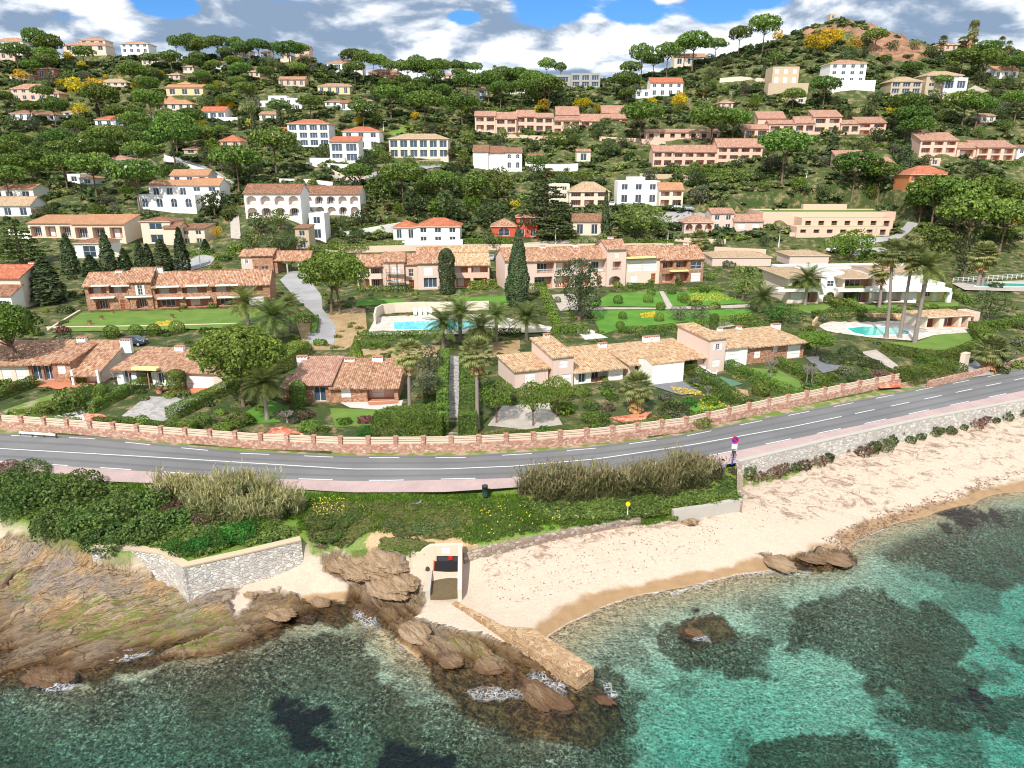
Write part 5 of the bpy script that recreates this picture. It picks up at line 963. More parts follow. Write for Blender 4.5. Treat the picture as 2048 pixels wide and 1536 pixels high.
def date_palm(i, H=4.5, R=2.9, fr=46, fine=True):
    r = np.random.default_rng(900+i); V = []; 
    for k in range(fr):
        a = k*2.39996; el = math.radians(78-105*((k+.5)/fr)**1.0+r.uniform(-6, 6)); L = R*r.uniform(.9, 1.1); n = 14 if fine else 8; prev = None; p = np.array([0, 0, 0.]); e = el
        for j in range(n):
            e2 = e-math.radians(62)*(j/n)**1.3*(1 if el > -.2 else .4); st = L/n; q = p+np.array([math.cos(a)*math.cos(e2), math.sin(a)*math.cos(e2), math.sin(e2)])*st
            w = R*.17*math.sin(math.pi*min(1, (j+1.2)/(n+1)))**.6; side = np.array([-math.sin(a), math.cos(a), 0]); dr = np.array([math.cos(a)*math.cos(e2), math.sin(a)*math.cos(e2), math.sin(e2)])
            for sgn in (1, -1):
                for h in (0, .5) if fine else (0,):
                    b0 = p+(q-p)*h; tip = b0+side*sgn*w*1.05+dr*w*.75+np.array([0, 0, -.15*w]); b1 = b0+(q-p)*.33; V += [b0, b1, tip+dr*.03, tip]
            wd = side*.03; V += [p-wd, p+wd, q+wd*.7, q-wd*.7]; p = q
    V = np.array(V)+np.array([0, 0, H]); cm = mesh_np('palm_fronds', V, quads(V), [MAT['palm leaves']])
    m = MB(); z = [-.6, 0, H*.3, H*.6, H*.9, H+.1]; m.tube([(0, 0, q) for q in z], [R*.115, R*.10, R*.075, R*.075, R*.10, R*.13], MAT['palm bark'], 9)
    P = sphere_dirs(60, -1)*R*.15+np.array([0, 0, H-.15*R]); W = leaf_quads(P, P*0+np.array([0, 0, 1.]), R*.09); fm = mesh_np('fruit', W, quads(W), [MAT['orange fruit']])
    return cm, m.mesh('palm_trunk'), fm
def fan_palm(i, H=9, R=1.7, skirt=1.0, bend=0):
    r = np.random.default_rng(1100+i); V = []; D = []
    for k in range(58):
        a = k*2.39996; t = (k+.5)/58; el = math.radians(80-120*t+r.uniform(-8, 8)); L = R*r.uniform(.5, .62); c = np.array([math.cos(a)*math.cos(el), math.sin(a)*math.cos(el), math.sin(el)]); side = np.array([-math.sin(a), math.cos(a), 0]); up = np.cross(c, side)
        p = c*L; V += [side*.02, -side*.02, p-side*.02, p+side*.02]
        for j in range(11):
            f = math.radians(-75+15*j); d = c*math.cos(f)+side*math.sin(f); ln = R*.52*(1-.25*abs(j-5)/5); tip = p+d*ln+np.array([0, 0, -.22*ln]); w = np.cross(d, up); w /= np.linalg.norm(w)+1e-9; V += [p, p+d*ln*.5+w*ln*.10, tip, p+d*ln*.5-w*ln*.10]
    for k in range(int(150*skirt)):
        a = r.uniform(0, 6.283); z = -r.uniform(0, 1)*R*.95*max(skirt, .4); q = R*.34*r.uniform(.4, 1.1); p = np.array([math.cos(a)*q*.5, math.sin(a)*q*.5, z]); tip = p+np.array([math.cos(a)*q*.8, math.sin(a)*q*.8, -R*.4]); side = np.array([-math.sin(a), math.cos(a), 0])*R*.09; D += [p-side*.4, p+side*.4, tip+side, tip-side]
    off = np.array([bend, 0, H]); V = np.array(V)+off; D = np.array(D)+off; m = MB(); zs = [-.6, 0, H*.08, H*.4, H*.75, H]
    m.tube([(bend*(max(0, q)/H)**1.5, 0, q) for q in zs], [R*.22, R*.17, R*.12, R*.10, R*.09, R*.10], MAT['palm bark'], 9)
    return mesh_np('fan_fronds', V, quads(V), [MAT['fan palm leaves']]), m.mesh('palm_trunk'), mesh_np('dead_skirt', D, quads(D), [MAT['dry palm leaves']])
def bush(i, mat, per=46, size=.2, n=9, flat=.8):
    r = np.random.default_rng(1300+i); lob = [((0, 0, .42*flat), (.72, .72, .62*flat))]
    for k in range(n): a = k*2.4; q = r.uniform(.3, .6); s = r.uniform(.32, .46); lob.append(((q*math.cos(a), q*math.sin(a), flat*r.uniform(.3, .72)), (s, s, s*.9*flat)))
    P, Q = crown_pts(lob, per*6, -.5, .86); V = leaf_quads(P, Q, size, .75); return mesh_np('bush_leaves', V, quads(V), [MAT[mat]])
def ball(mat, per=900, size=.14):
    d = sphere_dirs(per, -.8); V = leaf_quads(d*np.array([1, 1, .95])*rng.uniform(.93, 1.02, (len(d), 1))+np.array([0, 0, .85]), d, size, .5); return mesh_np('ball_leaves', V, quads(V), [MAT[mat]])
def bare(i, mat='grey twig', R=1.5, H=2.6):
    r = random.Random(i); m = MB(); m.tube([(0, 0, -.3), (0, 0, H*.45)], [.11*R, .08*R], MAT[mat], 6)
    def br(p, d, L, w, lv):
        q = p+d*L; m.tube([p, q], [w, w*.6], MAT[mat], 4, False)
        if lv < 3:
            for _ in range(4): e = (d+Vector((r.uniform(-1, 1), r.uniform(-1, 1), r.uniform(-.3, .7)))*.8).normalized(); br(q, e, L*.62, w*.55, lv+1)
    for k in range(6): a = k*1.05; br(Vector((0, 0, H*.42)), Vector((math.cos(a), math.sin(a), .7)).normalized(), R*.42, .05*R, 0)
    return None, m.mesh('bare_branches')
TREES = []     # (root, kind phrase, px, py)
def s_at(P): return F/proj(P)[2]
def put(kind, px, py, parts, sc, desc, cat, group=None, z=None, yaw=None, P=None):
    """one tree: an empty at its foot with its parts below it"""
    if P is None: P = atz(px, py, z) if z is not None else hit(px, py)
    if P is None: return None
    r = empty(kind, P, RND.uniform(0, 6.28) if yaw is None else yaw); r.scale = sc if isinstance(sc, tuple) else (sc, sc, sc)
    for nm, me in parts:
        if me is not None: link(nm, me, r)
    r['category'] = cat
    if group: r['group'] = group
    q = proj(Vector(P)+Vector((0, 0, 2))); TREES.append((r, desc, q[0], q[1])); return r
def single(kind, px, py, me, sc, desc, cat, group=None, z=None, yaw=None, P=None):
    if P is None: P = atz(px, py, z) if z is not None else hit(px, py)
    if P is None: return None
    o = link(kind, me); o.location = P; o.rotation_euler = (0, 0, RND.uniform(0, 6.28) if yaw is None else yaw); o.scale = sc if isinstance(sc, tuple) else (sc, sc, sc); o['category'] = cat
    if group: o['group'] = group
    q = proj(P); TREES.append((o, desc, q[0], q[1])); return o
ORD = ['nearest', 'second nearest', 'third nearest', 'fourth nearest', 'fifth nearest', 'sixth nearest', 'seventh nearest', 'eighth nearest', 'ninth nearest', 'tenth nearest', 'eleventh nearest', 'twelfth nearest']
def ordn(i):
    if i < len(ORD): return ORD[i]
    n = i+1; t = ['zeroth','first','second','third','fourth','fifth','sixth','seventh','eighth','ninth','tenth','eleventh','twelfth','thirteenth','fourteenth','fifteenth','sixteenth','seventeenth','eighteenth','nineteenth']
    if n < 20: return t[n]+' nearest'
    return ['twenty','thirty','forty','fifty','sixty','seventy'][n//10-2]+('-'+t[n % 10] if n % 10 else '')+' nearest'
def label_trees():
    g = {}
    for r, desc, x, y in TREES:
        best = min(LM, key=lambda l: (l[1]-x)**2+((l[2]-y)*1.6)**2); dx, dy = x-best[1], y-best[2]; d = math.hypot(dx, dy)
        if abs(dx) > 2*abs(dy): w = 'right of' if dx > 0 else 'left of'
        elif abs(dy) > 2*abs(dx): w = 'below' if dy > 0 else 'above'
        else: w = ('lower ' if dy > 0 else 'upper ')+('right of' if dx > 0 else 'left of')
        g.setdefault((desc, best[0], w), []).append((d, r))
    for (desc, lm, w), L in g.items():
        L.sort(key=lambda t: t[0])
        for i, (d, r) in enumerate(L):
            r['label'] = f'{desc} {w} {lm}'+(f', {ordn(i)}' if len(L) > 1 else '')
# scattered cover that nobody could count: templates copied into one mesh
def scatter_mesh(name, mat, pts, tmpl, scale, zsc=None, bright=None):
    V = []; n = len(pts); idx = rng.integers(0, len(tmpl), n); a = rng.uniform(0, 6.283, n); zsc = zsc if zsc is not None else np.ones(n)
    for t, T in enumerate(tmpl):
        k = np.where(idx == t)[0]
        if len(k) == 0: continue
        ca, sa = np.cos(a[k])[:, None], np.sin(a[k])[:, None]; x = (T[None, :, 0]*ca-T[None, :, 1]*sa)*scale[k][:, None]+pts[k][:, 0:1]; y = (T[None, :, 0]*sa+T[None, :, 1]*ca)*scale[k][:, None]+pts[k][:, 1:2]; z = T[None, :, 2]*(scale*zsc)[k][:, None]+pts[k][:, 2:3]
        V.append(np.stack([x, y, z], 2).reshape(-1, 3))
    V = np.concatenate(V); me = mesh_np(name, V, quads(V), [MAT[mat]]); o = link(name, me); o['kind'] = 'stuff'; return o
def bush_template(n=80, size=.42):
    lob = [((0, 0, .35), (.7, .7, .5))]+[((math.cos(k*2.4)*.45, math.sin(k*2.4)*.45, rng.uniform(.3, .6)), (.42, .42, .38)) for k in range(4)]
    P, Q = crown_pts(lob, n*1.2, -.3, .8, False); sel = rng.permutation(len(P))[:n]; return leaf_quads(P[sel], Q[sel], size, .8)
WP = []      # world outlines kept free of scrub
def free(X, Y, m=1.0):
    ok = np.ones(len(X), bool)
    for cx, cy, ux, uy, w, d in FOOT:
        a = (X-cx)*ux+(Y-cy)*uy; b = -(X-cx)*uy+(Y-cy)*ux; ok &= ~((a > -m) & (a < w+m) & (b > -m*3.2) & (b < d+m*.5))
    for P in WP: ok &= ~inpoly(X, Y, P)
    return ok
def hedge(pts, w, h, label, mat='hedge leaves', z=None, cat='hedge', size=None):
    W = []
    for p in pts:
        q = atz(p[0], p[1], z) if z is not None else hit(*p)
        if q is not None: W.append(q)
    if len(W) < 2: return
    C = []; N = []; L = sum((b-a).length for a, b in zip(W, W[1:])); Y = W[0].y; sz = size or max(.13, Y*.0016); dens = 2.1/(sz*sz)
    for a, b in zip(W, W[1:]):
        l = (b-a).length; d = (b-a)/max(l, 1e-6); n = Vector((-d.y, d.x, 0)).normalized()
        for face, area in (('t', l*w), ('s', l*h), ('s2', l*h)):
            k = int(area*dens); u = rng.uniform(-.02, 1.02, k); v = rng.uniform(0, 1, k)
            base = np.array(a)[None]+np.array(b-a)[None]*u[:, None]
            bul = 1+.12*(fbm(base[:, 0]*1.1, base[:, 1]*1.1, 2)-.5)*2
            if face == 't': p = base+np.array(n)[None]*((v-.5)*w)[:, None]; p[:, 2] = base[:, 2]+h*bul*(1-.12*(2*v-1)**4); nn = np.tile([0, 0, 1.], (k, 1))
            else:
                sg = 1 if face == 's' else -1; p = base+np.array(n)[None]*(sg*w/2*bul)[:, None]; p[:, 2] = base[:, 2]-.2+(h+.15)*v; nn = np.tile(np.array(n)*sg, (k, 1))
            C.append(p); N.append(nn)
    for e, sg in ((W[0], -1), (W[-1], 1)):
        k = int(w*h*dens); d = (W[1]-W[0]).normalized() if sg < 0 else (W[-1]-W[-2]).normalized(); n = Vector((-d.y, d.x, 0)); v = rng.uniform(-.5, .5, k); z_ = rng.uniform(0, 1, k)
        p = np.array(e)[None]+np.array(n)[None]*(v*w)[:, None]; p[:, 2] = e.z+h*z_; C.append(p); N.append(np.tile(np.array(d)*sg, (k, 1)))
    C = np.concatenate(C)+rng.normal(0, .035, (sum(len(c) for c in C), 3)); N = np.concatenate(N); o0 = W[0]; C[:, 2] += rng.uniform(-.02, .05, len(C)); V = leaf_quads(C-np.array(o0), N, sz, .5)
    o = link('hedge', mesh_np('hedge', V, quads(V), [MAT[mat]])); o.location = o0
    tag(o, label, cat); m_ = W[len(W)//2]; 
    if label is None: q = proj(m_); TREES.append((o, 'clipped green hedge' if h < 1.6 else 'tall green hedge', q[0], q[1]))
    return o
# ------------------------------------------------------------------ lawns, walls, pools and small things
def sheet(name, px, mat, dz=.05, z=None, kind='structure', parent=None, keep=True, sub=2.2):
    if z is not None: W = [atz(x, y, z) for x, y in px]
    else: W = [hit(x, y) for x, y in px]
    W = [p for p in W if p is not None]
    if keep: WP.append([(p.x, p.y) for p in W])
    if z is not None:
        m = inpoly(gx, gy, [(p.x, p.y) for p in W]); GZ[m] = z-.06
    bm = bmesh.new(); f = bm.faces.new([bm.verts.new((p.x, p.y, 0)) for p in W]); bmesh.ops.triangulate(bm, faces=[f])
    if z is None:
        for _ in range(6):
            e = [e for e in bm.edges if e.calc_length() > sub]
            if not e: break
            bmesh.ops.subdivide_edges(bm, edges=e, cuts=1, use_grid_fill=False); bmesh.ops.triangulate(bm, faces=[f for f in bm.faces if len(f.verts) > 3])
        X = np.array([v.co.x for v in bm.verts]); Y = np.array([v.co.y for v in bm.verts]); Zs = Zland(X, Y)
        for v, q in zip(bm.verts, Zs): v.co.z = float(q)+dz
    else:
        for v in bm.verts: v.co.z = z+dz
    bmesh.ops.recalc_face_normals(bm, faces=bm.faces)
    if sum(f.normal.z for f in bm.faces) < 0: bmesh.ops.reverse_faces(bm, faces=bm.faces)
    me = bpy.data.meshes.new(name); bm.to_mesh(me); bm.free(); me.materials.append(MAT[mat]); o = link(name, me, parent)
    if kind and parent is None: o['kind'] = kind
    return o
def wallpx(name, pts, h, w, mat, label, cat='wall', z=None, cap=None, zb=None):
    W = []
    for p in pts:
        q = atz(p[0], p[1], z if len(p) < 3 else p[2]) if (z is not None or len(p) > 2) else hit(p[0], p[1])
        if q is not None: W.append(q)
    m = MB(); c = MB()
    for k_, (a, b) in enumerate(zip(W, W[1:])):
        a = a+Vector((0, 0, .004*(k_ % 2))); b = b+Vector((0, 0, .004*(k_ % 2)))
        d = (b-a).normalized()*w*.5; aa = a-d*.98; bb = b+d*.98
        m.obox(aa, bb, w, a.z-1.6 if zb is None else zb, a.z+h, MAT[mat], None if zb is not None else b.z-1.6, b.z+h)
        if cap: c.obox(aa, bb, w+.12, a.z+h+.002, a.z+h+.12, MAT[cap], b.z+h+.002, b.z+h+.12)
    if cap:
        r = empty(name, W[0]); 
        for mm in (m, c): mm.v = [(v[0]-W[0].x, v[1]-W[0].y, v[2]-W[0].z) for v in mm.v]
        m.build('stonework', r); c.build('coping', r)
    else: r = m.build(name)
    tag(r, label, cat); return r
def roadside_wall():
    xs = np.arange(-84, 100, 2.78); xe = atz(1799, 771, RZ).x; r = empty('roadside_wall', (0, float(R_wall(0)), 4.4)); tag(r, 'long red rubble wall with brick piers and cream slatted rails along the road', 'wall')
    P = [(x, float(R_wall(x))) for x in xs if x < xe]+[(xe, float(R_wall(xe)))]; m = MB(); ox, oy, oz = r.location
    for (a, b) in zip(P, P[1:]): m.obox((a[0]-ox, a[1]-oy+.2), (b[0]-ox+.001, b[1]-oy+.2), .42, -.4, .98, MAT['red rubble stone'])
    m.build('stone_base', r)
    for (a, b) in zip(P, P[1:]):
        A = Vector((a[0]-ox, a[1]-oy+.2)); B = Vector((b[0]-ox, b[1]-oy+.2)); d = (B-A).normalized(); m = MB()
        for z0, z1 in ((1.0, 1.17), (1.25, 1.42), (1.50, 1.63)): m.obox(A+d*.24, B-d*.24, .09, z0, z1, MAT['sand wall plaster'])
        m.obox(A+d*.24, B-d*.24, .16, 1.665, 1.71, MAT['sand wall plaster']); m.build('rail', r)
        m = MB(); m.obox(A-d*.20, A+d*.20, .46, .95, 1.74, MAT['red rubble stone']); m.obox(A-d*.24, A+d*.24, .54, 1.742, 1.80, MAT['red brick trim']); m.build('pier', r)
def place_walls():
    roadside_wall()
    wallpx('stone_wall', [(1858,774),(1950,752),(2060,722),(2200,694)], .85, .4, 'red rubble stone', 'low red rubble wall right of the gate drive', z=4.5)
    wallpx('stone_wall', [(1802,772),(1860,762),(1908,752)], .35, .4, 'red rubble stone', 'knee-high red stone kerb wall under the big clipped roadside hedge', z=4.5)
    o = wallpx('gate_pillar', [(1923,736),(1929,734)], 2.0, .6, 'cream plaster', 'cream square gate pillar at the right drive entrance', 'gate pillar', z=5.0, cap='sand wall plaster')
    r = empty('sea_wall', (0, 0, 0)); tag(r, 'white rubble sea wall running beside the road above the right beach', 'sea wall'); m = MB(); c = MB(); X = np.arange(atz(1474,926,RZ).x, 92, 2.0)
    for a, b in zip(X, X[1:]):
        A = (a, float(R_foot(a))-.25); B = (b+.01, float(R_foot(b))-.25); m.obox(A, B, .5, 1.2, 4.78, MAT['white rubble stone']); c.obox(A, B, .56, 4.785, 4.87, MAT['concrete'])
    m.build('stonework', r); c.build('coping', r)
    a = X[0]; A0 = atz(1480, 1004, 3.0); wallpx('concrete_wall', [(1350,1022,2.9),(1420,1012,2.95),(1478,1000,3.1)], .15, .45, 'concrete', 'low mossy concrete wall below the reeds on the beach', zb=1.2); LM.append(('the low mossy concrete wall', 1430, 1005))
    m = MB(); m.obox((A0.x, A0.y), (a+.1, float(R_foot(a))-.5), .5, 1.2, 3.1, MAT['grey rubble stone'], 1.2, 4.7); o = m.build('stone_wall'); tag(o, 'sloping grey stone end wall joining the beach to the sea wall', 'wall')
    wallpx('retaining_wall', [(192,1094,3.95),(250,1094,3.95),(330,1106,3.95),(371,1131,3.95),(480,1107,3.95),(594,1080,3.95)], 0, .55, 'white rubble stone', 'pale rubble retaining wall with a jutting corner above the left rocks', z=3.95, cap='tan plaster', zb=.2); LM.append(('the pale jutting retaining wall', 380, 1130))
    wallpx('stone_wall', [(932,1103,2.5),(1030,1083,2.6),(1150,1057,2.65),(1275,1034,2.7)], -.02, .45, 'grey rubble stone', 'low brown stone wall between the flowery bank and the beach', zb=1.2); LM.append(('the low brown beach wall', 1050, 1080))
    # walls among the houses
    for nm, pts, h, mat, lab in (('garden_wall', [(680,505),(820,502),(1000,500),(1200,499),(1345,498)], 1.6, 'sand wall plaster', 'long peach garden wall running behind the middle apartment houses'),
        ('garden_wall', [(690,474),(760,462),(800,455)], 1.5, 'white plaster', 'white wall ramping up left of the red-roofed bungalow'), ('garden_wall', [(806,494),(880,492),(924,490)], 1.6, 'white plaster', 'white wall directly below the red-roofed bungalow'),
        ('garden_wall', [(1052,338),(1080,343),(1120,344),(1155,342)], 2.6, 'white plaster', 'broad curved white retaining wall right of the stepped white house'), ('garden_wall', [(745,340),(790,336),(840,330),(880,326)], 1.6, 'tan plaster', 'tan retaining wall below the glass-fronted villa'),
        ('garden_wall', [(330,318),(372,335),(410,348),(460,372)], 1.5, 'white plaster', 'white wall following the curved drive above the rambling white villa'), ('garden_wall', [(615,332),(660,334),(700,337)], 1.2, 'white plaster', 'white wall under the glazed terrace villa'),
        ('garden_wall', [(560,365),(620,366),(665,372)], 1.2, 'white plaster', 'white garden wall above the arcaded villas'), ('garden_wall', [(1000,276),(1080,280),(1130,280)], 1.6, 'peach plaster', 'peach garden wall below the left end of the long peach terrace'), ('garden_wall', [(1200,281),(1290,286),(1330,292)], 1.5, 'peach plaster', 'stepped peach garden wall below the right end of the long peach terrace'),
        ('garden_wall', [(1440,165),(1480,162),(1530,166)], 1.8, 'cream plaster', 'cream wall left of the square tan house'), ('garden_wall', [(1850,196),(1900,199),(1980,190)], 2.2, 'tan plaster', 'tan wall curving round the drive of the stone hill villa'), ('garden_wall', [(1780,197),(1830,200),(1850,200)], 1.8, 'tan plaster', 'tan wall under the left wing of the stone hill villa'),
        ('garden_wall', [(1430,503),(1480,506),(1530,508)], 1.3, 'peach plaster', 'peach boundary wall behind the left pink garage'), ('garden_wall', [(1348,482),(1400,486),(1450,487)], 1.2, 'sand wall plaster', 'low sand-coloured wall below the rose arcaded villa'), ('garden_wall', [(1580,472),(1650,474),(1740,472)], 1.0, 'peach plaster', 'peach wall in front of the peach terraced building'),
        ('garden_wall', [(1280,355),(1340,357),(1400,360)], 1.4, 'tan plaster', 'tan terrace wall below the middle peach terrace'), ('garden_wall', [(20,470),(60,480)], 1.5, 'white plaster', 'short white wall near the left-edge houses'), ('garden_wall', [(220,512),(250,520)], 1.3, 'cream plaster', 'short cream wall behind the left cypresses'), ('garden_wall', [(660,345),(690,360),(735,362)], 1.3, 'sand wall plaster', 'sand-coloured wall beside the upper road bend'), ('garden_wall', [(375,620),(395,660)], .1, 'concrete', None)):
        if lab: wallpx(nm, pts, h, .35, mat, lab)
def place_grounds():
    sheet('lawn', [(103,664),(162,626),(390,619),(520,616),(562,645),(545,653),(393,658)], 'lawn', .02, 6.5)
    wallpx('retaining_wall', [(98,665,5.6),(250,663,5.6),(393,660,5.6),(548,655,5.6)], .98, .35, 'sand wall plaster', 'long pale retaining wall along the front of the big left lawn', z=5.6)
    wallpx('retaining_wall', [(98,664,6.0),(160,626,6.2)], .55, .35, 'sand wall plaster', 'short pale wall down the left side of the big left lawn', z=6)
    sheet('lawn', [(1176,612),(1220,587),(1316,583),(1334,614)], 'bright lawn'); sheet('lawn', [(1182,622),(1360,619),(1377,643),(1234,660),(1203,670)], 'bright lawn'); sheet('lawn', [(1342,614),(1328,588),(1420,576),(1492,606)], 'bright lawn'); sheet('lawn', [(1362,620),(1508,618),(1480,640),(1382,652)], 'bright lawn')
    sheet('path', [(1318,583),(1327,583),(1346,614),(1500,609),(1500,615),(1170,620),(1172,615),(1334,616)], 'pale paving' if False else 'gravel', .06)
    sheet('lawn', [(892,596),(1015,592),(1022,606),(926,604)], 'bright lawn'); sheet('lawn', [(714,598),(813,598),(806,606),(711,613)], 'bright lawn')
    sheet('lawn', [(1500,736),(1556,740),(1598,762),(1606,780),(1590,788),(1510,752)], 'lawn'); sheet('lawn', [(1410,800),(1450,808),(1490,830),(1400,838),(1370,820)], 'bright lawn'); sheet('lawn', [(660,817),(750,819),(803,820),(760,850),(670,856)], 'lawn'); sheet('lawn', [(490,825),(540,800),(580,815),(560,845),(500,848)], 'bright lawn')
    sheet('lawn', [(1745,683),(1827,686),(1870,671),(1894,665),(1939,664),(1955,676),(1950,686),(1918,697),(1870,702),(1780,692)], 'lawn', .08); sheet('lawn', [(1575,615),(1640,606),(1662,614),(1630,630)], 'lawn'); sheet('lawn', [(1719,608),(1797,610),(1789,618),(1727,620)], 'lawn'); sheet('lawn', [(1842,606),(1888,600),(1918,603),(1916,616),(1853,616)], 'lawn')
    sheet('lawn', [(10,820),(115,785),(140,790),(70,842),(0,842)], 'verge', .05); sheet('lawn', [(1300,430),(1400,425),(1430,440),(1330,446)], 'drive tarmac', .1); sheet('grass_terrace', [(775,265),(830,245),(905,250),(900,262),(790,274)], 'lawn', .15)
    sheet('gravel_court', [(294,793),(403,797),(328,843),(243,833)], 'grey paving', .05); sheet('gravel_court', [(680,806),(806,801),(803,812),(755,820),(700,816)], 'white gravel', .06); sheet('gravel_court', [(975,852),(1005,812),(1100,806),(1125,850),(1050,860)], 'gravel', .05)
    sheet('gravel_path', [(97,836),(169,842),(180,822),(198,800),(180,800),(160,822)], 'white gravel', .06); sheet('gravel_court', [(1150,660),(1183,660),(1216,676),(1170,680)], 'white gravel'); sheet('gravel_court', [(1103,590),(1155,586),(1160,620),(1120,622)], 'gravel'); sheet('gravel_court', [(1400,645),(1450,640),(1470,652),(1420,660)], 'gravel')
    sheet('terrace', [(75,775),(103,753),(200,751),(190,770),(143,783)], 'terracotta floor', .10); sheet('terrace', [(352,772),(445,776),(403,792),(330,786)], 'terracotta floor', .09); sheet('terrace', [(1220,836),(1305,824),(1321,845),(1262,854)], 'crazy paving', .08); sheet('terrace', [(545,857),(565,854),(605,868),(612,876),(525,874)], 'crazy paving', .08); sheet('terrace', [(165,828),(205,829),(215,836),(175,848)], 'crazy paving', .08); sheet('terrace', [(1740,762),(1800,768),(1805,775),(1760,778)], 'crazy paving', .08)
    sheet('terrace', [(735,806),(797,803),(797,808),(738,812)], 'terracotta floor', .1)
    sheet('soil_bed', [(1460,778),(1495,780),(1500,805),(1470,800)], 'soil'); sheet('soil_bed', [(590,640),(730,610),(735,670),(690,700),(610,700)], 'soil', .04, keep=False); sheet('soil_bed', [(930,690),(1040,680),(1040,705),(960,720)], 'soil', .04, keep=False); sheet('soil_bed', [(700,700),(880,690),(885,712),(720,725)], 'soil', .04, keep=False)
    sheet('pool_cover_terrace', [(1300,772),(1364,764),(1403,785),(1362,792)], 'pool cover grey', .1); sheet('pool_cover_terrace', [(1610,716),(1635,712),(1690,737),(1645,748)], 'pool cover grey', .1); sheet('pool_cover_terrace', [(1442,754),(1486,769),(1450,778),(1418,763)], 'pool cover green', .1)
    sheet('driveway', [(581,542),(608,543),(643,591),(645,618),(672,653),(668,690),(612,686),(632,632),(600,605),(560,560)], 'drive tarmac', .07); sheet('driveway', [(1905,760),(1919,732),(1943,716),(1988,750)], 'drive tarmac', .07); sheet('drive_path', [(1720,705),(1752,700),(1800,735),(1790,742)], 'gravel', .07)
    sheet('access_road', [(350,532),(403,508),(432,516),(420,530),(362,548)], 'drive tarmac', .1); sheet('access_road', [(640,500),(1000,497),(1345,494),(1345,490),(1000,491),(640,493)], 'gravel', .05); sheet('access_road', [(1700,495),(1792,482),(1838,448),(1815,444),(1780,474),(1690,485)], 'drive tarmac', .15); sheet('access_road', [(325,318),(345,312),(400,330),(470,368),(455,378),(400,350)], 'drive tarmac', .2); sheet('access_road', [(690,372),(735,362),(830,346),(885,334),(880,328),(800,340),(720,356),(660,350)], 'drive tarmac', .2); sheet('access_road', [(460,430),(478,430),(482,480),(462,478)], 'gravel', .2); sheet('access_road', [(1890,205),(1960,200),(1985,185),(1950,172),(1935,180)], 'gravel', .3); sheet('parking_court', [(1700,500),(1790,496),(1790,505),(1705,512)], 'drive tarmac', .15)
    # steps between the two tall hedges
    A = atz(918, 872, 5.15); B = atz(914, 716, 5.75); n = 26; m = MB()
    for i in range(n):
        t0, t1 = i/n, (i+1)/n; a = A.lerp(B, t0); b = A.lerp(B, t1); m.obox((a.x-.5, a.y), (b.x-.5, b.y+.001), 1.7, 4.6, 4.95+1.05*t1, MAT['grey paving'])
    o = m.build('steps'); o['kind'] = 'structure'; WP.append([(A.x-1.5, A.y), (A.x+1, A.y), (B.x+1, B.y), (B.x-1.5, B.y)])
def pool(name, label, deck, water, mat, z, deckmat='pale paving'):
    sheet('pool_deck', deck, deckmat, .03, z); c = [atz(x, y, z) for x, y in water]; o = sum((Vector(p) for p in c), Vector())/len(c); r = empty(name, o); tag(r, label, 'swimming pool'); LM.append(('the '+' '.join(label.split()[:3]).lower(), sum(p[0] for p in water)/len(water), sum(p[1] for p in water)/len(water)))
    m = MB(); m.face([(p.x-o.x, p.y-o.y, .055) for p in c][::-1], MAT[mat]); me = m.mesh('water'); 
    if me.polygons[0].normal.z < 0: me.flip_normals()
    link('water', me, r); m = MB()
    for a, b in zip(c, c[1:]+c[:1]): m.obox(a-o, b-o, .32, .0, .09, MAT['white plaster'])
    m.build('coping', r)
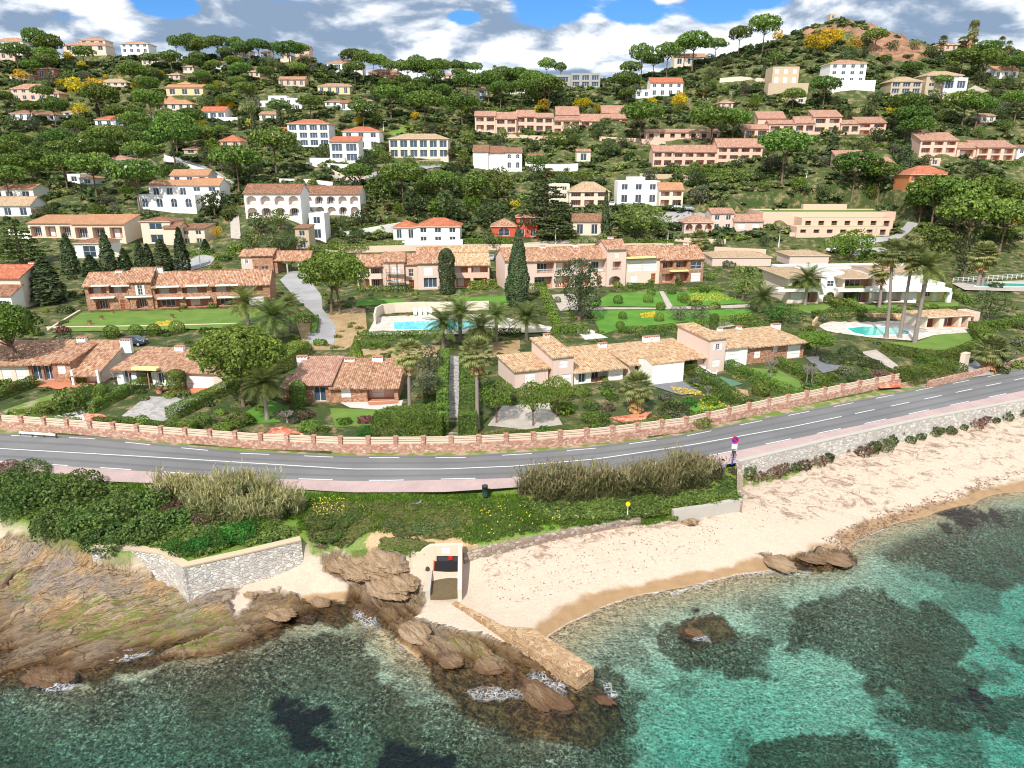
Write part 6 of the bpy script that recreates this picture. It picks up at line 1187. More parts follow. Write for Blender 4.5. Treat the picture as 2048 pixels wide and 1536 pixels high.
def place_pools():
    pool('swimming_pool', 'long rectangular blue pool behind five date palms', [(733,670),(752,634),(838,630),(976,628),(1104,654),(1100,664),(990,668)], [(786,660),(786,644),(870,641),(933,641),(977,651),(916,661)], 'pool water blue', 5.75)
    pool('swimming_pool', 'free-form teal pool beside tall fan palms', [(1628,652),(1650,642),(1840,642),(1850,655),(1945,654),(1940,665),(1870,670),(1830,682),(1740,675),(1660,664)], [(1692,657),(1722,653),(1750,653),(1797,656),(1820,664),(1817,670),(1731,672),(1705,666)], 'pool water teal', 5.45)
    pool('swimming_pool', 'far teal pool behind a white railing at the right edge', [(1902,566),(2070,560),(2080,584),(1930,580)], [(1950,574),(1952,568),(1995,566),(2050,567),(2050,574)], 'pool water teal', 7.0, 'gravel')
    wallpx('pool_wall', [(750,650,5.7),(753,636,5.7),(766,629,5.7),(790,626,5.7),(838,624,5.7),(900,624,5.7),(976,622,5.7)], 1.9, .3, 'cream plaster', 'curved cream windbreak wall with blind arches behind the blue pool', z=5.7)
    for x in (831, 841, 851, 861):
        A = atz(x, 630, 5.8); m = MB(); w = .32; n = 6; pts = [(-w, -.3, 0), (w, -.3, 0), (w, -.3, 1.1)]+[(w*math.cos(math.pi*i/n), -.3, 1.1+w*math.sin(math.pi*i/n)) for i in range(1, n)]+[(-w, -.3, 1.1)]; m.face(pts, MAT['white plaster']); q = [(p[0], p[1]+.1, p[2]) for p in pts]
        for i in range(len(pts)): m.face([pts[i], q[i], q[(i+1) % len(pts)], pts[(i+1) % len(pts)]], MAT['white plaster'])
        o = m.build('wall_niche'); o.location = (A.x, A.y, A.z); tag(o, f'{["leftmost","second","third","rightmost"][(x-831)//10]} of four white arched niches behind the blue pool', 'wall niche', 'arched niches behind the pool')
    wallpx('stone_wall', [(1626,655,5.4),(1634,645,5.4),(1660,640,5.4),(1695,638,5.4),(1760,639,5.4),(1850,641,5.4)], 1.15, .4, 'ochre rubble stone', 'curved ochre stone wall behind the teal pool', z=5.4)
    r = empty('railing_fence', hit(1905, 566)); tag(r, 'white railing fence round the far teal pool', 'fence'); A = Vector(r.location); B = hit(2060, 556) or atz(2060, 556, 7); d = B-A; n = 16
    for i in range(n+1): m = MB(); q = d*(i/n); m.box(q.x-.05, q.x+.05, q.y-.05, q.y+.05, q.z-.3, q.z+1.2, MAT['white paint']); m.build('post', r)
    for zz in (.4, .75, 1.1): m = MB(); m.obox((0, 0), (d.x, d.y), .05, zz, zz+.07, MAT['white paint'], d.z+zz, d.z+zz+.07); m.build('rail', r)
def prim_round(m, c, r0, r1, z0, z1, mat, n=14): m.tube([(c[0], c[1], z0), (c[0], c[1], z1)], [r0, r1], mat, n)
def small_things():
    # culvert outlet on the beach
    b = Bld('culvert_outlet', 'cream concrete culvert outlet with black cloth over its mouth, on the beach', 'culvert outlet', (895,1150), (935,1149), .9, short='the culvert outlet'); CP = 'sand wall plaster'
    def poly(name, pts, f0, f1, mat):
        P = [b.loc(x, y, f0) for x, y in pts]; m = MB(); F0 = [(x, f0, z) for x, z in P]; F1 = [(x, f1, z) for x, z in P]; m.face(F0, MAT[mat]); m.face(F1[::-1], MAT[mat])
        for i in range(len(P)): j = (i+1) % len(P); m.face([F0[i], F1[i], F1[j], F0[j]], MAT[mat])
        me = m.mesh(name); bm = bmesh.new(); bm.from_mesh(me); bmesh.ops.recalc_face_normals(bm, faces=bm.faces); bm.to_mesh(me); bm.free(); return link(name, me, b.root)
    poly('front_wall', [(822,1106),(840,1105),(850,1098),(860,1092),(926,1090),(926,1152),(916,1152),(916,1112),(873,1112),(873,1152),(862,1150),(840,1142),(824,1136)], 0, .35, CP)
    poly('opening_shade', [(874,1112.5),(915,1112.5),(915,1124),(874,1124)], .15, .2, 'iron'); poly('cloth', [(869,1123),(917,1123),(918,1149),(868,1150)], -.08, -.03, 'black cloth'); poly('frame', [(867,1122),(869,1122),(868,1150),(866,1150)], -.12, .0, 'orange paint'); poly('frame', [(917,1122),(919,1122),(920,1150),(918,1150)], -.12, .0, 'orange paint')  # panel above the cloth: dark sheet standing in for shade inside the opening
    poly('notice', [(884,1097),(900,1097),(900,1107),(884,1107)], -.03, -.005, 'white paint'); poly('notice', [(897,1112.6),(905,1112.6),(905,1120),(897,1120)], .05, .10, 'red paint')
    x0, _ = b.loc(864, 1150, 0); x1, _ = b.loc(918, 1150, 0); x2, z2 = b.loc(928, 1092, 0); m = MB(); m.box(x0-.25, x0+.05, -3.0, -.001, -1, .55, MAT['concrete']); m.build('side_wall', b.root); m = MB()
    m.face([(x1, -3.4, -1), (x1, .35, -1), (x1, .35, z2), (x1, -.4, z2), (x1, -3.4, .9)], MAT[CP]); m.face([(x1+.3, .35, -1), (x1+.3, -3.4, -1), (x1+.3, -3.4, .9), (x1+.3, -.4, z2), (x1+.3, .35, z2)], MAT[CP]); m.face([(x1, -3.4, .9), (x1, -.4, z2), (x1+.3, -.4, z2), (x1+.3, -3.4, .9)][::-1], MAT[CP]); m.face([(x1, -3.4, -1), (x1, -3.4, .9), (x1+.3, -3.4, .9), (x1+.3, -3.4, -1)][::-1], MAT[CP]); m.face([(x1, -.4, z2), (x1, .35, z2), (x1+.3, .35, z2), (x1+.3, -.4, z2)][::-1], MAT[CP]); m.build('side_wall', b.root)
    m = MB(); m.box(x0+.05, x1-.001, -3.0, -.1, -1, .09, MAT['mossy concrete']); m.build('channel_floor', b.root); x, z = b.loc(855, 1140, -.1); m = MB(); m.tube([(x, -.25, z+.1), (x, .05, z+.1)], .16, MAT['iron'], 12); m.build('pipe', b.root)
    # jetty
    P = [atz(*p) for p in ((903,1207,.95),(1000,1264,.95),(1156,1354,1.0),(1188,1334,1.0),(1110,1284,1.0),(1064,1256,.95),(1010,1262-10,.95),(912,1202,.95))]; o0 = sum((p for p in P), Vector())/8; m = MB(); n = len(P); top = [(p.x-o0.x, p.y-o0.y, p.z) for p in P]; bot = [(q[0]*1.01, q[1]*1.01, -2.0) for q in top]; m.face(top[::-1], MAT['ochre jetty stone'])
    for i in range(n): j = (i+1) % n; m.face([top[i], top[j], bot[j], bot[i]], MAT['ochre jetty stone'])
    me = m.mesh('jetty'); bm = bmesh.new(); bm.from_mesh(me); bmesh.ops.recalc_face_normals(bm, faces=bm.faces); bmesh.ops.bevel(bm, geom=[e for e in bm.edges if all(v.co.z > .5 for v in e.verts)], offset=.06, segments=2, affect='EDGES'); bm.to_mesh(me); bm.free(); o = link('jetty', me); o.location = (o0.x, o0.y, 0); tag(o, 'ochre stone jetty running from the beach into the sea', 'jetty'); LM.append(('the stone jetty', 1120, 1310))
    # no parking sign
    P = atz(1465, 928, 4.55); r = empty('parking_sign', P); tag(r, 'round no-parking sign on a blue pole beside the footway', 'road sign'); LM.append(('the no-parking sign', 1466, 900))
    m = MB(); prim_round(m, (0, 0), .055, .055, -.1, 1.25, MAT['blue pole paint'], 8); m.build('blue_pole', r); m = MB(); prim_round(m, (0, 0), .035, .035, 1.25, 2.7, MAT['iron'], 8); m.build('pole', r)
    def disc(name, rad, y, mat, z=2.55, th=.015, n=24):
        m = MB(); m.tube([(0, y, z), (0, y+th, z)], rad, MAT[mat], n); return m.build(name, r)
    disc('sign_ring', .36, -.075, 'red paint'); disc('sign_face', .275, -.092, 'sign blue'); m = MB(); a = .19; m.face([(-a-.04, -.1, 2.55+a-.04), (-a+.04, -.1, 2.55+a+.04), (a+.04, -.1, 2.55-a+.04), (a-.04, -.1, 2.55-a-.04)], MAT['red paint']); m.build('sign_slash', r)
    m = MB(); m.box(-.27, .27, -.08, -.06, 1.65, 2.12, MAT['white paint']); m.build('panel', r); m = MB(); m.box(-.2, .2, -.09, -.07, 1.12, 1.45, MAT['iron']); m.build('small_box', r)
    # bin, manhole, beach post
    r = empty('litter_bin', atz(970, 989, 4.3)); tag(r, 'dark green litter bin on the grass beside the footway', 'bin'); m = MB(); prim_round(m, (0, 0), .24, .26, -.1, .82, MAT['dark green paint'], 18); m.build('body', r); m = MB(); prim_round(m, (0, 0), .28, .28, .82, .88, MAT['iron'], 18); prim_round(m, (0, 0), .2, .16, .881, .93, MAT['iron'], 18); m.build('lid', r); LM.append(('the dark green litter bin', 970, 985))
    P = hit(832, 1003); m = MB(); prim_round(m, (0, 0), .5, .5, -.2, .06, MAT['concrete'], 20); prim_round(m, (0, 0), .38, .38, .061, .09, MAT['iron'], 20); o = m.build('manhole_cover'); o.location = P; tag(o, 'round concrete manhole cover in the grass bank', 'manhole')
    P = hit(1254, 1047) or atz(1254, 1047, 1.9); r = empty('beach_post', P); tag(r, 'thin beach post with yellow head and orange foot', 'post'); LM.append(('the yellow-headed beach post', 1254, 1030)); m = MB(); prim_round(m, (0, 0), .05, .05, .25, 1.75, MAT['white paint'], 8); m.build('pole', r); m = MB(); prim_round(m, (0, 0), .12, .08, -.1, .3, MAT['orange paint'], 10); m.build('foot', r); m = MB(); m.tube([(0, -.06, 1.9), (0, .06, 1.9)], .2, MAT['yellow paint'], 16); m.build('head', r)
    # white guard rail on the left verge
    A = atz(40, 872, 4.5); B = atz(112, 877, 4.5); r = empty('guard_rail', A); tag(r, 'short white low guard rail at the left verge of the road', 'guard rail'); m = MB(); d = B-A; m.obox((0, 0), (d.x, d.y), .12, .32, .52, MAT['white paint']); m.build('beam', r)
    for i in range(4): m = MB(); q = d*(i/3.0); m.box(q.x-.06, q.x+.06, q.y+.07, q.y+.17, -.1, .5, MAT['iron']); m.build('post', r)
    # street lamps
    for x, y, t in ((401,532,499),(1111,489,458),(1335,489,460),(1557,494,461),(1748,487,456),(2013,448,420),(767,262,243),(1613,355,340)):
        P = hit(x, y); 
        if P is None: continue
        h = aty(x, t, P.y).z-P.z; r = empty('street_lamp', P, RND.uniform(0, 6)); r['category'] = 'street lamp'; r['group'] = 'street lamps'; q = proj(P); TREES.append((r, 'pale slender street lamp', q[0], q[1])); m = MB(); m.tube([(0, 0, -.5), (0, 0, h)], [.13, .08], MAT['white paint'], 8); m.build('pole', r); m = MB(); m.tube([(0, 0, h-.05), (.5, 0, h+.05), (.8, 0, h+.05)], [.05, .05, .04], MAT['white paint'], 6); m.build('arm', r); m = MB(); m.box(.7, 1.25, -.12, .12, h-.02, h+.12, MAT['concrete']); m.build('lamp_head', r)
    # cars
    for x, y, mat, yaw, lab in ((265,690,'car blue grey',.02,'blue-grey car parked below the big left lawn'),(1668,504,'car white',.05,'white car parked behind the yellow mimosa'),(1352,420,'car white',.1,'white car parked beside the orange-roofed gable house'),(1374,421,'car silver',.15,'silver car right of the parked white car by the gable house'),(1224,412,'car white',1.4,'white car tucked between the blue-door house and white house'),(1690,506,'car dark',.05,'dark car parked right of the white car behind the mimosa'),(1395,512,'car dark',.0,'dark car behind the right end of the tower apartment house'),(982,520,'car silver',1.5,'silver car in the gap between the middle apartment houses')):
        P = hit(x, y)
        if P is None: continue
        car(P, mat, yaw, lab)
    person(atz(1445, 936, 4.9))
    # lounge table and chairs on the terrace of the tower house
    T = hit(1412, 752); r = empty('garden_table', T); tag(r, 'white round garden table on the terrace beside the pink tower house', 'table'); m = MB(); prim_round(m, (0, 0), .6, .6, .7, .74, MAT['white paint'], 20); m.build('table_top', r)
    for a in (.8, 2.4, 3.9, 5.5): m = MB(); m.box(.4*math.cos(a)-.03, .4*math.cos(a)+.03, .4*math.sin(a)-.03, .4*math.sin(a)+.03, 0, .699, MAT['white paint']); m.build('leg', r)
    for k, (a, w) in enumerate(((0,'right'),(1.57,'far'),(3.14,'left'),(4.71,'near'))):
        r = empty('garden_chair', T+Vector((1.1*math.cos(a), 1.1*math.sin(a), 0)), a+1.57); tag(r, f'white garden chair on the {w} side of the round white table', 'chair', 'white garden chairs'); m = MB(); m.box(-.25, .25, -.25, .25, .42, .47, MAT['white paint']); m.build('seat', r); m = MB(); m.box(-.25, .25, -.29, -.25, .43, .95, MAT['white paint']); m.build('backrest', r)
        for sx in (-1, 1):
            for sy in (-1, 1): m = MB(); m.box(sx*.22-.02, sx*.22+.02, sy*.22-.02, sy*.22+.02, 0, .419, MAT['white paint']); m.build('leg', r)
    # scaffolding
    b = Bld('scaffolding', 'steel scaffolding with planks against the middle apartment house', 'scaffolding', (768,579), (813,579), 7.0); 
    for x in (768, 783, 798, 813):
        xx = b.loc(x, 579)[0]
        for f in (-1.6, -.5): m = MB(); m.box(xx-.05, xx+.05, f-.05, f+.05, -.3, 5.6, MAT['iron']); m.build('pole', b.root)
    xa, xb = b.loc(768, 579)[0], b.loc(813, 579)[0]
    for z in (1.7, 3.4, 5.0): m = MB(); m.box(xa, xb, -1.5, -.6, z, z+.08, MAT['tan plaster']); m.build('plank', b.root); m = MB(); m.box(xa, xb, -1.68, -1.652, z+.9, z+.96, MAT['orange paint']); m.build('guard_rail', b.root)
    # pergola by the awning villa
    A = atz(262, 776, 5.3); r = empty('pergola', A); tag(r, 'open iron pergola frame over the terrace of the awning villa', 'pergola')
    for x in (0, 2.4): 
        for y in (0, 1.8): m = MB(); m.box(x-.06, x+.06, y-.06, y+.06, -.2, 2.0, MAT['red brick trim']); m.build('post', r)
    for i in range(7): m = MB(); m.box(-.2, 2.6, i*.3-.03, i*.3+.03, 2.001, 2.07, MAT['iron']); m.build('beam', r)
    # plant pots
    for k, (x, y, l) in enumerate(((319,786,'big terracotta pot at the corner of the terracotta terrace'),(180,668-18,'small terracotta pot near the front of the big left lawn'),(204,640,'small terracotta pot in the middle of the big left lawn'),(225,628,'small terracotta pot at the back of the big left lawn'),(345,637,'small terracotta pot beside yellow flowers on the left lawn'),(480,634,'small terracotta pot at the right end of the left lawn'),(358,625,'terracotta pot behind the others on the left lawn'),(815,633,'orange pot against the curved pool wall'))):
        P = hit(x, y); s = .55 if k == 0 else .32; m = MB(); m.tube([(0, 0, 0), (0, 0, s*1.1), (0, 0, s*1.25)], [s*.55, s*.85, s*.95], MAT['red brick trim'], 14); r = empty('plant_pot', P); r.location.z += .9 if 1 <= k <= 6 else 0; r.location.z = (6.5 if 1 <= k <= 6 else P.z); tag(r, l, 'plant pot', 'terracotta pots'); m.build('pot', r)
        Q = sphere_dirs(120, -.2)*np.array([s, s, s*.8])+np.array([0, 0, s*1.6]); V = leaf_quads(Q, Q, s*.35); link('plant', mesh_np('plant', V, quads(V), [MAT['green leaves']]), r)
def car(P, mat, yaw, lab):
    r = empty('parked_car', P, yaw); tag(r, lab, 'car'); prof = [(-2.05,.35),(-2.1,.75),(-1.95,.92),(-1.2,1.0),(-.6,1.42),(.75,1.45),(1.45,.98),(2.0,.85),(2.1,.55),(2.05,.35)]; w = .85; m = MB(); M_ = MAT[mat]; G = MAT['glass']
    L = [(x, -w*(1 if z < 1.05 else .8), z) for x, z in prof]; Rr = [(x, -y, z) for x, y, z in L]; m.face(L, M_); m.face(Rr[::-1], M_)
    for i in range(len(L)-1): m.face([L[i], Rr[i], Rr[i+1], L[i+1]], M_)
    me = m.mesh('body'); bm = bmesh.new(); bm.from_mesh(me); bmesh.ops.remove_doubles(bm, verts=bm.verts, dist=.001); bmesh.ops.recalc_face_normals(bm, faces=bm.faces); bmesh.ops.bevel(bm, geom=list(bm.edges), offset=.06, segments=2, affect='EDGES'); bm.to_mesh(me); bm.free(); link('body', me, r)
    for sg in (-1, 1): m = MB(); y = sg*(w*.8+.07); m.face([(-1.1, sg*(w*.93+.02), 1.03), (1.3, sg*(w*.93+.02), 1.03), (.7, y, 1.38), (-.58, y, 1.36)][::sg*-1], G); m.build('side_window', r)
    m = MB(); m.face([(-1.16,-.68,1.06),(-.64,-.62,1.40),(-.64,.62,1.40),(-1.16,.68,1.06)], G); m.build('rear_window', r); m = MB(); m.face([(.82,-.62,1.43),(1.38,-.68,1.06),(1.38,.68,1.06),(.82,.62,1.43)], G); m.build('windscreen', r)
    for x in (-1.3, 1.3):
        for sg in (-1, 1): m = MB(); m.tube([(x, sg*.72, .33), (x, sg*.9, .33)], .33, MAT['tyre rubber'], 16); wh = m.build('wheel', r); m = MB(); m.tube([(x, sg*.88, .33), (x, sg*.915, .33)], .19, MAT['concrete'], 12); m.build('rim', wh)
    for sg in (-1, 1): m = MB(); m.box(2.0, 2.08, sg*.6-.16, sg*.6+.16, .66, .8, MAT['white paint']); m.build('headlight', r)
def person(P):
    """seated on the wall, knees bent over the edge, seen from the front and side"""
    r = empty('person', P, math.radians(-35)); tag(r, 'person in grey top and dark trousers sitting on the wall end', 'person')
    # local: faces -Y ; pelvis at origin
    V = [(0,0,.12),(0,.02,.34),(0,.0,.50),(0,-.03,.60),(0,-.05,.68),(0,-.04,.80)]; E = [(0,1),(1,2),(2,3),(3,4),(4,5)]; Rr = [.15,.14,.155,.07,.07,.10]
    def add(p, par, rad): V.append(p); Rr.append(rad); E.append((par, len(V)-1)); return len(V)-1
    for s in (-1, 1):
        h = add((s*.10,-.02,.10), 0, .10); k = add((s*.14,-.44,.12), h, .075); a = add((s*.15,-.50,-.32), k, .05); add((s*.15,-.66,-.36), a, .04)
        sh = add((s*.19,.0,.52), 2, .065); el = add((s*.25,-.14,.28), sh, .05); wr = add((s*.16,-.34,.20), el, .035); hn = add((s*.14,-.40,.19), wr, .035)
    me = bpy.data.meshes.new('body'); me.from_pydata(V, E, []); o = link('body', me, r); sk = o.modifiers.new('skin', 'SKIN'); sub = o.modifiers.new('sub', 'SUBSURF'); sub.levels = sub.render_levels = 2; sk.use_smooth_shade = True
    if me.skin_vertices: 
        for i, v in enumerate(me.skin_vertices[0].data): v.radius = (Rr[i], Rr[i]); v.use_root = (i == 0)
    dg = bpy.context.evaluated_depsgraph_get(); ev = bpy.data.meshes.new_from_object(o.evaluated_get(dg)); o.modifiers.clear(); o.data = ev; ev.name = 'body'
    ev.materials.clear()
    for k in ('skin', 'grey shirt', 'navy trousers', 'dark hair'): ev.materials.append(MAT[k])
    for p in ev.polygons:
        c = p.center; p.use_smooth = True
        if c.z > .62: p.material_index = 0
        elif c.z > .2 and c.y > -.24: p.material_index = 1
        elif c.z > .16 and c.y > -.30 and abs(c.x) > .18: p.material_index = 1
        elif c.y < -.52 and c.z < -.28: p.material_index = 3
        elif c.z > .17 and abs(c.x) < .2 and c.y < -.28: p.material_index = 0
        else: p.material_index = 2
    m = MB(); h = sphere_dirs(260, -.3)*np.array([.105,.115,.12])+np.array([0,-.02,.80]); h = h[(h[:,1] > -.07) | (h[:,2] > .88)]; Vv = leaf_quads(h, h-np.array([0,-.03,.78]), .07, .2); link('hair', mesh_np('hair', Vv, quads(Vv), [MAT['dark hair']]), r)
    m = MB(); m.tube([(0,-.125,.80),(0,-.165,.78)], [.018,.012], MAT['skin'], 6); m.build('nose', r)
def shore_cover():
    T = [bush_template(90, .30) for _ in range(8)]; T2 = [bush_template(60, .42) for _ in range(8)]
    def rand_in(polys, n, near=True):
        P = []
        for poly in polys:
            xs = [p[0] for p in poly]; ys = [p[1] for p in poly]; a = np.stack([rng.uniform(min(xs), max(xs), n*3), rng.uniform(min(ys), max(ys), n*3)], 1); a = a[inpoly(a[:, 0], a[:, 1], poly)][:n]; P.append(a)
        h = hits(np.concatenate(P)); return h[~np.isnan(h[:, 0])]
    # reeds
    def reeds(name, polys, n, hh, label):
        B = rand_in(polys, n); B = B+np.stack([(fbm(B[:, 0]*.4, B[:, 1]*.4, 2)-.5)*3, (fbm(B[:, 0]*.5+30, B[:, 1]*.5, 2)-.5)*2.5, np.zeros(len(B))], 1); B = B[fbm(B[:, 0]*.7+5, B[:, 1]*.7, 3) > .38]; B[:, 2] = Zt(B[:, 0], B[:, 1]); B = B[B[:, 1] < R_foot(B[:, 0])-.3]; k = len(B); a = rng.uniform(0, 6.28, k); H = rng.uniform(.35, 1.05, k)*hh*(.35+1.15*fbm(B[:, 0]*.35, B[:, 1]*.6+9, 3)); lean = rng.normal(0, .24, (k, 2))*H[:, None]; V = []
        w = .024; s = np.stack([np.cos(a), np.sin(a), 0*a], 1); p0 = B-np.array([0, 0, .2]); p1 = B+np.concatenate([lean*.35, (H*.6)[:, None]], 1); p2 = B+np.concatenate([lean, H[:, None]], 1)
        V.append(np.stack([p0-s*w, p0+s*w, p1+s*w*.8, p1-s*w*.8], 1)); V.append(np.stack([p1-s*w*.8, p1+s*w*.8, p2+s*.02, p2-s*.02], 1))
        for q in range(5):   # drooping leaves
            t = rng.uniform(.25, .95, k)[:, None]; b = B+np.concatenate([lean*t, H[:, None]*t], 1); a2 = rng.uniform(0, 6.28, k); L = rng.uniform(.3, .6, k)[:, None]; d = np.stack([np.cos(a2), np.sin(a2), rng.uniform(.1, .9, k)], 1); e = b+d*L; sd = np.stack([-np.sin(a2), np.cos(a2), 0*a2], 1)*.035; V.append(np.stack([b-sd, b+sd, e+np.array([0, 0, -.1])+sd*.2, e-np.array([0, 0, .1])-sd*.2], 1))
        pl = p2; d = rng.normal(0, .12, (k, 3)); V.append(np.stack([pl-s*.05, pl+s*.05, pl+s*.03+d+np.array([0, 0, .3]), pl-s*.03+d+np.array([0, 0, .3])], 1))
        mi = np.concatenate([np.where(rng.uniform(0, 1, len(q)) < (.35 if j < 2 else .75 if j < 7 else 0), 1, 0) for j, q in enumerate(V)]); V = np.concatenate(V).reshape(-1, 3); o = link(name, mesh_np(name, V, quads(V), [MAT['reed straw'], MAT['scrub leaves']], mi)); tag(o, label, 'reeds', kind='stuff')
    reeds('reed_bed', [[(380,985),(470,975),(575,990),(590,1030),(560,1060),(480,1050),(400,1040)],[(290,990),(390,985),(400,1010),(300,1010)]], 4200, 2.1, 'straw-coloured reed bed above the pale jutting retaining wall')
    reeds('reed_bed', [[(1040,990),(1120,985),(1250,978),(1360,962),(1420,945),(1435,958),(1430,985),(1350,995),(1200,1010),(1060,1008)]], 8500, 2.6, 'long straw-coloured reed bed between the road and the beach')
    # grass and ground cover on the bank
    def blades(name, polys, n, h, mat, cat, w=.05, lab=None):
        B = rand_in(polys, n); k = len(B); V = []
        for q in range(4):
            a = rng.uniform(0, 6.28, k); L = rng.uniform(.5, 1.1, k)[:, None]*h; d = np.stack([np.cos(a)*.5, np.sin(a)*.5, rng.uniform(.6, 1.1, k)], 1)*L; s = np.stack([-np.sin(a), np.cos(a), 0*a], 1)*w; b = B+rng.normal(0, .12, (k, 3))*np.array([1, 1, .1]); V.append(np.stack([b-s, b+s, b+d+s*.3, b+d-s*.3], 1))
        V = np.concatenate(V).reshape(-1, 3); o = link(name, mesh_np(name, V, quads(V), [MAT[mat]])); tag(o, lab or name.replace('_', ' '), cat, kind='stuff'); return o
    blades('bank_grass', [[(590,985),(1050,990),(1060,1040),(1000,1075),(940,1090),(900,1070),(600,1060)],[(1040,1000),(1430,985),(1480,1000),(1300,1050),(1040,1050)],[(170,960),(600,990),(600,1040),(200,1010)]], 9000, .22, 'grass blades', 'grass', .035, 'green grass covering the bank below the road')
    def cover(name, polys, n, sc, mat, cat, lab, zs=.6, T_=T):
        B = rand_in(polys, n); o = scatter_mesh(name, mat, B, T_, rng.uniform(.6, 1.2, len(B))*sc, np.full(len(B), zs)); tag(o, lab, cat); return o
    cover('ice_plant_cover', [[(733,1010),(760,1003),(905,1006),(930,1030),(925,1070),(880,1078),(790,1070),(750,1040)],[(615,1010),(700,1005),(745,1045),(735,1060),(690,1095),(620,1080)],[(765,1080),(820,1085),(870,1092),(820,1100),(770,1095)]], 420, .42, 'ice plant leaves', 'ground cover', 'dull green and reddish ice plants carpeting the bank', .45)
    cover('ice_plant_cover', [[(960,1000),(1050,1000),(1200,1015),(1300,1030),(1240,1045),(1100,1058),(960,1085),(945,1070)]], 420, .38, 'green leaves', 'ground cover', 'lush green leafy cover with yellow flowers left of the beach reeds', .5)
    cover('bramble_cover', [[(1040,1005),(1250,1000),(1420,980),(1470,975),(1478,1000),(1350,1030),(1260,1035),(1100,1040)],[(40,990),(180,965),(330,1000),(420,1040),(560,1050),(600,1060),(560,1080),(470,1095),(380,1115),(330,1095),(200,1090),(120,1080),(60,1050)],[(0,945),(170,960),(60,985),(-60,985)]], 650, .6, 'shore leaves', 'scrub', 'tangled shore scrub on the bank below the road', .7)
    def flowers(name, polys, n, sz, lab, z=.25, mat='yellow flowers'):
        B = rand_in(polys, n); B = B+np.array([0, 0, z]); V = leaf_quads(B, np.tile([0, -.3, 1.], (len(B), 1)), sz, .5); o = link(name, mesh_np(name, V, quads(V), [MAT[mat]])); tag(o, lab, 'flowers', kind='stuff')
    flowers('yellow_flowers', [[(960,1000),(1120,1010),(1180,1040),(1100,1058),(960,1085),(950,1040)],[(620,1000),(690,1000),(690,1030),(630,1040)]], 110, .10, 'yellow wild flowers dotted over the green bank', .42); flowers('yellow_flowers', [[(1400,800),(1440,805),(1470,822),(1440,835),(1400,830)],[(1340,775),(1400,785),(1410,795),(1350,790)]], 300, .16, 'yellow flowers on the lawn beside the grey pool cover'); flowers('yellow_flowers', [[(1400,580),(1480,600),(1400,604),(1360,600)],[(1280,628),(1310,624),(1312,634),(1284,637)],[(310,645),(345,642),(350,652),(315,655)]], 500, .2, 'yellow flowers scattered over the lawns', .12)
    def dots(name, polys, n, sz, mat, lab, cat): 
        B = rand_in(polys, n); s = rng.uniform(.4, 1, len(B)); V = leaf_quads(B+np.array([0, 0, .03]), np.tile([0, 0, 1.], (len(B), 1)), sz, .35, .35); o = link(name, mesh_np(name, V, quads(V), [MAT[mat]])); tag(o, lab, cat, kind='stuff')
    dots('beach_litter', [[(1480,940),(2060,830),(2060,900),(1750,1000),(1500,1060),(1400,1060)],[(950,1110),(1400,1030),(1450,1090),(1250,1150),(1000,1220)]], 500, .16, 'brown twigs', 'dry seaweed and twigs strewn over the sand', 'seaweed')
    dots('beach_litter', [[(1640,1080),(1760,1022),(1900,985),(2060,930),(2060,940),(1930,995),(1790,1045),(1680,1095)]], 900, .3, 'bark', 'dark seaweed line along the edge of the wet sand', 'seaweed')
    # foam ribbons
    def foam(pts, w, name='wave_foam'):
        W = [atz(x, y, .04) for x, y in pts]; V = []; Fc = []; n = 0; fine = []
        for a, b in zip(W, W[1:]):
            k = max(2, int((b-a).length/.25)); fine += [a.lerp(b, i/k) for i in range(k)]
        fine.append(W[-1])
        for i, p in enumerate(fine): q = w*(.4+1.2*float(fbm(np.array([i*.23+p.x]), np.array([p.y]), 3)[0])); wob = .35*(float(fbm(np.array([i*.3]), np.array([3.]), 3)[0])-.5); V += [(p.x, p.y-q*1.3+wob, .035), (p.x, p.y+wob, .045), (p.x, p.y+q*.5+wob, .05)]
        Fc = [(3*i+j, 3*i+3+j, 3*i+4+j, 3*i+1+j) for i in range(len(fine)-1) for j in (0, 1)]; me = mesh_np(name, V, Fc, [MAT['foam']]); at = me.attributes.new('edge', 'FLOAT', 'POINT'); at.data.foreach_set('value', np.array([1, 0, 1]*(len(V)//3), dtype=np.float32)); o = link(name, me); tag(o, None, 'foam', kind='stuff')
    foam([(1092,1272),(1130,1250),(1200,1216),(1260,1194),(1330,1182),(1360,1186)], .18); foam([(1340,1186),(1400,1170),(1430,1155),(1470,1148),(1540,1142),(1580,1148)], .5); foam([(1695,1110),(1705,1090),(1740,1068),(1790,1052)], .15); pass
    def foam_patch(poly):
        W = [atz(x, y, .04) for x, y in poly]; x0, x1 = min(p.x for p in W)-.5, max(p.x for p in W)+.5; y0, y1 = min(p.y for p in W)-.5, max(p.y for p in W)+.5; xs = np.arange(x0, x1, .2); ys = np.arange(y0, y1, .2); X, Y = np.meshgrid(xs, ys)
        M = softmask(X, Y, X*0+.04, [poly], 6, 1.2); cx, cy = sum(p.x for p in W)/len(W), sum(p.y for p in W)/len(W); r = np.sqrt(((X-cx)/(x1-x0))**2+((Y-cy)/(y1-y0))**2)*2; E = 1-np.clip(M*(1.15-r), 0, 1); n = len(xs); i, j = np.meshgrid(np.arange(n-1), np.arange(len(ys)-1)); a = (j*n+i).ravel(); Fc = np.stack([a, a+1, a+n+1, a+n], 1); Fc = Fc[(E.ravel()[Fc] < .98).any(1)]
        if len(Fc) == 0: return
        me = mesh_np('foam_patch', np.stack([X, Y, X*0+.04], 2).reshape(-1, 3), Fc, [MAT['foam']]); at = me.attributes.new('edge', 'FLOAT', 'POINT'); at.data.foreach_set('value', E.astype(np.float32).ravel()[:len(me.vertices)]); tag(link('foam_patch', me), None, 'foam', kind='stuff')
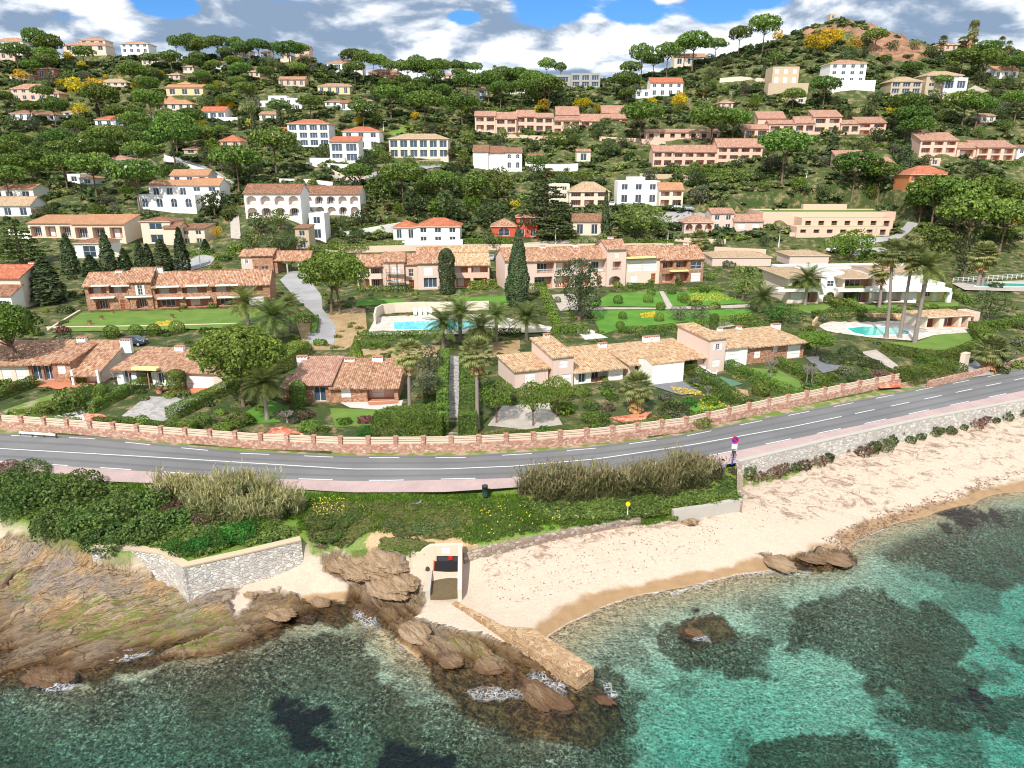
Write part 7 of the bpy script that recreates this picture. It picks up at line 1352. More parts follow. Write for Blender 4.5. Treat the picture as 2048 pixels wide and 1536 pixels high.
    for q in ([(190,1320),(230,1300),(300,1290),(310,1310),(240,1325)],[(1050,1350),(1075,1325),(1100,1330),(1130,1370),(1150,1400),(1110,1395),(1080,1365)],[(915,1385),(960,1370),(1060,1380),(1060,1400),(960,1398)],[(1185,1355),(1215,1365),(1250,1390),(1225,1400)],[(690,1215),(740,1225),(770,1260),(720,1250)],[(430,1225),(520,1210),(560,1240),(480,1250)],[(60,1365),(130,1360),(180,1375),(90,1385)],[(790,1275),(840,1285),(850,1320),(800,1300)],[(1380,1275),(1420,1270),(1420,1285),(1385,1285)],[(1540,1138),(1600,1142),(1640,1150),(1560,1156)]): foam_patch(q)
    # boulders
    def boulder(x, y, w, hk=.6, desc='weathered ochre boulder'):
        P = hit(x, y) or atz(x, y, 0); P = P if P.z > -.3 else atz(x, y, -.1); r = w/s_at(P)/2; bm = bmesh.new(); bmesh.ops.create_icosphere(bm, subdivisions=5, radius=1); sd = RND.uniform(0, 99)
        C = np.array([v.co[:] for v in bm.verts]); n1 = fbm(C[:, 0]*1.6+sd, C[:, 1]*1.9+C[:, 2]*2.1, 5); n2 = ridged(C[:, 0]*1.4+sd+C[:, 2], C[:, 1]*4.6+C[:, 2]*3, 5)
        for v, a, b in zip(bm.verts, n1, n2): v.co = v.co*(.50+.55*a+.42*b); v.co.z *= hk*.62
        me = bpy.data.meshes.new('boulder'); bm.to_mesh(me); bm.free(); me.materials.append(MAT['rock']); o = link('boulder', me); o.location = P; o.scale = (r*1.2, r*.85, r); o.rotation_euler = (RND.uniform(-.15, .15), RND.uniform(-.1, .1), RND.uniform(-.9, -.3)); o['category'] = 'rock'; o['group'] = 'boulders on the shore'; q = proj(P); TREES.append((o, desc, q[0], q[1]))
    for q in ((760,1130,90,.7),(720,1135,80,.6),(680,1125,60,.5),(780,1165,90,.5),(810,1160,50,.6),(90,1352,80,.4),(130,1355,50,.6),(1375,1040,34,.6),(1360,1030,26,.6),(1560,1127,50,.2),(1600,1133,40,.18),(1665,1116,60,.16),(1620,1118,44,.18),(830,1265,60,.4),(900,1320,50,.35),(1080,1395,70,.5),(1120,1410,50,.4),(1060,1370,40,.4),(980,1330,50,.35),(1210,1400,40,.35),(640,1205,34,.4),(560,1225,60,.35),(610,1235,40,.35),(1385,1268,34,.5),(500,1190,24,.5)): boulder(*q)
    # fallen trunk at the left edge
    A = hit(10, 1175); 
    if A is not None: m = MB(); m.tube([(0,0,.15),(-.3,1.2,.3),(.1,2.6,.25),(-.2,4.0,.4),(-.3,5.0,.3)], [.22,.2,.16,.12,.06], MAT['bark'], 8); m.tube([(-.3,1.2,.3),(.6,1.8,.4),(.9,2.3,.3)], [.1,.06,.03], MAT['bark'], 6); m.tube([(.1,2.6,.25),(-.9,3.0,.5)], [.08,.03], MAT['bark'], 6); o = m.build('driftwood_trunk'); o.location = A; tag(o, 'grey driftwood tree trunk stranded on the rocks at the left edge', 'driftwood')
def hill_cover():
    # undergrowth: nobody could count it
    T2 = [bush_template(64, .46) for _ in range(8)]; T1 = [bush_template(70, .34) for _ in range(6)]
    def field(name, n, y0, y1, x0, x1, sc, mat, lab, dens=None, T_=T2, zs=.8):
        Y = np.sqrt(rng.uniform(y0**2, y1**2, n)); X = rng.uniform(-1, 1, n)*(.78*Y+22); k = free(X, Y, .7); X, Y = X[k], Y[k]; q = proj_np(X, Y)
        if dens is not None: d = dens(X, Y, *q); k = rng.uniform(0, 1, len(X)) < d; X, Y = X[k], Y[k]
        Zs = Zland(X, Y)-.15; o = scatter_mesh(name, mat, np.stack([X, Y, Zs], 1), T_, rng.uniform(.55, 1.35, len(X))*sc, rng.uniform(.6, 1.2, len(X))*zs); tag(o, lab, 'undergrowth')
    rockfree = lambda X, Y, px, py: np.where((px > 1690) & (px < 1860) & (py > 55) & (py < 135), .12, 1)
    field('hillside_scrub', 7600, 205, 460, -1, 1, 2.1, 'scrub leaves', 'grey-green scrub covering the hillside between the houses', lambda X, Y, px, py: np.clip((fbm(X*.06, Y*.06, 3)-.28)*4, .15, 1)*rockfree(X, Y, px, py))
    field('hillside_maquis', 7000, 205, 440, -1, 1, 2.3, 'dark leaves', 'dark maquis thickets covering the hillside', lambda X, Y, px, py: np.clip((.62-fbm(X*.06, Y*.06, 3))*4, .15, 1)*rockfree(X, Y, px, py))
    field('hillside_thicket', 5200, 205, 420, -1, 1, 1.7, 'green leaves', 'fresh green thickets on the slopes', lambda X, Y, px, py: np.clip((fbm(X*.04+9, Y*.04, 3)-.4)*5, .05, 1)*rockfree(X, Y, px, py))
    field('ridge_wood', 1300, 372, 432, -1, 1, 3.3, 'dark leaves', 'dense dark wood running along the skyline ridge', lambda X, Y, px, py: np.where((px > 1560) & (px < 1900), 0, 1)*np.clip((fbm(X*.05+3, Y*.05, 3)-.3)*5, .1, 1), T2, .9)
    field('garden_undergrowth', 5200, 73, 205, -1, 1, .8, 'green leaves', 'low mixed planting filling the gardens', lambda X, Y, px, py: np.clip((fbm(X*.12, Y*.12, 3)-.40)*5, 0, .75)*(Y > R_wall(np.clip(X, -90, 90))+1.4), T1, .6)
    field('garden_planting', 3000, 73, 205, -1, 1, .7, 'dark leaves', 'darker low planting in the gardens', lambda X, Y, px, py: np.clip((.55-fbm(X*.12, Y*.12, 3))*5, 0, .55)*(Y > R_wall(np.clip(X, -90, 90))+1.4), T1, .6)
def proj_np(X, Y): return pxarr(X, Y, Zland(X, Y))
# ------------------------------------------------------------------ planting, read off the photograph
Z1 = 2.9257
def c1(x, y): return x/Z1, y/Z1
def c2(x, y): return 680+x/Z1, y/Z1
def c3(x, y): return 1348+x/Z1, y/Z1
def planting():
    UMF = [umbrella(i, mat='far pine needles') for i in range(5)]; UMD = UMF[:2]
    RD_ = [rounded(i, m) for i, m in enumerate(('dark leaves', 'green leaves', 'dark leaves', 'scrub leaves', 'green leaves', 'olive leaves'))]; RB = [rounded(20+i, 'bright leaves') for i in range(2)]; RY = [rounded(30+i, 'yellow leaves', R=2.6, H=4.6) for i in range(2)]
    CY = [column(i, H=9, R=1.0, per=90, size=.4) for i in range(3)]; PF = [fan_palm(50+i, H=4.2, R=1.7, skirt=1.2) for i in range(2)]; PD = [date_palm(60, H=3.6, R=2.6, fr=30, fine=False)]
    def tr(t): return [('crown', t[0]), ('trunk', t[1])]
    def umb(c, x, y, w, dark=False):
        px, py = c(x, y); w = w/Z1*1.22; P = hit(px, py+w*.72)
        if P is None or P.y > 520:
            for dy in (w, w*1.3, w*1.7, w*2.2, w*3):
                P = hit(px, py+dy)
                if P is not None and P.y < 520: break
        if P is None: return
        s = s_at(P); k = w/s/10.4; t = UMF[RND.randrange(5)]
        top_z = aty(px, py-w*.24, P.y).z; hz = (top_z-P.z)/9.2; hz = min(max(hz, k*.75), k*1.6)
        put('umbrella_pine', px, py, tr(t), (k, k, hz), 'umbrella pine', 'pine tree', 'umbrella pines on the hillside', P=P)
    L1 = [(232,210,110),(310,248,125),(110,300,135),(285,285,110),(290,320,120),(290,355,120),(200,385,100),(1040,240,75),(1120,232,90),(1180,255,105),(1280,255,120),(1385,248,85),(1430,285,110),(1520,270,120),(1605,275,60),(1700,295,150),(1760,290,100),(1140,290,80),(880,345,90),(1010,335,110),(790,420,150),(1140,370,90),(1170,335,90),(1260,380,80),(1330,310,90),(1380,360,90),(1420,405,110),(1190,440,80),(1400,475,80),(1450,520,110),(880,490,120),(830,545,80),(600,560,180),(270,540,110),(40,570,100),(1240,520,70),(890,580,150),(330,620,140),(190,630,110),(790,650,100),(690,655,100),(990,680,120),(1130,690,150),(800,710,150),(840,760,110),(1040,730,200),(1030,800,220),(1210,775,120),(630,800,180),(810,820,150),(370,810,150),(120,830,140),(70,880,160),(540,870,200),(370,880,150),(690,880,100),(240,920,170),(840,885,160),(400,960,190),(570,975,220),(90,960,160),(60,1030,180),(200,980,120),(820,1020,240),(1620,830,230),(1400,930,220),(1300,920,100),(1640,625,110),(500,310,110),(450,740,100),(690,765,90),(930,620,80),(1330,585,90),(1560,420,90),(1820,600,120),(1750,400,90),(1300,760,80)]
    for q in L1: umb(c1, *q)
    L2 = [(80,330,120),(140,330,90),(200,345,70),(240,350,80),(290,345,70),(365,345,70),(455,365,100),(400,400,120),(490,410,130),(560,385,110),(610,385,90),(680,385,80),(735,390,70),(793,392,70),(90,400,110),(370,470,90),(560,440,100),(280,490,90),(340,500,70),(480,480,90),(700,430,80),(745,475,140),(870,475,160),(1210,375,90),(1290,390,60),(960,430,110),(1040,440,120),(1120,460,130),(1200,480,130),(1220,510,160),(1060,520,140),(940,520,130),(300,555,160),(440,535,150),(500,600,190),(715,605,160),(140,635,140),(590,530,110),(600,520,80),(1760,305,120),(1910,300,130),(2010,265,110),(1830,360,110),(1700,400,110),(1670,470,140),(1755,670,210),(120,1010,150),(370,1030,210),(600,1060,160),(790,1080,150),(1150,950,110),(1680,545,90)]
    for q in L2: umb(c2, *q)
    L3 = [(105,255,190),(240,265,110),(375,195,110),(515,145,150),(1170,210,120),(1820,280,120),(1670,335,150),(1810,345,160),(1340,610,180),(1370,680,170),(1400,740,170),(690,560,120),(870,500,150),(1680,595,180),(1760,620,160),(1990,580,150),(210,700,220),(340,700,160),(630,850,250),(1040,970,220),(1190,1010,180),(1970,370,110),(1340,600,110),(1380,400,110),(2030,340,80),(1560,470,90)]
    for q in L3: umb(c3, *q)
    for x, y, w in ((1500,1150,260),(1640,1180,260),(1800,1150,240),(1960,1180,200),(1430,1210,160)): umb(c3, x, y-30, w)
    umb(c3, 1700, 1250, 300); umb(c3, 1900, 1260, 260)
    def ytree(c, x, y, w, protos, desc, cat, grp, hk=1.0, rad=3.1):
        px, py = c(x, y); w = w/Z1; P = hit(px, py+w*.45)
        if P is None: P = hit(px, py+w*1.2)
        if P is None: return
        k = w/s_at(P)/(2*rad); put(protos[2], px, py, tr(RND.choice(protos[0])), (k, k, k*hk), desc, cat, grp, P=P)
    for c, L in ((c1, [(490,390,60),(120,445,80),(360,490,60),(450,510,110),(560,510,110),(400,335,60),(710,430,40),(620,450,30),(940,430,40),(800,510,60),(480,650,90),(1190,310,40),(1180,720,60),(1300,620,60),(1350,620,60),(1460,720,45),(1270,495,40),(500,520,70)]), (c2, [(1130,425,60),(655,450,40),(1400,620,90),(1195,620,80),(1440,600,60),(440,680,50),(1980,580,80),(1820,600,60),(1500,640,60),(1025,1200,60),(110,710,60),(1160,640,50)]), (c3, [(610,160,70),(800,255,110),(900,225,110),(960,215,80),(1050,270,100),(860,260,90),(1290,650,90),(30,600,90),(1350,580,60),(2000,1270,120)])):
        for q in L: ytree(c, *q, (RY, 0, 'mimosa_tree'), 'yellow flowering mimosa', 'mimosa tree', 'mimosas in flower', 1, 2.5)
    for c, L in ((c1, [(1255,860,90),(570,1230,90),(750,1120,80),(1060,490,50),(1340,480,50)]), (c2, [(770,1200,120),(740,640,60),(1240,820,90),(590,1230,130),(340,1230,80),(1300,830,80)]), (c3, [(980,470,50),(1150,1120,90),(470,600,80),(720,1080,100)])):
        for q in L: ytree(c, *q, (RB, 0, 'broadleaf_tree'), 'bright yellow-green leafy tree', 'tree', 'bright leafy trees')
    CYL = [(509,272,218,10),(560,255,208,12),(197,233,205,8),(748,214,174,8),(1661,327,253,24),(1703,318,290,9),(1610,303,266,10),(1803,378,280,28),(1891,402,342,22),(1526,162,120,8),(1427,102,70,5),(2035,412,370,18),(1210,472,381,17),(1335,127,92,5),(604,448,400,6),(1290,135,118,5),(808,408,380,9),(845,408,388,8),(1800,330,300,18),(460,255,240,7),(480,262,238,7),
        (143,547,468,32),(219,543,460,28),(252,541,497,26),(284,540,480,22),(300,541,488,24),(328,540,478,36),(367,542,455,27),(100,606,516,60),(185,552,510,34),(412,505,478,18)]
    for i, (x, y, t, w) in enumerate(CYL):
        P = hit(x, y)
        if P is None: continue
        s = s_at(P); h = aty(x, t, P.y).z-P.z; k = w/s/2; put('cypress', x, y, tr(CY[i % 3]), (k, k, max(h, 1.5)/9), 'dark upright cypress', 'cypress', 'cypresses', P=P)
    # near cypresses, clipped cones
    def col(x, y, t, w, desc, proto, cat='cypress', n=9):
        P = hit(x, y); s = s_at(P); h = aty(x, t, P.y).z-P.z; k = w/s/2; return put('cypress' if cat == 'cypress' else 'topiary', x, y, tr(proto), (k, k, h/n), desc, cat, None, P=P)
    big = column(20, H=9, R=1, per=900, size=.16, bulge=.55)
    col(1036,612,455,40,'very tall twin-topped column cypress', big); col(1030,608,490,36,'shorter half of the tall cypress pair', big); col(895,587,497,31,'round-topped column cypress', column(21, H=9, R=1, per=700, size=.17, top=1))
    cone = column(22, 'hedge leaves', H=4, R=1, per=900, size=.12, top=2); rt = column(23, 'hedge leaves', H=4, R=1, per=900, size=.12, top=1)
    col(714,722,672,34,'clipped green cone', cone, 'topiary', 4); col(599,812,762,29,'tapered clipped green column', column(24,'hedge leaves',H=4,R=1,per=900,size=.12,top=1), 'topiary', 4); col(205,806,768,27,'rounded clipped green column', rt, 'topiary', 4); col(1427,660,627,17,'narrow clipped green column', rt, 'topiary', 4); col(1706,607,573,14,'narrow green garden column', rt, 'topiary', 4); col(355,782,740,36,'ivy-covered rounded arch bush', rt, 'topiary', 4)
    # cedar and big round trees
    def tree(x, y, top, w, t, kind, desc, cat, Hh, Rr, z=None):
        P = hit(x, y); s = s_at(P); h = aty(x, top, P.y).z-P.z; k = w/s/2/Rr; return put(kind, x, y, tr(t), (k, k, h/Hh), desc, cat, None, P=P)
    tree(1090,470,352,140,cedar(0),'cedar_tree','large tiered dark cedar','cedar',12,5); tree(1110,478,425,95,cedar(1),'cedar_tree','lower spreading cedar half','cedar',12,5); tree(1945,378,308,50,cedar(2,R=4),'cedar_tree','dark dense conical conifer','conifer',12,4.5)
    tree(1280,474,410,116,rounded(50,'green leaves',R=4,H=6,n=34,per=70,size=.3),'round_tree','broad dense round-topped green tree','tree',6,4.0)
    tree(1700,520,462,95,rounded(51,'bright leaves',R=4,H=6,n=34,per=60,size=.3),'mimosa_tree','large yellow-green mimosa','mimosa tree',6,4.0)
    tree(1158,640,512,98,rounded(52,'cypress leaves',R=4,H=9,n=40,per=90,size=.24,zf=1.0),'round_tree','tall broad grey-green tree on bare trunks','tree',9,4.0)
    tree(45,532,440,110,cedar(3,mat='green leaves'),'pine_tree','big shaggy pine','pine tree',12,5); tree(60,592,535,36,rounded(53,'olive leaves',R=3,H=6,per=30),'olive_tree','pale grey olive tree','olive tree',6,3)
    for x, y, top, w, d, m in ((1385,556,500,45,'pale feathery olive','olive leaves'),(1485,598,530,75,'light green loose garden tree','green leaves'),(1560,645,608,72,'dense blue-green dome shrub','glossy green leaves'),(1400,640,612,50,'pale round garden shrub','olive leaves'),(1360,640,610,48,'pale round shrub left of another','olive leaves'),(1975,640,580,70,'dense dark rounded tree','dark leaves'),(1860,520,452,90,'large dark rounded pine','green leaves'),(1925,560,465,70,'tall dark rounded pine','dark leaves'),(435,478,450,26,'orange-leaved small tree','yellow leaves'),(690,470,430,30,'small dark tree','dark leaves'),(860,762,690,60,'grey-green olive tree','olive leaves'),(855,800,745,66,'broad olive tree beside the steps','olive leaves'),(1996,742,690,50,'olive tree by the right road wall','olive leaves'),(560,500,468,60,'dark leafy tree','dark leaves'),(590,505,470,50,'dark green tree above the gatehouse','dark leaves'),(505,505,462,50,'mid green leafy tree','green leaves')):
        t = rounded(60+int(x) % 37, m, R=3, H=6, n=26, per=60, size=.3); tree(x, y, top, w, t, 'garden_tree', d, 'tree', 6, 3.1)
    # near stone pines
    fp = [umbrella(70, True, per=170, b0=.42, n=120), umbrella(71, True, b0=.48, per=160, tcount=2, n=110), umbrella(72, True, lean=-3.2, per=150, b0=.55)]
    def pine(x, y, top, w, i, desc, Rr=5.2, Hh=9.9, yaw=None, t=None):
        P = hit(x, y); s = s_at(P); h = aty(x, top, P.y).z-P.z; k = w/s/2/Rr; put('stone_pine', x, y, tr(t or fp[i]), (k, k, h/Hh), desc, 'pine tree', None, P=P, yaw=yaw)
    pine(487,812,650,185,0,'large dense round stone pine'); pine(672,628,500,140,1,'twin-trunked stone pine beside the drive',yaw=.3); pine(62,758,603,150,2,'leaning stone pine with bare curved trunk',yaw=0)
    pine(1632,713,662,74,0,'small dark flat-topped pine'); 
    sp = umbrella(75, True, R=4, H=6.5, b0=.42, per=75)
    for x, y, top, w in ((993,846,745,74),(1066,852,748,70),(1113,835,738,62)): pine(x, y, top, w, 0, 'slender open-crowned pine over white gravel', 4.2, 7.6, t=sp)
    # palms
    DP = [date_palm(i) for i in range(3)]
    def dp(x, y, w, bx, by, fruit=False):
        P = hit(bx, by); s = s_at(P); H = aty(x, y, P.y).z-P.z; k = w/s/4.5; i = RND.randrange(3); t = date_palm(200+int(x), H=max(H, .8)/k, R=2.75)
        pr = [('fronds', t[0]), ('trunk', t[1])]+([('fruit', t[2])] if fruit else []); put('date_palm', x, y, pr, k, 'feathery date palm', 'palm tree', 'date palms in the gardens', P=P)
    for q in ((497,606,74,497,650),(551,634,90,552,684),(583,608,52,583,662),(533,768,88,535,840),(886,646,72,887,697,True),(921,628,84,921,682),(962,656,74,962,704),(992,632,66,993,684),(1056,635,72,1053,680,True),(1612,558,64,1610,610),(1525,596,64,1525,622),(1864,536,80,1829,686,True)): dp(*q)
    def fpalm(x, y, w, bx, by, skirt=.6, desc='tall fan palm'):
        P = hit(bx, by); s = s_at(P); Q = aty(x, y, P.y); H = Q.z-P.z; k = w/s/3.4; t = fan_palm(300+int(x), H=max(H, .8)/k, R=1.8, skirt=skirt, bend=(Q.x-P.x)/k)
        put('fan_palm', x, y, [('fronds', t[0]), ('trunk', t[1]), ('dead_skirt', t[2])], k, desc, 'palm tree', 'fan palms', P=P, yaw=0)
    for q in ((817,708,66,820,840,.8),(953,706,70,955,857,.8),(1784,504,56,1772,676,.7),(1826,510,58,1799,676,.6),(1765,540,50,1758,618,.8),(1968,510,58,1955,572,.7),(1972,514,50,1964,572,.7)): fpalm(*q)
    for q in ((1274,772,66,1272,826,1.5),(1985,700,66,1976,742,1.5),(1398,478,40,1398,500,1),(700,500,1,1,1,1)):
        if q[2] > 5: fpalm(*q, desc='short shaggy fan palm')
    for c, L in ((c2, [(400,740,60),(440,730,55),(475,745,60),(510,725,55),(545,735,60),(580,740,60),(615,730,60),(665,760,60),(735,750,60),(215,850,70),(250,850,70),(640,890,80),(700,950,80),(1065,890,70),(1225,1000,70),(1400,900,50),(905,400,34),(270,1190,70),(150,1210,70)]), (c1, [(1835,350,60),(1200,460,90),(1500,1200,45)]), (c3, [(1715,180,60),(1740,170,50),(1730,215,60),(1690,235,90),(1905,240,50),(1945,265,50),(1740,260,60),(1560,240,60),(170,520,80),(900,630,60),(970,640,60),(1440,1200,100),(1170,960,70),(1780,1130,80)])):
        for x, y, w in L:
            px, py = c(x, y); w = w/Z1; P = hit(px, py+w*.7) or hit(px, py+w*1.6) or hit(px, py+w*3)
            if P is None: continue
            s = s_at(P); k = w/s/3.6; H = max(1.2, aty(px, py, P.y).z-P.z); put('fan_palm', px, py, [('fronds', PF[0][0]), ('trunk', PF[0][1]), ('dead_skirt', PF[0][2])], (k, k, H/4.2), 'hillside palm', 'palm tree', 'palms on the hillside', P=P)
    # broadleaf trees filling the slopes
    n = 0; cand = []
    rr = np.random.default_rng(5); PXY = np.stack([rr.uniform(-60, 2110, 2600), rr.uniform(95, 505, 2600)], 1); Hh = hits(PXY)
    okm = ~np.isnan(Hh[:, 0]); Hh = Hh[okm]; okf = free(Hh[:, 0], Hh[:, 1], 2.6) & (Hh[:, 1] > 195) & (Hh[:, 1] < 430); Hh = Hh[okf]; taken = [(t[0].location.x, t[0].location.y) for t in TREES]
    for p in Hh:
        if n >= 268: break
        if any((p[0]-a)**2+(p[1]-b)**2 < 12 for a, b in taken): continue
        s = s_at(p); k = RND.uniform(.55, 1.15)*(.75 if p[1] < 230 else 1); i = RND.choice((0, 1, 2, 2, 0, 3, 4, 5)); t = RD_[i]
        put('broadleaf_tree', 0, 0, tr(t), (k, k, k*RND.uniform(.8, 1.1)), ('dark green leafy tree', 'mid green leafy tree', 'dark green leafy tree', 'olive green bushy tree', 'mid green leafy tree', 'grey-green leafy tree')[i], 'tree', 'broadleaf trees on the slopes', P=Vector(p)); taken.append((p[0], p[1])); n += 1
    # ---- hedges
    for i, (pts, w, h) in enumerate([([(-20,806),(70,772)],1.3,1.3),([(20,838),(100,828),(155,806)],1.1,.9),([(-20,838),(155,848)],1.0,.6),([(180,826),(250,790),(328,757)],1.3,1.2),([(345,838),(410,805),(478,775)],1.6,1.3),([(500,770),(560,740),(602,708)],2.6,2.0),
        ([(155,768),(175,758)],1.6,1.0),([(886,866),(886,790),(891,728)],1.2,2.3),([(936,870),(937,800),(934,735)],1.9,2.3),([(750,868),(884,868)],3.0,2.2),([(800,850),(880,846)],2.2,1.9),([(190,850),(350,862)],1.2,.8),([(350,862),(390,866)],1.4,1.2),
        ([(1367,738),(1430,778),(1492,820)],1.5,1.3),([(1457,738),(1530,772),(1600,800)],1.4,1.2),([(1556,732),(1600,752),(1645,776)],1.4,1.3),([(1460,826),(1560,806),(1640,786)],1.2,.7),([(1250,860),(1330,848),(1450,828)],1.2,.7),([(980,880),(1130,872),(1210,862)],1.2,.7),
        ([(1805,762),(1860,756),(1912,748)],3.0,1.6),([(1765,702),(1830,716),(1884,722),(1918,712),(1960,694)],1.6,1.3),([(1833,722),(1870,732),(1908,742)],1.6,1.1),([(1948,664),(1965,685),(1975,700)],2.0,1.8),([(1950,660),(2000,655),(2060,642)],2.2,1.2),
        ([(716,676),(800,675),(886,672)],1.0,1.0),([(940,670),(1040,669)],1.0,1.0),([(715,584),(822,583)],1.3,1.2),([(940,580),(992,576)],1.5,1.8),([(1056,578),(1092,577)],1.3,1.3),([(1087,585),(1100,620),(1117,664)],1.4,1.1),([(1109,666),(1170,666)],1.4,1.3),([(1213,560),(1240,578)],1.2,1.0),([(1254,577),(1306,577)],1.2,1.1),([(1278,558),(1304,570)],1.0,.9),([(1342,556),(1362,572)],1.0,.9),([(1240,667),(1380,660)],1.2,1.0),
        ([(585,645),(625,643)],2.0,1.4),([(628,668),(632,640)],1.0,.9),([(1641,596),(1684,620)],1.6,1.3),([(1684,604),(1723,628)],1.6,1.3),([(1628,638),(1680,634),(1725,630)],1.8,1.3),([(1727,628),(1820,628)],1.4,1.0),([(1890,586),(1920,600),(1940,612)],1.4,1.2),([(1852,620),(1915,620)],1.0,.6),
        ([(926,487),(1022,487)],1.4,1.4),([(1143,488),(1345,489)],1.4,1.3),([(620,500),(806,495)],1.3,1.2),([(1348,352),(1450,354),(1553,357)],1.5,1.2),([(1107,356),(1186,356)],1.5,2.0),([(745,331),(885,331)],1.3,1.4),([(1735,520),(1790,505)],1.3,1.2),([(1382,585),(1440,581)],1.1,.9),([(1100,480),(1140,478)],1.3,1.2),([(370,512),(425,508)],1.2,1.1),
        ([(720,690),(775,698)],1.6,.8),([(430,520),(470,512)],1.4,1.2),([(1395,655),(1440,650),(1500,640)],2.0,1.2),([(1950,470),(2050,470)],2,1.5),([(1640,290),(1800,296)],1.5,1.2),([(1850,322),(2040,330)],1.5,1.2),([(1500,277),(1770,283)],1.3,1.0),([(1150,276),(1270,280)],1.3,1.0),([(1305,340),(1520,344)],1.2,1.0)]): hedge(pts, w, h, None)
    # ---- garden bushes, one by one
    BM = {'g': bush(1, 'hedge leaves'), 'd': bush(2, 'dark leaves'), 'o': bush(3, 'olive leaves'), 'b': bush(4, 'bright leaves', n=7), 'p': bush(5, 'purple leaves'), 's': bush(6, 'shore leaves', per=60, size=.16), 'r': bush(7, 'brown twigs', per=40), 'G': bush(8, 'glossy green leaves', per=50, size=.17)}; BIG = {k: bush(30+i, m, per=190, size=.085, n=14) for i, (k, m) in enumerate((('s', 'shore leaves'), ('d', 'dark leaves'), ('g', 'hedge leaves'), ('G', 'glossy green leaves'), ('o', 'olive leaves'), ('r', 'brown twigs')))}; BALL = ball('hedge leaves')
    NM = {'g': 'green garden shrub', 'd': 'dark green garden shrub', 'o': 'grey-green garden shrub', 'b': 'bright green garden shrub', 'p': 'reddish garden shrub', 's': 'dense shore shrub', 'r': 'brown twiggy shrub', 'G': 'glossy green shrub', 'B': 'clipped ball bush'}
    def bs(k, x, y, w, hk=.95, grp=None):
        P = hit(x, y)
        if P is None: return
        r = w/s_at(P)/2; single('ball_bush' if k == 'B' else 'shrub', x, y, BALL if k == 'B' else (BIG if w > 42 and k in BIG else BM)[k], (r, r, r*hk), NM[k], 'bush', grp or 'shrubs', P=P-Vector((0, 0, r*.1)))
    for x, y, w in ((1236,607,20),(1296,605,21),(1245,638,18),(1318,642,20),(1321,620,19),(1343,588,20),(1302,590,18),(1365,602,22),(1240,657,18),(1420,560,18),(224,675,30),(273,672,28),(309,671,28),(355,666,30),(240,617,20),(1408,585,20),(1170,668,20),(1115,605,14),(1521,790,36),(145,826,62),(175,800,40),(285,858,34),(258,854,26),(407,852,34),(1370,606,20)): bs('B', x, y, w, 1.0, 'clipped ball bushes')
    for k, x, y, w in [('o',262,820,0),('g',366,617,18),('g',426,615,24),('o',130,690,50),('o',160,690,40),('g',95,818,44),('g',290,800,22),('g',340,795,26),('o',235,845,28),('d',455,850,30),('g',480,848,60),('g',445,862,44),('b',498,845,30),('o',565,835,45),('g',620,860,50),('b',690,848,34),('b',650,862,26),('G',735,870,44),('p',730,845,38),('g',790,840,70),('g',840,852,60),('g',865,815,46),('g',930,700,24),('d',965,770,50),('d',1020,800,40),('b',1125,825,58),('G',1090,862,30),('g',1190,845,60),('g',1160,790,48),('d',1215,780,40),('r',1215,820,34),('b',1225,800,30),('g',1250,735,34),('b',1420,808,40),('d',1350,830,70),('d',1315,840,50),('o',1330,800,36),('g',1400,850,50),('g',1600,800,30),('d',1620,780,40),('b',1660,760,34),('o',1690,748,40),('d',1665,725,52),('d',1700,715,60),('d',1740,735,52),('d',1720,765,60),('r',1760,755,44),('g',1775,762,30),('o',1570,700,40),('g',1600,680,44),('d',1560,670,40),('g',1520,660,50),('o',1640,640,30),('d',1480,640,30),('g',1430,615,30),('g',1390,612,34),('d',1490,545,34),('g',1530,570,30),('o',1458,535,34),('g',1450,520,24),('b',1740,515,40),('g',1770,520,36),('d',1990,575,30),('d',2010,650,50),('o',2030,690,40),('g',2040,735,40),('d',2000,745,34),('g',700,655,14),('g',712,690,18),('g',745,720,30),('d',770,715,26),('g',640,690,34),('g',610,700,40),('b',590,680,26),('g',560,700,28),('d',735,730,30),('b',700,735,24),('g',825,720,30),('d',900,600,20),('g',1010,560,22),('g',1060,600,18),('o',1095,600,16),('d',1085,630,20),('g',1140,630,18),('b',1145,640,16),('d',1180,580,16),('g',640,560,16),('g',655,600,14),('d',170,606,24),('d',130,625,40),('d',40,700,30),('g',10,770,34),('d',60,690,40),('o',420,455,40),('d',320,450,30),('g',470,500,34),('d',450,520,30),('g',640,470,20),('b',625,420,16),('o',290,430,30),('d',230,430,34),('o',210,410,40),('g',380,470,18),('r',85,430,44),('o',30,610,24),('r',1265,745,30),('r',1188,762,24),('d',1130,778,30),('o',905,735,18),('g',520,820,26),('r',610,835,40),('o',590,845,24),('g',820,870,40),('d',540,700,22),('g',1210,760,22),('b',1510,710,16),('g',1545,745,24),('b',1590,745,20),('o',1530,790,20),('g',1440,800,30)]:
        if w: bs(k, x, y, w)
    for x, y, t, w in ((230,768,735,44),(95,748,715,30),(1415,792,765,22),(1540,760,700,34),(1612,772,715,26),(1622,772,718,24),(1195,560,530,10),(985,595,570,10),(575,845,815,40),(760,520,500,16)):
        P = hit(x, y); s = s_at(P); k = w/s/3; h = (aty(x, t, P.y).z-P.z)/2.9; put('bare_tree', x, y, [('branches', bare(int(x))[1])], (k, k, h), 'leafless grey-branched tree', 'tree', 'bare pruned trees', P=P)
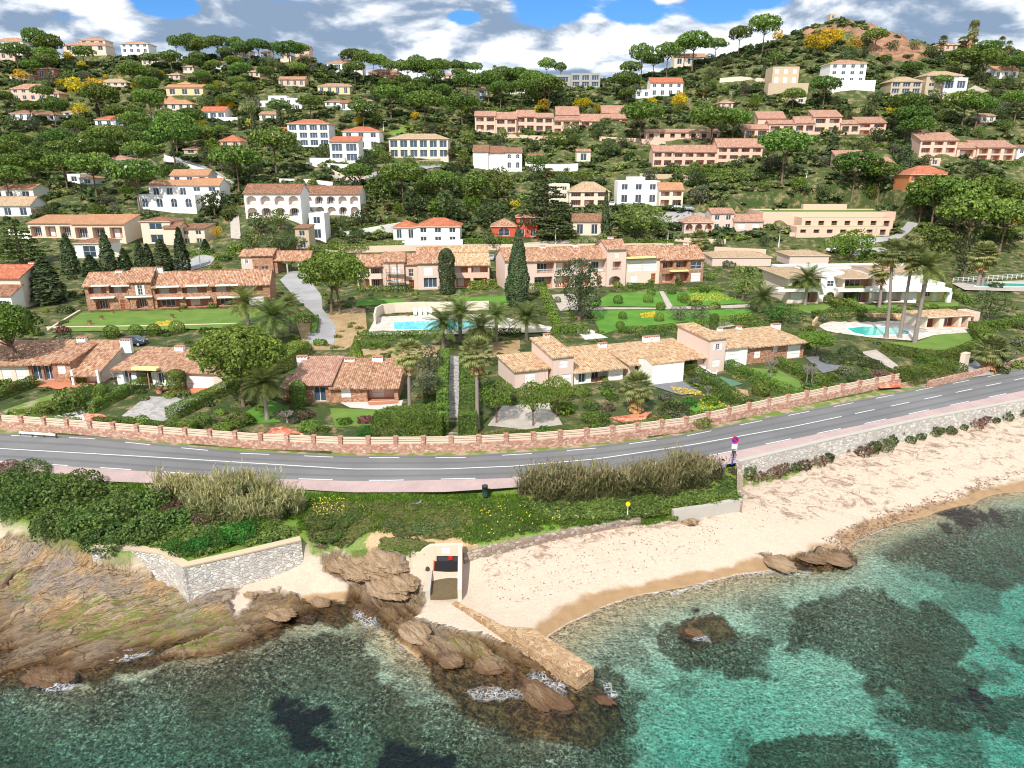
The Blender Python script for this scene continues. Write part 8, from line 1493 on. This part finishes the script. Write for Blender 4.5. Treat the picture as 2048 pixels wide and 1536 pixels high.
    # ---- shore shrubs below the road
    for k, x, y, w, h in [('s',30,1020,90,1.0),('s',10,980,80,1.0),('s',90,1000,110,1.1),('s',150,1010,120,1.0),('s',110,1060,110,.9),('s',190,1060,130,.9),('s',160,985,90,1.2),('s',240,1030,120,.9),('s',220,1085,110,.7),('s',290,1070,110,.9),('s',300,1015,100,.9),('s',350,1050,100,.8),('d',60,950,90,.8),('r',20,945,70,.8),('r',350,1020,60,.8),('r',410,1045,60,.9),('r',380,1000,50,1),('G',400,1095,60,.9),('G',440,1088,66,1.1),('G',480,1078,70,1.1),('G',370,1105,60,.8),('G',500,1055,50,1.2),('G',345,1095,50,.8),('g',540,1050,50,.8),('g',570,1065,40,.7),('s',20,1035,60,.9),('s',2,1010,60,.9),('s',640,1050,70,.5),('s',680,1045,70,.5),('s',655,1070,80,.4),('s',700,1030,60,.4),('d',790,1040,80,.25),('d',850,1045,90,.25),('d',820,1060,90,.22),('d',890,1040,70,.25),('g',1300,1000,50,.6),('g',1330,1020,40,.6),('d',1250,1035,30,.6),('d',1290,1030,28,.6),('g',1345,1035,34,.6),('s',1445,985,44,.9),('s',1455,965,40,.8),('r',1470,945,30,.8),('g',1425,1000,50,.4),('r',640,1090,30,.4),('g',820,1095,60,.3),('g',780,1090,50,.3),('g',850,1100,40,.3)]: bs(k, x, y, w, h, 'shore shrubs')
    for x, y, w in ((1495,952,36),(1515,962,34),(1545,955,40),(1560,945,36),(1585,942,30),(1605,938,36),(1635,930,36),(1652,922,30),(1695,905,10),(1725,912,34),(1742,905,36),(1765,900,40),(1780,888,34),(1820,886,24),(1840,880,22),(1868,870,30),(1880,866,20),(1900,868,26),(1925,860,20),(1950,856,34),(1968,846,26),(1990,846,20),(2012,840,30),(2045,832,22),(1805,870,10),(1962,826,12)): bs('r' if x % 3 == 0 else 'd', x, y-2, w*1.12, 1.25, 'bushes along the foot of the sea wall')
    # smaller shrubs between the villas
    rr = np.random.default_rng(11); Hs = hits(np.stack([rr.uniform(0, 2048, 1500), rr.uniform(520, 885, 1500)], 1)); Hs = Hs[~np.isnan(Hs[:, 0])]
    Hs = Hs[free(Hs[:, 0], Hs[:, 1], .9) & (Hs[:, 1] > R_wall(Hs[:, 0])+1.6) & (Hs[:, 1] < 200)]; got = [(t[0].location.x, t[0].location.y) for t in TREES]; n = 0
    for p in Hs:
        if n >= 190: break
        if any((p[0]-a)**2+(p[1]-b)**2 < 3.2 for a, b in got): continue
        k = RND.choice('ggddobgGsp' if n % 9 == 0 else 'gggddobgGs'); r = RND.uniform(.55, 1.25); single('shrub', 0, 0, BM[k], (r, r*RND.uniform(.8, 1.1), r*RND.uniform(.7, 1.2)), NM[k], 'bush', 'shrubs', P=Vector(p)-Vector((0, 0, r*.1))); got.append((p[0], p[1])); n += 1
    for q in ((430,420,60),(520,455,50),(560,440,40),(700,400,70),(760,390,60),(830,420,60),(900,430,70),(950,400,80),(1000,385,70),(980,440,60),(640,410,40),(720,440,40),(860,380,50),(1060,420,40)):
        P = hit(q[0], q[1]+14)
        if P is None: continue
        k = q[2]/s_at(P)/6.2*.9; t = RD_[RND.choice((0, 1, 2))]; put('broadleaf_tree', 0, 0, tr(t), (k, k, k), 'dense green slope tree', 'tree', 'broadleaf trees on the slopes', P=P)
near_houses()
hill_houses()
place_walls()
place_grounds()
place_pools()
build_ground()
small_things()
planting()
shore_cover()
hill_cover()
TREES += SMALL
label_trees()
